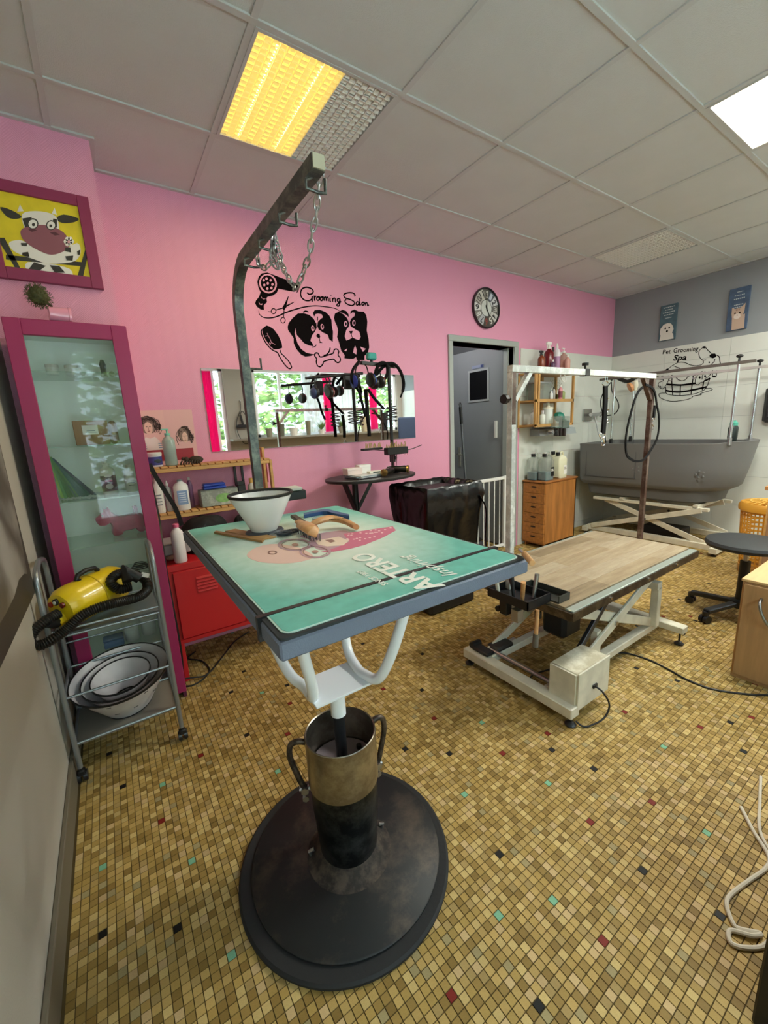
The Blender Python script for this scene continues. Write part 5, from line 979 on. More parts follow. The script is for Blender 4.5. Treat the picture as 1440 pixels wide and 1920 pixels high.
WQ([(530, 850), (550, 810), (585, 815), (598, 860), (580, 890)], 'dog_nose', .0012); WS([(583, 885), (590, 925), (600, 945)], 'dog_mouth', .003); WQ([(578, 955), (600, 935), (635, 958)], 'dog_mouth', .0012); WS([(535, 985), (510, 1015), (470, 1025)], 'dog_mouth', .004)
WS([(325, 470), (365, 452), (410, 465)], 'dog_ear_line', .006); WS([(555, 540), (553, 600)], 'dog_brow', .004); WS([(755, 1030), (740, 1090), (700, 1140), (650, 1155)], 'dog_chin', .006)
WQ([(815, 560), (830, 490), (890, 460), (950, 430), (1010, 450), (1045, 500), (1050, 550), (1010, 510), (950, 480), (900, 470), (960, 500), (1020, 560), (1055, 640), (1050, 700), (1010, 750), (985, 850), (1010, 920), (1060, 900), (1110, 870), (1170, 900), (1215, 910), (1240, 860), (1220, 780), (1150, 740), (1080, 690), (1065, 630), (1090, 570), (1140, 530), (1150, 480), (1110, 470), (1075, 500), (1080, 450), (1140, 425), (1200, 455), (1290, 460), (1330, 520), (1345, 620), (1335, 760), (1365, 900), (1375, 1030), (1350, 1120), (1300, 1160), (1300, 1230), (1180, 1230), (1165, 1180), (1120, 1210), (1060, 1210), (980, 1200), (985, 1150), (930, 1080), (900, 960), (865, 860), (880, 760), (860, 680), (830, 620)], 'dog_fur', .001)
for cx_, cy_, rx, ry in ((1000, 655, 27, 48), (1130, 640, 26, 46)): WQ(ell(cx_, cy_, rx, ry, 0, 12), 'dog_eye', .0016, m=PNK); WQ(ell(cx_+4, cy_, 13, 28, 0, 10), 'dog_pupil', .0021)
WQ([(1055, 770), (1115, 765), (1100, 805), (1080, 815)], 'dog_nose', .0022); WS([(1090, 812), (1098, 850), (1110, 875)], 'dog_mouth', .003)
for P in ([(1150, 1000), (1175, 1060), (1170, 1140), (1120, 1110), (1130, 1050)], [(1230, 1015), (1320, 1050), (1275, 1100)], [(975, 1080), (1025, 1045), (1010, 1090)]): WQ(P, 'fur_gap', .0016, m=PNK)
WS([(600, 1180), (560, 1120), (520, 1120), (508, 1160), (540, 1210), (535, 1260), (555, 1320), (600, 1335), (640, 1290), (660, 1250), (800, 1215), (840, 1250), (880, 1270), (915, 1240), (910, 1190), (880, 1150), (890, 1090), (860, 1055), (820, 1065), (800, 1120), (700, 1155)], 'bone_outline', .006, closed=True)
t = thing('spa_sticker', 'black line sticker reading Pet Grooming Spa with a dog in a tub', 'sticker', (XR, 1.9, 1.7)); XS = XR-.0075
CC = lambda P: zs(1220, 630, 10.286, P)
def RS(P, w_=.0062, nm='line', closed=False): return stroke(CC(P), w_, STK, nm, t, x=XS, d=.0006, closed=closed)
def RQ(P, nm='shape', d=.0006): return wpoly(CC(P), 0, d, STK, nm, t, 0, x=XS)
aw = lambda a, b: AX(1220+a/10.286, 630+b/10.286, XS)
tx('Pet', aw(230, 352), aw(385, 335), .046, (-1, 0, 0), 'lettering', STK, t, bold=.012); tx('Grooming', aw(435, 325), aw(915, 285), .046, (-1, 0, 0), 'lettering', STK, t, bold=.012); tx('Spa', aw(430, 475), aw(690, 462), .058, (-1, 0, 0), 'lettering', STK, t, bold=.03, shear=.1)
for P in ([(990, 235), (940, 280), (930, 360), (960, 430), (1010, 465), (1070, 462)], [(1060, 225), (1110, 280), (1170, 335)], [(1260, 360), (1320, 400), (1335, 480), (1345, 530)], [(1010, 470), (1015, 520), (960, 560), (860, 575), (760, 555), (650, 510), (540, 510), (450, 550), (380, 600), (340, 640)],
          [(440, 575), (500, 600), (560, 620), (580, 660)], [(1150, 560), (1220, 500), (1240, 440)], [(110, 770), (105, 810), (160, 835), (240, 840)], [(110, 770), (180, 795), (240, 765)], [(340, 760), (345, 850), (280, 970), (220, 1020), (150, 960), (160, 900), (240, 860), (250, 770)],
          [(180, 960), (200, 990)], [(460, 770), (500, 810), (550, 850), (620, 865), (690, 830), (710, 790), (790, 760)], [(860, 890), (870, 820), (940, 720), (1000, 680)], [(990, 840), (1000, 760), (1050, 680)], [(880, 930), (920, 940), (960, 900), (1010, 890)], [(1040, 820), (1110, 790), (1180, 700), (1200, 660)], [(1190, 780), (1200, 690)], [(1265, 780), (1275, 660)],
          [(290, 980), (300, 1100), (380, 1135), (560, 1148), (800, 1125), (1000, 1060), (1080, 980), (1140, 830)], [(300, 1100), (180, 1105), (160, 1140), (200, 1200), (380, 1258), (600, 1245), (780, 1200), (820, 1160), (980, 1130), (960, 1110), (1180, 1040), (1150, 1010), (1060, 1015)]): RS(P)
for P in ([(410, 750), (410, 940), (425, 1135)], [(825, 760), (800, 940), (780, 1125)], [(575, 950), (568, 1145)], [(1025, 870), (995, 1050)]): RS(P, .009, 'tub_stave')
for P in ([(300, 930), (450, 940), (600, 945), (870, 910)], [(290, 1050), (430, 1075), (600, 1075), (820, 1040), (1080, 980)], [(1030, 870), (1150, 815)]): RS(P, .018, 'tub_hoop')
RQ([(990, 235), (1005, 200), (1050, 195), (1070, 215), (1040, 240)]); RQ([(1130, 380), (1170, 340), (1240, 335), (1270, 370), (1250, 410), (1200, 430), (1150, 410)]); RQ([(270, 660), (310, 630), (350, 625), (340, 670), (290, 690)])
for cx_, cy_, rx, ry in ((300, 805, 18, 25), (945, 800, 20, 25), (1050, 775, 20, 25), (1115, 710, 28, 30), (1225, 780, 36, 18), (1130, 508, 14, 18)): RQ(ell(cx_, cy_, rx, ry, 0, 10))
# two small canvases
def canvas(name, label, y0, y1, z0, z1, m, animal):
    t = thing(name, label, 'picture', (XR, (y0+y1)/2, (z0+z1)/2)); X = XR-.020
    MB().box(XR-.020, XR-.001, y0, y1, z0, z1, .001).build('canvas', m, t, smooth=False)
    yc, zc, r_ = (y0+y1)/2, z0+(z1-z0)*.27, (y1-y0)*.40; f = lambda k: lambda u, v, w_: (X-k-w_, u, v)
    E_ = lambda cy_, cz_, ry, rz, n_=18: [(cy_+ry*math.cos(k*2*math.pi/n_), cz_+rz*math.sin(k*2*math.pi/n_)) for k in range(n_)]
    if animal == 'dog':
        A1 = mat('DCD6CC', .6); MB().prism([(y0+.01, z0+.004), (y1-.01, z0+.004), (y1-.02, z0+.06), (y0+.02, z0+.06)], f(.0004), .0004).build('print', A1, t, smooth=False); MB().prism([(a+.004*math.sin(k*9), b+.004*math.cos(k*7)) for k, (a, b) in enumerate(E_(yc+.005, zc, r_, r_*1.25))], f(.0008), .0004).build('print', A1, t, smooth=False)
        for dy in (-.018, .018): MB().prism(E_(yc+dy, zc+.025, .008, .010, 10), f(.0014), .0004).build('print', STK, t, smooth=False)
        MB().prism(E_(yc, zc-.005, .010, .011, 10), f(.0014), .0004).build('print', STK, t, smooth=False)
    else:
        A1, A2 = mat('BFA491', .6), mat('DCD0C6', .6)
        MB().prism([(y0+.015, z0+.004), (y1-.045, z0+.004), (y1-.04, z0+.10), (y0+.02, z0+.13)], f(.0004), .0004).build('print', A1, t, smooth=False)
        MB().prism([(yc-.052, zc+.125), (yc-.05, zc+.05), (yc-.035, zc+.0), (yc, zc-.015), (yc+.035, zc+.0), (yc+.045, zc+.05), (yc+.045, zc+.105), (yc+.022, zc+.088), (yc-.022, zc+.092)], f(.0009), .0004).build('print', A1, t, smooth=False)
        MB().prism(E_(yc, zc+.02, .026, .024), f(.0014), .0004).build('print', A2, t, smooth=False)
        for dy in (-.018, .018): MB().prism(E_(yc+dy, zc+.05, .007, .007, 10), f(.0018), .0004).build('print', STK, t, smooth=False)
        MB().prism(E_(yc, zc+.03, .005, .004, 8), f(.0019), .0004).build('print', mat('8A4A44', .5), t, smooth=False)
        for k in (-1, 0, 1): MB().prism([(yc+.012*k-.002, zc+.07), (yc+.012*k+.002, zc+.07), (yc+.014*k, zc+.095)], f(.0016), .0004).build('print', mat('7A5238', .6), t, smooth=False)
    for k, (u, wd) in enumerate(((.93, .7), (.86, .45), (.79, .75), (.72, .6), (.63, .4)) if animal == 'dog' else ((.90, .3), (.82, .5), (.74, .55), (.60, .45), (.54, .5))):
        zc2 = z0+(z1-z0)*u; hw2 = (y1-y0)*wd*.5
        n_ = 6
        for j in range(n_): MB().box(X-.0009, X-.0003, yc-hw2+2*hw2*j/n_+.001, yc-hw2+2*hw2*(j+.75)/n_, zc2-.004, zc2+.004).build('text_line', mat('C4CCCB', .6), t, smooth=False)
canvas('dog_canvas', 'small blue-grey canvas with a fluffy white puppy on the grey wall', 2.03, 2.185, 2.04, 2.39, mat('4F6A76', .7, var=.25, vscale=18), 'dog')
canvas('cat_canvas', 'blue canvas with a ginger kitten on the grey wall near the right edge', 1.448, 1.602, 2.02, 2.39, mat('4A5F7C', .7, var=.3, vscale=18), 'cat')
# ================================================================ CLOCK
KX, KZ, KR = 2.945, 2.262, .163
t = thing('wall_clock', 'round vintage style wall clock above the doorway showing five', 'clock', (KX, YW, KZ))
ayx = (0, -1, 0)
MB().lathe([(KR-.004, .001), (KR+.004, .003), (KR+.004, .024), (KR, .029), (KR-.005, .026), (KR-.006, .012)], (KX, YW, KZ), n=56, ax=ayx, close=True).build('rim', mat('2A2024', .4), t)
MB().lathe([(KR-.005, .014), (.001, .0145)], (KX, YW, KZ), n=48, ax=ayx).build('face', mat('3A3A3E', .6), t)
fcol = ['6A6560', '5F6470', 'D9DADC', '6E6A66', 'D2CFCB', '57524C', '4C443C', 'B9BAC0', '8A8682', 'E0DFDD', 'B7B0AC', 'D6D2C8']; ncol = ['D8D4CC', 'C8CCD8', '26262A', 'D2CFC9', '26262A', 'DDD9D0', '8C3A34', '3C3C44', 'DCDCDC', '1C1C20', '5A5450', '2F2F30']
P_ = lambda r_, a, d_: Vector((KX+r_*math.sin(a), YW-d_, KZ+r_*math.cos(a)))
for h in range(12):
    a0 = h*math.pi/6-.248; a1 = h*math.pi/6+.248; pts = [P_(KR*.43, a0+(a1-a0)*k/4, 0) for k in range(5)]+[P_(KR*.93, a1-(a1-a0)*k/4, 0) for k in range(5)]
    MB().prism([(p.x, p.z) for p in pts], lambda u, v, w_: (u, YW-.0146-w_, v), .0008).build('face_panel', mat(fcol[h], .6, var=.2, vscale=60), t, smooth=False)
    a = h*math.pi/6; s_ = ['12', '1', '2', '3', '4', '5', '6', '7', '8', '9', '10', '11'][h]; wd = .030 if len(s_) == 1 else .05
    rd = P_(1, a, 0)-P_(0, a, 0); tg = Vector((math.cos(a), 0, -math.sin(a)))
    if h in (3, 9): rd2, tg2 = Vector((0, 0, 1)), Vector((1, 0, 0)); c_ = P_(KR*.69, a, .0157); p0 = c_-tg2*.022-rd2*.02; p1 = c_+tg2*.022-rd2*.02; hh = .04
    else: c_ = P_(KR*.52, a, .0157); p0 = c_-tg*wd/2; p1 = c_+tg*wd/2; hh = .056
    tx(s_, p0, p1, hh, (0, -1, 0), 'numeral', mat(ncol[h], .6), t, bold=.02)
MB().lathe([(KR*.40, .0158), (.001, .0160)], (KX, YW, KZ), n=36, ax=ayx).build('dial_centre', mat('D5D8D4', .5, var=.15, vscale=50), t)
for a, L1, wd in ((0, .105, .006), (math.radians(150), .07, .010)):
    rd = P_(1, a, .021)-P_(0, a, .021); MB().bar(P_(-.025, a, .0205 if L1 < .1 else .023), P_(L1, a, .0205 if L1 < .1 else .023), wd, .001, up=(0, 1, 0)).build('hand', BLACK, t, smooth=False)
MB().cyl(P_(0, 0, .016), P_(0, 0, .0245), .006, n=12).build('hub', BLACK, t)
# ================================================================ DOORWAY: far door, broom, safety gate
t = struct(MB().box(0, .71, 0, .04, 0, 2.02, .002).build('door_1', mat('8B9094', .55), smooth=False)); t.location = (3.325, 3.50, .005); t.rotation_euler = (0, 0, -math.pi/2); 
def dpart(mb, name, m):
    o = L_(mb).build(name, m, None, smooth=False); o.parent = t; return o
WND = [(.34, .62)]
wz0, wz1 = 1.515, 1.80
dpart(MB().box(.245, .265, -.008, .0, wz0-.02, wz1+.02).box(.51, .53, -.008, .0, wz0-.02, wz1+.02).box(.265, .51, -.008, 0, wz0-.02, wz0).box(.265, .51, -.008, 0, wz1, wz1+.02), 'window_frame', mat('A9AEB0', .5)); dpart(MB().box(.265, .51, -.004, -.001, wz0, wz1), 'pane', mat('0E0E11', .2))
dpart(MB().box(.30, .46, -.006, -.001, 1.832, 1.862), 'door_sign', mat('8C96B0', .5)); dpart(MB().box(.425, .458, -.0075, -.006, 1.834, 1.860), 'sign_pictogram', mat('23356E', .5))
dpart(MB().box(.09, .12, -.012, -.001, .80, 1.02), 'handle_plate', mat('B8B6AC', .4, .6)); dpart(MB().box(.09, .20, -.05, -.035, .93, .945).box(.10, .115, -.05, -.01, .93, .945), 'door_handle', mat('B8B6AC', .4, .6))
dpart(MB().box(.625, .645, -.03, -.002, 1.12, 1.29), 'pull_handle', mat('D9D9D4', .5))
pl = bpy.data.lights.new('corridor_fill', 'POINT'); pl.energy = 8; pl.shadow_soft_size = .08; po = bpy.data.objects.new('corridor_fill', pl); C.objects.link(po); po.location = (2.75, 3.3, 2.1)  # fill light added to lift the dark corridor and its door
tl = thing('added_corridor_lamp', 'added unseen round lamp brightening the dark corridor', 'lamp', (2.75, 3.3, 2.25)); L_(MB().lathe([(.09, 0), (.10, -.02), (.06, -.05), (.001, -.06)], n=24)).build('globe', mat('FFF4E0', .5, emit=6.), tl)  # unseen globe added to go with the corridor fill light
t = thing('broom', 'broom with a grey stick and dark hanging tip leaning in the doorway', 'broom', (2.78, 2.80, 0)); q0 = AY(864, 775, 2.93); q1 = Vector((AY(880, 905, 2.87).x, 2.87, .11))
MB().cyl(q0, q1, .011, n=12).build('stick', mat('6A6E74', .4, .5), t); d_ = (q0-q1).normalized(); MB().cyl(q0-d_*.10, q0+d_*.06, .0155, n=12).tube(smoothpts([q0+d_*.06+Vector((-.008, 0, 0)), q0+d_*.085+Vector((-.012, 0, 0)), q0+d_*.10, q0+d_*.085+Vector((.012, 0, 0)), q0+d_*.06+Vector((.008, 0, 0))], 3), .004, 6).build('hanging_tip', BLACK, t)
MB().box(q1.x-.15, q1.x+.15, 2.84, 2.90, .08, .115, .008).build('head', BLACK, t); o = MB().box(q1.x-.15, q1.x+.15, 2.83, 2.91, 0.0, .08).build('bristles', mat('4A4A50', .9), t); o['kind'] = 'stuff'
t = thing('safety_gate', 'white barred metal safety gate standing in the doorway', 'gate', (2.93, 2.72, 0)); GW = mat('E9E9E6', .35); y = 2.72
MB().box(2.56, 2.585, y-.013, y+.013, .02, .75, .003).build('post', GW, t); MB().box(3.265, 3.305, y-.013, y+.013, .0, .75, .003).build('post', GW, t)
MB().box(2.585, 3.265, y-.012, y+.012, .02, .045, .003).build('bottom_rail', GW, t); MB().box(2.585, 3.265, y-.012, y+.012, .715, .745, .003).build('top_rail', GW, t)
for k in range(8): x = 2.66+k*.078; MB().cyl((x, y, .045), (x, y, .715), .0055, n=8).build('bar', GW, t)
# ================================================================ BLACK BIN
t = thing('lined_bin', 'large black bin lined with a black bag beneath the oval table', 'bin', (1.82, 2.16, 0)); BAG = mat('0D0D0F', .22, bump=.9, bscale=14)
bx0, bx1, by0, by1, bz = 1.63, 2.12, 1.96, 2.36, .885
MB().box(bx0+.03, bx1-.03, by0+.03, by1-.03, 0, bz-.03, .02).build('body', mat('151517', .5), t)
def bag():
    rr = random.Random(3); mb = MB(); n = 64; rings = []
    def per(u, grow):
        L_2 = [(bx0-grow, by0-grow), (bx1+grow, by0-grow), (bx1+grow, by1+grow), (bx0-grow, by1+grow)]; k = int(u*4) % 4; f = u*4-int(u*4); a, b = L_2[k], L_2[(k+1) % 4]; return a[0]+(b[0]-a[0])*f, a[1]+(b[1]-a[1])*f
    for (z, g_, j) in ((.45, -.02, .0), (.60, -.012, .012), (.70, .0, .014), (.80, .01, .012), (bz-.01, .008, .004), (bz+.008, -.004, .004), (bz-.01, -.025, .006), (.70, -.06, .01), (.3, -.09, .0)):
        r = []
        for i in range(n):
            x, y = per(i/n, g_); q = 1+0; r.append((x+rr.uniform(-j, j), y+rr.uniform(-j, j), z+rr.uniform(-j, j)*.8))
        rings.append(r)
    mb.add(sum(rings, []), [(k*n+i, k*n+(i+1) % n, (k+1)*n+(i+1) % n, (k+1)*n+i) for k in range(len(rings)-1) for i in range(n)]); return mb
bag().build('liner_bag', BAG, t, ang=50)
MB().tube(smoothpts([(2.08, 1.95, .80), (2.13, 1.93, .7), (2.14, 1.94, .5), (2.16, 1.95, .3)], 4), [.02, .02]+[.012]*11, 8, flat=.3).build('bag_tie', BAG, t)
# ================================================================ OVAL TABLE WITH TOOL STAND
TZ = .962
t = thing('oval_side_table', 'black oval side table against the pink wall under the mirror', 'table', (1.50, 2.38, 0)); DB = mat('26211F', .5, var=.2, vscale=30)
MB().lathe([(.30, -.022), (.335, -.018), (.34, -.008), (.338, 0), (.001, 0)], (1.50, 2.40, TZ), n=56, sy=.70).build('top', DB, t); OT = t
MB().cyl((1.42, 2.50, .02), (1.42, 2.50, TZ-.02), .022, n=16).build('column', BLACK, t); MB().bar((1.42, 2.50, .70), (1.30, 2.44, TZ-.02), .03, .02).bar((1.42, 2.50, .70), (1.54, 2.44, TZ-.02), .03, .02).build('brace', BLACK, t)
for a in (0.3, 1.87, 3.44, 5.01): MB().bar((1.42, 2.50, .035), (1.42+.17*math.cos(a), 2.50+.15*math.sin(a), .015), .035, .02, .004).build('foot', BLACK, t)
YT = 2.42; g6 = lambda a, b, y=YT: AY(560+a/6, 660+b/6, y)
t = thing('tool_stand', 'black clamped tool stand hung with ear defenders and bands in front of the mirror', 'stand', (1.70, 2.42, TZ))
MB().cyl((1.70, YT, TZ+.001), (1.70, YT, 1.725), .0125, n=14).cyl((1.70, YT, TZ+.001), (1.70, YT, TZ+.012), .05, n=20).build('pole', BLACK, t)
MB().bar(g6(1100, 165), g6(700, 120, YT-.05), .028, .02).build('top_arm', BLACK, t); MB().cyl((1.70, YT, 1.705), g6(900, 150, YT-.02), .012).build('elbow', BLACK, t)
MB().cyl(g6(75, 295, 2.46), g6(720, 240, 2.44), .009, n=10).build('cross_bar', BLACK, t); MB().box(g6(500, 235, 2.46).x, g6(580, 250, 2.46).x, 2.44, 2.47, g6(520, 420, 2.46).z, g6(520, 240, 2.46).z, .004).build('bar_clip', BLACK, t)
MB().tube(smoothpts([g6(680, 100, YT-.05), g6(610, 200, YT-.06), g6(600, 320, YT-.06), g6(680, 450, YT-.06), g6(720, 600, YT-.06), g6(750, 720, YT-.05)], 5), .009, 8).build('neck_loop', NYL, t)
MB().tube(smoothpts([g6(750, 420), g6(765, 560), g6(775, 720), g6(790, 860), g6(795, 950)], 5), .013, 8).build('hanging_band', NYL, t); MB().tube(smoothpts([g6(780, 420, 2.38), g6(850, 520, 2.38), g6(960, 640, 2.38)], 5), .010, 8).build('hanging_band', NYL, t)
MB().tube(smoothpts([g6(880, 250, 2.38), g6(960, 160, 2.38), g6(1060, 130, 2.38), g6(1140, 210, 2.38), g6(1180, 340, 2.38), g6(1170, 440, 2.38), g6(1145, 510, 2.38)], 5), [.011]*26+[.006]*5, 8).build('head_band', NYL, t)
MB().tube(smoothpts([g6(860, 270, 2.36), g6(900, 140, 2.36), g6(980, 130, 2.36), g6(1000, 230, 2.36), g6(960, 320, 2.36)], 5), .011, 8).build('head_band', NYL, t)
for cx_, cy_, r_ in ((1045, 700, .028), (670, 745, .024)):
    c_ = g6(cx_, cy_, 2.40 if cx_ > 900 else 2.50); P = [(c_.x+r_*1.5*math.cos(k*.42), c_.y+r_*math.sin(k*.42), c_.z+.055-.0017*k) for k in range(62)]; MB().tube(P, .004, 6).build('coiled_cord', BLACK, t)
MB().box(1.62, 1.80, 2.36, 2.41, 1.095, 1.145, .003).box(1.46, 1.62, 2.42, 2.46, 1.135, 1.15, .002).build('tool_rail', BLACK, t); MB().cyl((1.70, YT, 1.04), (1.70, YT, 1.15), .022, n=12).cyl((1.70, YT-.04, 1.07), (1.70, YT-.02, 1.07), .012).build('rail_clamp', BLACK, t)
rr = random.Random(6); mb = MB(); 
for k in range(30): x = 1.49+.0105*k; z0 = 1.15 if x < 1.62 else 1.145; y_ = 2.44 if x < 1.62 else 2.385; mb.cyl((x, y_, z0), (x+rr.uniform(-.008, .008), y_, z0+rr.uniform(.012, .04)), .003, n=6)
o = mb.build('blade_tips', mat('B59A5A', .4, .7), t); o['kind'] = 'stuff'
for x, zz in ((1.655, .10), (1.672, .13), (1.70, .09)): MB().cyl((x, 2.37, 1.095), (x-.003, 2.37, 1.095-zz), .004, .001, n=8).build('hanging_tool', mat('4A1C26', .5), t)
def muff(name, label, c1, c2, band, ca, cb, r_=.034):
    t = thing(name, label, 'ear defenders', (c1+c2)/2); ax_ = (c2-c1).normalized()
    for c, col_, s_ in ((c1, ca, -1), (c2, cb, 1)):
        MB().lathe([(r_*.8, -.008), (r_, 0), (r_, .014), (r_*.7, .014)], c, n=22, ax=-ax_*s_*-1, sx=.8).build('cushion', BLACK, t); MB().lathe([(r_*.92, .0), (r_*.88, .014), (r_*.6, .024), (.001, .027)], c-ax_*(-s_)*.0+ax_*s_*.008, n=22, ax=ax_*s_, sx=.8).build('cup', mat(col_, .35), t)
    MB().tube(smoothpts([c1]+band+[c2], 6), .006, 8, flat=.5).build('head_band', BLACK, t)
muff('ear_defenders', 'ear defenders with one blue and one red cup, leftmost on the stand', g6(195, 460, 2.45), g6(335, 455, 2.45), [g6(180, 350, 2.45), g6(195, 275, 2.45), g6(300, 265, 2.45), g6(350, 330, 2.45)], '3B4F7A', '8C2E2C', .046)
muff('ear_defenders', 'larger ear defenders with bright blue cups hanging by the stand pole', g6(650, 330, 2.37), g6(800, 315, 2.36), [g6(640, 200, 2.37), g6(690, 130, 2.37), g6(760, 160, 2.37)], '2A3F9A', '2F55C4', .058)
muff('ear_defenders', 'red cupped ear defenders hanging behind the blue pair', g6(860, 350, 2.38), g6(910, 340, 2.38), [g6(850, 240, 2.38), g6(880, 170, 2.38), g6(920, 250, 2.38)], '3A2020', 'C24A38', .05)
t = thing('teal_brush', 'small teal scrubbing brush perched on top of the tool stand', 'brush', g6(820, 100)); p = g6(818, 62); MB().box(p.x-.034, p.x+.034, YT-.02, YT+.02, p.z-.018, p.z+.03, .008).build('body', mat('3FA39C', .6, bump=.8, bscale=200), t); MB().cyl((p.x, YT, p.z-.03), (p.x, YT, p.z-.017), .01).build('neck', BLACK, t)
t = thing('feather_wand', 'thin dark wand with a red tuft lying across the tool stand', 'wand', g6(1080, 1110)); MB().tube([g6(768, 1092), g6(920, 1105), g6(1100, 1112), g6(1200, 1110)], .0035, 6).tube([g6(1200, 1110), g6(1300, 1080), g6(1385, 1045)], .0035, 6).build('stick', mat('3A1A22', .5), t)
p = g6(1205, 1120); mb = MB()
for k in range(26): d_ = Vector((R.gauss(0, 1), R.gauss(0, 1), R.gauss(0, 1)-.5)).normalized()*R.uniform(.014, .03); mb.bar(p, p+d_, .003, .001)
o = mb.build('tuft', mat('9A2848', .7), t); o['kind'] = 'stuff'
TS = TZ+.0008
t = thing('paper_stack', 'stack of papers on the left of the oval black table', 'papers', (1.42, 2.37, TS)); 
for k, (dx, rz) in enumerate(((0, .1), (.008, .2), (-.005, .05), (.012, .16))): MB().obox((1.435+dx, 2.37, TS+.004+.005*k), .24, .16, .0045, Matrix.Rotation(rz, 3, 'Z')).build('sheet', mat(['7A7F88', 'C9CCD0', '8FA0A8', 'DADCDC'][k], .5), t, smooth=False)
t = thing('white_box', 'pinkish white box on the papers, left one', 'box', (1.355, 2.40, TS+.021)); L_(MB().box(-.06, .055, -.035, .035, .001, .045, .002)).build('body', mat('E3CFCB', .5), t); L_(MB().box(-.061, .056, -.036, .036, .030, .047, .002)).build('lid', mat('E6D6D2', .5), t)
t = thing('white_box', 'plain white box on the papers, right one behind', 'box', (1.455, 2.44, TS+.021)); L_(MB().box(-.04, .05, -.03, .03, .001, .055, .002)).build('body', mat('E9E7E6', .5), t); L_(MB().box(-.041, .051, -.031, .031, .04, .057, .002)).build('lid', mat('EDEBEA', .5), t)
t = thing('white_card_pack', 'flat white pack on the papers nearest the clippers', 'box', (1.50, 2.35, TS+.021)); L_(MB().box(-.055, .05, -.022, .022, .001, .016, .002)).build('body', mat('E8E6DA', .5), t); L_(MB().box(-.03, .03, -.0225, -.022, .004, .012)).build('print', mat('3A4A4C', .5), t)
def clipper(name, label, a, b, r_, dz=0):
    t = thing(name, label, 'clippers', a); a, b = Vector(a), Vector(b); d_ = (b-a).normalized()
    MB().lathe([(r_*.8, 0), (r_, .02), (r_*.85, .06), (r_, .11), (r_*.7, .15)], a, n=20, ax=d_).build('body', mat('15130F', .3), t); MB().lathe([(r_*.7, -.012), (r_*1.02, -.01), (r_*1.02, .004), (r_*.8, .006)], a, n=20, ax=d_).build('gold_cap', mat('C9A566', .25, .9), t)
clipper('clippers', 'black clippers with a gold cap lying in front on the oval table', (1.515, 2.26, TS+.028), (1.70, 2.38, TS+.028), .024)
clipper('clippers', 'black clippers with a gold cap lying at the back right of the oval table', (1.74, 2.30, TS+.029), (1.60, 2.47, TS+.029), .026)
# ================================================================ DRAWER CHEST, JUGS, WALL RACK
t = thing('drawer_chest', 'orange-brown wooden chest of six small drawers under the wall rack', 'chest', (3.75, 2.53, 0))
QX0, QX1, QY0, QY1, QZ = 3.49, 4.02, 2.40, 2.66, .688
MB().box(QX0+.012, QX1, QY0, QY0+.016, .035, QZ-.018).box(QX0+.012, QX1, QY1-.016, QY1, .035, QZ-.018).box(QX1-.014, QX1, QY0, QY1, .035, QZ-.018).box(QX0+.02, QX1, QY0, QY1, .035, .05).box(QX0+.03, QX1, QY0+.015, QY0+.03, 0, .035).box(QX0+.03, QX1, QY1-.03, QY1-.015, 0, .035).build('carcass', OAK, t, smooth=False)
MB().box(QX0-.008, QX1+.01, QY0-.012, QY1+.004, QZ-.018, QZ, .004).build('top', mat('A86A34', .4, var=.3, vscale=4, kind='wood'), t)
dh = (QZ-.022-.052)/6
for k in range(6):
    z0 = .052+dh*k; d_ = MB().box(QX0, QX0+.016, QY0+.004, QY1-.004, z0+.002, z0+dh-.002, .002).box(QX0+.016, QX0+.4, QY0+.02, QY1-.02, z0+.006, z0+dh-.02).build('drawer', mat('B87838', .45, var=.3, vscale=4, kind='wood'), t, smooth=False)
    MB().prism([((QY0+QY1)/2+.032*math.cos(j*.3927), z0+dh*.62+.009*math.sin(j*.3927)) for j in range(16)], lambda u, v, w_: (QX0-.0006-w_, u, v), .0006).build('finger_slot', mat('2A180C', .6), d_, smooth=False)
def jug(x, y, rz, label, body, liq=None, lv=.35, capm=BLACK, lab_=None):
    t = thing('plastic_jug', label, 'jug', (x, y, QZ+.001), rz=rz, group='jugs on the drawer chest'); w_, d_, h = .064, .050, .245
    mb = MB(); rings = []
    for z, k in ((0, .92), (.012, 1), (h*.78, 1), (h*.88, .86), (h*.95, .5), (h*.96, .32)):
        rings.append([(a*w_*k/.062*.062/w_, b, z) for a, b in [(p[0]*1., p[1]) for p in rrect(-w_*k, w_*k, -d_*k, d_*k, .016*k, 3)]])
    n_ = len(rings[0]); mb.add(sum(rings, []), [(k*n_+i, k*n_+(i+1) % n_, (k+1)*n_+(i+1) % n_, (k+1)*n_+i) for k in range(5) for i in range(n_)]+[tuple(range(n_-1, -1, -1)), tuple(range(5*n_, 6*n_))])
    L_(mb).build('body', body, t)
    if liq: L_(MB().prism(rrect(-w_*.96, w_*.96, -d_*.96, d_*.96, .014, 3), lambda u, v, q: (u, v, .004+q), h*lv)).build('liquid', liq, t)
    L_(MB().cyl((-.028, 0, h*.95), (-.028, 0, h*1.07), .021, n=18)).build('cap', capm, t)
    L_(MB().tube(smoothpts([(-.01, 0, h*.93), (.015, 0, h*1.06), (.045, 0, h*1.05), (.056, 0, h*.86)], 5), .010, 8)).build('handle', body, t)
    if lab_: L_(MB().box(lab_[0], lab_[1], -d_-.0012, -d_-.0002, .04, .13)).build('label_print', lab_[2], t); L_(MB().box(lab_[0]+.004, lab_[1]-.006, -d_-.0018, -d_-.0012, .09, .096).box(lab_[0]+.004, lab_[1]-.012, -d_-.0018, -d_-.0012, .105, .111)).build('label_text', lab_[3], t)
CLJ = glass('EDF0ED', .16, .2); BL = mat('4F7480', .3)
jug(3.57, 2.585, .1, 'clear jug with dark bluish liquid at the back left of the drawer chest', CLJ, BL, .3)
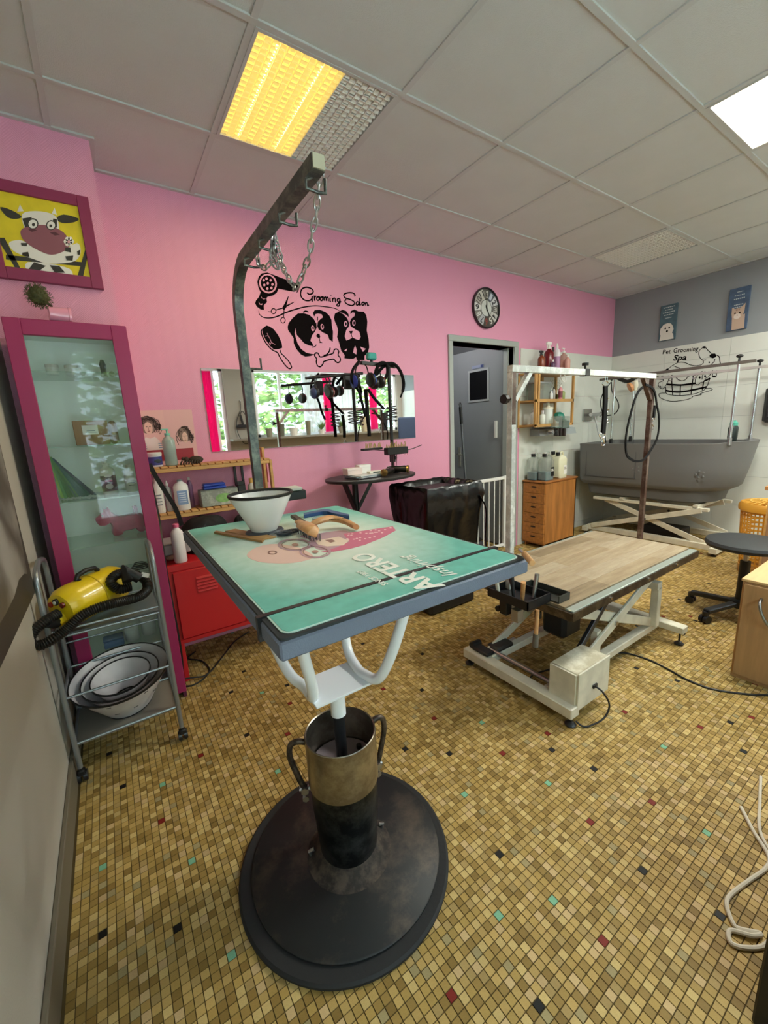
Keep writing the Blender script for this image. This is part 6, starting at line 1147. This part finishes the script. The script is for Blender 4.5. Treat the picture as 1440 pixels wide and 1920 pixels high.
jug(3.60, 2.475, -.05, 'clear jug with blue-green liquid and a black printed square, front left', CLJ, BL, .33, lab_=(.012, .058, BLACK, WHITE))
jug(3.74, 2.57, .05, 'clear jug with a white cap in the middle of the drawer chest', CLJ, None, capm=WHITE)
jug(3.815, 2.47, -.05, 'cream coloured jug with a white label, front right on the drawer chest', mat('DEDCC0', .4), None, lab_=(.008, .052, WHITE, mat('9A8A78', .5)))
jug(3.90, 2.585, .1, 'cream coloured jug at the back right of the drawer chest', mat('D5D3BA', .4), None)
t = thing('wall_rack', 'open pine wall rack with a middle shelf on the white tiles', 'rack', (3.70, 2.56, 1.22)); RK = mat('CC9C5C', .45, var=.3, vscale=5)
KX0, KX1, KY0, KY1, KZ0, KZ1 = 3.385, 4.005, 2.455, 2.670, 1.222, 1.722
for x in (KX0, KX1-.02):
    for y in (KY0, KY1-.02): MB().box(x, x+.02, y, y+.022, KZ0, KZ1, .001).build('post', RK, t, smooth=False)
MB().box(KX0+.03, KX0+.055, KY0-.004, KY0+.018, KZ0, KZ1, .001).build('post', RK, t, smooth=False); MB().box(KX0+.36, KX0+.40, KY1-.012, KY1, KZ0, KZ1).build('post', RK, t, smooth=False)
for z in (KZ0, 1.455): MB().box(KX0+.02, KX1-.02, KY0+.002, KY1-.002, z, z+.014).box(KX0, KX1, KY0, KY0+.014, z-.008, z+.018, .001).box(KX0, KX1, KY1-.014, KY1, z-.008, z+.018, .001).build('shelf', RK, t, smooth=False)
MB().box(KX0, KX1, KY0, KY1, KZ1-.016, KZ1, .001).build('top_board', RK, t, smooth=False)
Z1_, Z0_ = 1.4735, 1.2405
t = thing('glass_tank', 'clear glass box with silver edges on the upper rack shelf', 'box', (3.60, 2.57, Z1_)); L_(MB().box(-.10, .10, -.06, .06, .002, .16)).build('body', glass('C9CFC8', .25, .1), t, smooth=False); L_(MB().box(-.102, .102, -.062, .062, .155, .165)).build('rim', SATIN, t, smooth=False); L_(MB().box(-.06, .0, -.04, .03, .003, .09)).build('contents', mat('77726A', .6), t)
for x, y, r_, h, c2, lb, kw in ((3.685, 2.50, .016, .075, 'E2E4E2', 'tiny white bottle before the glass box on the rack', {}), (3.725, 2.53, .019, .105, '8E98A6', 'small blue-grey bottle on the upper rack shelf', {}), (3.755, 2.52, .015, .12, 'A8A49A', 'narrow grey bottle on the upper rack shelf', {}),
    (3.835, 2.50, .020, .135, 'D98C94', 'pink printed bottle on the upper rack shelf', dict(band=mat('7A3A46', .5))), (3.88, 2.53, .017, .12, 'A9B878', 'greenish bottle right of the pink one on the rack', {}), (3.935, 2.54, .024, .10, '8E9A5A', 'small olive pot at the right of the upper rack shelf', {})):
    bottle('small_bottle', lb, x, y, Z1_, r_, h, mat(c2, .4), WHITE if c2 != 'A8A49A' else BLACK, shoulder=.75, **kw)
t = thing('green_plant', 'little green and brown dry bunch behind the pink bottle on the rack', 'plant', (3.89, 2.60, Z1_)); L_(MB().lathe([(.03, 0), (.036, .05), (.03, .055)], n=16)).build('pot', mat('7A7A42', .6), t)
mb = MB(); 
for k in range(120): a, e = R.uniform(0, 6.28), R.uniform(0, .07); z0 = R.uniform(.06, .19); mb.add([(e*math.cos(a), e*math.sin(a), z0), (e*math.cos(a)+.012, e*math.sin(a)+.008, z0+.01), (e*math.cos(a), e*math.sin(a)+.006, z0+.02)], [(0, 1, 2)])
L_(mb).build('foliage', mat('4E7238', .7, var=.4), t, smooth=False, rc=False)
for x, y, h, lb in ((3.45, 2.53, .15, 'white pump bottle at the left end of the lower rack shelf'), (3.515, 2.56, .19, 'taller white trigger bottle on the lower rack shelf'), (3.585, 2.52, .13, 'small clear bottle with green print on the lower rack shelf')):
    bottle('rack_bottle', lb, x, y, Z0_, .026, h, mat('D9DCD4', .4), mat('C9BFC0', .4), shoulder=.68, pump=h == .15, spray=h == .19)
t = thing('feeding_bottle', 'white lidded plastic beaker on the lower rack shelf', 'beaker', (3.68, 2.53, Z0_)); L_(MB().lathe([(.04, 0), (.046, .14), (.046, .145)], n=24)).build('body', mat('DDE2DE', .4), t); L_(MB().lathe([(.052, .143), (.052, .158), (.02, .165), (.014, .20), (.018, .205)], n=24)).build('lid', mat('E8E6D2', .4), t)
t = thing('green_blower', 'dark green funnel-shaped bulb on the lower rack shelf', 'bulb', (3.80, 2.48, Z0_)); L_(MB().lathe([(.001, -.062), (.03, -.058), (.046, -.03), (.048, .0), (.03, .035), (.012, .05), (.008, .085)], (0, -.01, .055), n=24, ax=(.75, -.2, -.35))).build('body', mat('1F7A66', .35), t)
t = thing('soap_dispenser', 'double wall dispenser with green liquid hanging before the rack', 'dispenser', (3.74, 2.40, 1.1))
px_ = lambda a, b, y=2.42: AY(960+a/7.385, 600+b/7.385, y)
for a0, a1, lv in ((575, 680, 1470), (680, 782, 1385)):
    p0, p1 = px_(a0, 1500), px_(a1, 1330); q_ = px_(a1, lv); MB().box(p0.x+.002, p1.x-.002, 2.40, 2.45, p0.z, p1.z, .004).build('container', glass('DDE2DE', .15, .1), t); MB().box(p0.x+.005, p1.x-.005, 2.403, 2.447, p0.z+.003, q_.z-.004).build('liquid', mat('14523E', .25), t)
for a, b, m_ in ((515, 1560, SATIN), (565, 1560, BLACK)): c_ = px_(a, b, 2.41); MB().cyl(c_, c_+Vector((0, -.04, 0)), .024, n=18).cyl(c_+Vector((0, -.04, 0)), c_+Vector((0, -.045, 0)), .012, n=12).build('regulator', m_, t)
for a in (615, 655, 710): c_ = px_(a, 1500); MB().box(c_.x-.012, c_.x+.012, 2.395, 2.44, c_.z-.075, c_.z, .004).build('push_lever', mat('2B211E', .4), t)
p0, p1 = px_(330, 1610, 2.60), px_(835, 1470, 2.60); MB().add([(p0.x, 2.665, p1.z), (p1.x, 2.665, p1.z), (p1.x, 2.57, p1.z-.01), (p0.x, 2.57, p1.z-.01), (p1.x, 2.55, p0.z), (p0.x, 2.55, p0.z), (p1.x, 2.665, p0.z), (p0.x, 2.665, p0.z)], [(0, 1, 2, 3), (3, 2, 4, 5), (5, 4, 6, 7), (0, 3, 5, 7), (1, 6, 4, 2), (0, 7, 6, 1)]).box(3.72, 3.76, 2.44, 2.56, p1.z-.04, p1.z-.02).build('steel_bracket', mat('A9B1B5', .35, .2), t, smooth=False)
# bottles along the top of the rack
ZT2 = KZ1+.0005
t = bottle('spray_bottle', 'amber bottle with a black trigger, leftmost on top of the rack', 3.515, 2.50, ZT2, .034, .21, mat('7A3A20', .3), BLACK, shoulder=.62, spray=True)
bottle('spray_bottle', 'large dark red spray bottle with a white trigger on top of the rack', 3.70, 2.55, ZT2, .045, .32, mat('6E1A22', .25), WHITE, shoulder=.62, spray=True)
bottle('small_bottle', 'small white-topped violet bottle before the red spray bottle', 3.66, 2.475, ZT2, .020, .14, mat('5A3A5E', .4), WHITE, nozzle=True, shoulder=.6)
bottle('pump_bottle', 'tall white and mauve bottle beside the red spray bottle', 3.80, 2.53, ZT2, .032, .29, mat('E6DFE6', .4), WHITE, shoulder=.72, nozzle=True, band=mat('A87AA0', .4))
bottle('pump_bottle', 'slim white bottle behind the mauve one on the rack top', 3.84, 2.60, ZT2, .024, .26, mat('DAD6D2', .4), mat('4B4A4A', .5), shoulder=.72)
bottle('pump_bottle', 'peach coloured pump bottle, rightmost on top of the rack', 3.96, 2.56, ZT2, .036, .29, glass('D8B4A8', .6, .2), WHITE, pump=True, shoulder=.62, band=mat('D8A093', .4))
bottle('pump_bottle', 'small peach bottle just before the rightmost pump bottle', 3.92, 2.49, ZT2, .026, .19, mat('D39C90', .4), WHITE, nozzle=True, shoulder=.7)
# faucet
t = thing('wall_faucet', 'chrome mixer tap plate with a hanging hose on the white tiles', 'faucet', (4.62, 2.67, 1.30))
MB().box(4.53, 4.70, 2.655, 2.6705, 1.24, 1.375, .003).build('plate', mat('A6A4A0', .25, .9), t); MB().cyl((4.58, 2.60, 1.31), (4.78, 2.60, 1.31), .020, n=16).cyl((4.68, 2.60, 1.31), (4.68, 2.655, 1.31), .016).build('body', CHROME, t); MB().cyl((4.78, 2.60, 1.31), (4.83, 2.60, 1.31), .026, n=16).tube([(4.81, 2.60, 1.31), (4.83, 2.57, 1.35), (4.84, 2.53, 1.36)], .008).build('tap_handle', CHROME, t)
MB().tube(smoothpts([(4.66, 2.60, 1.29), (4.665, 2.575, 1.2), (4.67, 2.55, 1.1), (4.69, 2.50, 1.0), (4.71, 2.46, .93), (4.70, 2.40, .80)], 5), .007, 8).build('hose', SATIN, t)
# ================================================================ DOG BATH
t = thing('dog_bath', 'large grey dog bath with rounded end on a white scissor frame', 'bath', (4.65, 1.8, 0)); TUB = mat('6C6C6C', .55, bump=.12, bscale=120)
def outline(x0, x1, y0, y1, rn, rf, k=8):      # rounded at the near end (small y)
    P = []
    for cx_, cy_, a0, r_ in ((x1-rf, y1-rf, 0, rf), (x0+rf, y1-rf, 90, rf), (x0+rn, y0+rn, 180, rn), (x1-rn, y0+rn, 270, rn)):
        for i in range(k+1): a = math.radians(a0+90*i/k); P.append((cx_+r_*math.cos(a), cy_+r_*math.sin(a)))
    return P
def loft(mb, rings, cap0=True, cap1=True):
    n_ = len(rings[0]); mb.add(sum(rings, []), [(k*n_+i, k*n_+(i+1) % n_, (k+1)*n_+(i+1) % n_, (k+1)*n_+i) for k in range(len(rings)-1) for i in range(n_)]+([tuple(range(n_-1, -1, -1))] if cap0 else [])+([tuple(range((len(rings)-1)*n_, len(rings)*n_))] if cap1 else [])); return mb
rg = []
for z, g_, dn in ((.575, .03, .10), (.60, .01, .075), (.62, .0, .065), (.80, -.005, .03), (.985, -.01, .0), (1.005, -.012, -.005), (1.008, .0, .01), (1.0, .025, .03), (.80, .035, .06), (.66, .05, .10)):
    rg.append([(x, y, z+(.012 if y < 1.3 and z > .9 else 0)) for x, y in outline(4.30+g_, 5.06-g_, 1.17+g_+dn, 2.55-g_, .36-g_, .05)])
loft(MB(), rg).build('tub', TUB, t, ang=40)
loft(MB(), [[(x, y, z) for x, y in outline(4.31+g_, 5.05-g_, 1.27+g_*1.5, 2.53-g_, .24, .05)] for z, g_ in ((.45, .10), (.47, .06), (.576, .045))]).build('skirt', mat('5E5E5C', .6), t)
P = [p for p in [(2.46, .93), (2.46, .69), (2.43, .665), (1.99, .665), (1.96, .69), (1.96, .93)]]
MB().tube(smoothpts([(4.295, a, b) for a, b in P], 4), .004, 6).build('door_panel_outline', mat('505050', .6), t)
for y, z in ((1.62, .86), (1.42, .74), (1.95, .76)):
    for k in range(5): a = k*1.2566; MB().sphere((4.297, y+.03*math.cos(a), z+.03*math.sin(a)), .010, sx=.35, n=8, m=6).build('moulded_dot', TUB, t)
for y in (1.45, 2.1): MB().box(4.36, 5.0, y-.02, y+.02, .42, .45).build('cross_support', CREAM, t)
MB().box(4.36, 4.40, 1.35, 2.40, .40, .43, .003).build('upper_rail', CREAM, t); MB().box(4.92, 4.96, 1.35, 2.40, .40, .43, .003).build('upper_rail', CREAM, t)
for x in (4.39, 4.93):
    MB().box(x-.025, x+.025, 1.30, 2.46, .05, .105, .003).build('base_rail', CREAM, t)
    MB().bar((x-.03, 2.40, .10), (x-.03, 1.40, .41), .012, .05, .002, up=(0, 0, 1)).build('scissor_arm', CREAM, t); MB().bar((x, 1.36, .10), (x, 2.28, .41), .012, .05, .002).build('scissor_arm', CREAM, t); MB().cyl((x-.045, 1.86, .26), (x+.02, 1.86, .26), .012, n=12).build('pivot_bolt', DKPLASTIC, t)
for y in (1.28, 2.47): MB().box(4.34, 4.99, y-.03, y+.03, .03, .08, .003).build('base_beam', CREAM, t)
for x in (4.38, 4.95):
    for y in (1.28, 2.47): MB().lathe([(.024, 0), (.024, .008), (.008, .016), (.008, .035)], (x, y, 0), n=16).build('foot', DKPLASTIC, t)
MB().box(4.55, 4.75, 1.6, 1.95, .06, .16, .01).build('motor', BLACK, t)
for x, y, zt in ((4.40, 1.27, 1.65), (4.90, 1.265, 1.635), (4.40, 2.265, 1.65), (4.90, 2.31, 1.64)):
    MB().cyl((x, y, 1.0), (x, y, zt), .0115, n=14).build('pole', CHROME, t); MB().cyl((x, y, .99), (x, y, 1.05), .016, n=12).build('pole_socket', SATIN if y < 2 else BLACK, t)
MB().box(4.388, 4.412, 1.16, 2.42, 1.648, 1.672, .002).build('top_bar', mat('7E7A75', .4, .7), t); MB().box(4.888, 4.912, 1.15, 2.42, 1.632, 1.656, .002).build('top_bar', mat('E2E3E2', .3, .6), t)
for x, y, z in ((4.40, 1.27, 1.672), (4.90, 1.265, 1.656)): MB().cyl((x, y, z), (x, y, z+.03), .008).sphere((x, y, z+.04), .024, sz=.6).build('bar_knob', BLACK, t)
for y in (1.75, 1.95): MB().tube([(4.888+.0, y+.015*math.cos(k*.6), 1.62+.015*math.sin(k*.6)) for k in range(11)], .003, 6, closed=True).build('tether_ring', CHROME, t)
t = thing('shower_head', 'white and orange hand shower hanging above the far end of the bath', 'shower', AX(1190, 712, 4.42))
a_ = AX(1191, 714, 4.42); b_ = AX(1191, 732, 4.42); c_ = AX(1180, 727, 4.40)
MB().tube([a_, (a_+b_)/2+Vector((0, -.004, 0)), b_], [.022, .026, .012], 14).build('handle', mat('DDD9C4', .4), t); ax_ = (c_-AX(1186, 724, 4.42)).normalized(); MB().lathe([(.012, -.02), (.045, 0), (.048, .02), (.035, .024)], c_-ax_*.02, n=22, ax=ax_).build('head', mat('D89A68', .4), t)
MB().tube(smoothpts([b_, AX(1192, 745, 4.43), AX(1190, 780, 4.46), AX(1186, 832, 4.5)], 5), .006, 8).build('hose', SATIN, t)
MB().tube(smoothpts([AX(1145, 712, 4.42), AX(1152, 706, 4.42), AX(1165, 712, 4.42), AX(1178, 715, 4.42), AX(1195, 706, 4.42)], 5), .018, 10).build('hose_grip', mat('1E2220', .5), t)
o = MB().tube(smoothpts([AX(1146, 716, 4.5), AX(1148, 735, 4.5), AX(1158, 752, 4.5), AX(1160, 765, 4.5), AX(1152, 776, 4.5), AX(1136, 780, 4.5)], 6), .006, 8).tube(smoothpts([AX(1146, 716, 4.5), AX(1132, 735, 4.5), AX(1126, 755, 4.5), AX(1130, 778, 4.5), AX(1136, 830, 4.6)], 6), .005, 8).build('coiled_hose', BLACK); tag(o, 'thin black hose looping behind the hanging padded strap', 'hose')
t = thing('drink_bottle', 'dark bottle with a mint top standing on the near bath corner', 'bottle', (4.56, 1.30, 1.018))
L_(MB().lathe([(.028, -.02), (.030, -.015), (.036, .02), (.036, .10), (.028, .12)], n=22)).build('body', mat('16211F', .35), t); L_(MB().lathe([(.030, .12), (.030, .145), (.018, .155), (.018, .165)], n=18)).build('cap', mat('4FA08C', .4), t)
t.location.z = 1.03
t = thing('black_wall_box', 'black rounded box fixed to the tiled wall at the right edge', 'dispenser', (5.05, 1.17, 1.16)); MB().box(5.02, XR-.008, 1.05, 1.235, 1.155, 1.47, .02).build('body', DKPLASTIC, t); MB().box(5.012, 5.021, 1.09, 1.20, 1.20, 1.28, .004).build('window', mat('3A3A40', .2), t)
# ================================================================ BASKET, STOOL, RIGHT-HAND FURNITURE
t = thing('laundry_basket', 'yellow slatted plastic laundry basket with a lid beside the bath', 'basket', (4.17, .88, 0)); BK = mat('D69A34', .45)
bc = Vector((4.17, .885, 0)); mb = MB()
for k in range(40):
    a = 2*math.pi*k/40; p = lambda r_, z: bc+Vector((r_*math.cos(a), r_*math.sin(a), z)); mb.tube([p(.155, .06), p(.175, .33), p(.185, .52)], .0042, 5)
for z in [.06+.035*k for k in range(13)]: r_ = .155+(z-.06)*.065; mb.lathe([(r_-.003, z-.006), (r_+.003, z-.006), (r_+.003, z+.006), (r_-.003, z+.006)], bc, n=40, close=True)
o = mb.build('lattice', BK, t); o['kind'] = 'stuff'
MB().lathe([(.001, .0), (.158, .0), (.165, .07), (.160, .07), (.150, .01)], bc, n=40).build('base', mat('B98A44', .5), t)
MB().lathe([(.185, .50), (.203, .515), (.205, .55), (.19, .575), (.185, .56)], bc, n=48, close=True).build('lid_rim', BK, t)
mb = MB()
for k in range(24): a = 2*math.pi*k/24; mb.bar(bc+Vector((.19*math.cos(a), .19*math.sin(a), .572)), bc+Vector((.03*math.cos(a), .03*math.sin(a), .60)), .008, .004)
for r_ in (.03, .08, .135): z = .60-.028*(r_-.03)/.16; mb.lathe([(r_-.005, z-.003), (r_+.005, z-.003), (r_+.005, z+.003), (r_-.005, z+.003)], bc, n=36, close=True)
o = mb.build('lid_lattice', mat('E0B050', .45), t); o['kind'] = 'stuff'
t = thing('rolling_stool', 'black round rolling stool beside the lift table', 'stool', (3.14, .76, 0)); c_ = Vector((3.16, .76, 0))
MB().lathe([(.17, .452), (.205, .462), (.212, .48), (.205, .497), (.17, .505), (.001, .506)], c_, n=44).build('seat', mat('2D2F30', .55, bump=.2, bscale=300), t)
MB().cyl(c_+Vector((0, 0, .36)), c_+Vector((0, 0, .455)), .014, n=14).build('gas_lift', SATIN, t); MB().cyl(c_+Vector((0, 0, .085)), c_+Vector((0, 0, .37)), .027, n=16).lathe([(.055, .07), (.055, .11), (.03, .12)], c_, n=16).build('column', BLACK, t)
b0 = math.atan2(.86-c_.y, 2.90-c_.x)
for k in range(5):
    a = b0-k*2*math.pi/5; e = c_+Vector((.265*math.cos(a), .265*math.sin(a), 0)); lg = MB().bar(c_+Vector((.02*math.cos(a), .02*math.sin(a), .095)), e+Vector((0, 0, .075)), .042, .028, .005).cyl(e+Vector((0, 0, .05)), e+Vector((0, 0, .075)), .018, n=12).build('leg', DKPLASTIC, t)
    q = Vector((-math.sin(a), math.cos(a), 0)); MB().cyl(e-q*.024+Vector((0, 0, .025)), e-q*.004+Vector((0, 0, .025)), .0248, n=18).cyl(e+q*.004+Vector((0, 0, .025)), e+q*.024+Vector((0, 0, .025)), .0248, n=18).build('castor', BLACK, lg)
WD = mat('B88F62', .55, var=.18, vscale=5, kind='woodz'); t = thing('wooden_cabinet', 'pale wooden cabinet with a bow handle at the right edge, cut by the frame', 'cabinet', (2.66, .28, 0))
MB().box(2.392, 2.92, .02, .575, 0, .495).build('carcass', WD, t, smooth=False); MB().box(2.386, 2.925, .015, .58, .495, .508, .002).build('top', mat('D8B480', .45, var=.12, vscale=5, kind='wood'), t)
MB().box(2.381, 2.392, .03, .565, .02, .485, .001).build('door', WD, t, smooth=False); MB().tube(smoothpts([(2.381, .50, .43), (2.345, .495, .415), (2.338, .48, .37), (2.345, .455, .325), (2.381, .445, .31)], 6), .006, 10).build('bow_handle', STEEL, t)
t = thing('pine_chest', 'pine drawer chest behind the stool, mostly beyond the right edge', 'chest', (3.78, .62, 0)); MB().box(3.62, 3.94, .42, .80, 0, .75).build('carcass', PINE, t, smooth=False); MB().box(3.60, 3.95, .40, .82, .75, .775, .002).build('top', mat('B57A44', .5), t)
for k in range(4): d_ = MB().box(3.606, 3.62, .435, .785, .03+.18*k, .03+.18*k+.172, .001).build('drawer', mat('A97E58', .5, var=.2), t, smooth=False); MB().sphere((3.597, .61, .12+.18*k), .012).build('knob', PINE, d_)
t = thing('dark_trolley', 'black trolley corner at the bottom right edge, beside the white cable', 'trolley', (1.3, .0, 0)); MB().box(.955, 1.6, -.35, .118, .0, .30, .004).build('body', mat('151210', .5), t); MB().box(.950, 1.605, -.355, .123, .30, .312, .003).build('top', mat('241E1A', .5), t)
WC_ = mat('CFC6B6', .5)
o = MB().tube(smoothpts([(1.55, .30, .004), (1.48, .25, .004), (1.42, .20, .004), (1.37, .195, .004), (1.30, .21, .004), (1.212, .228, .004), (1.173, .225, .004), (1.137, .2, .004), (1.139, .185, .004), (1.165, .155, .005), (1.14, .165, .009), (1.113, .200, .005), (1.085, .19, .004), (1.103, .165, .004), (1.15, .14, .004), (1.25, .13, .004)], 8), .0055, 8).build('white_cable', WC_); tag(o, 'white cable looped on the floor at the bottom right', 'cable')
o = MB().tube(smoothpts([(1.75, .30, .004), (1.62, .27, .004), (1.50, .24, .004), (1.44, .20, .004), (1.40, .17, .004)], 6), .0045, 8).build('white_cable', WC_); tag(o, 'second pale cable running up the right edge of the floor', 'cable')
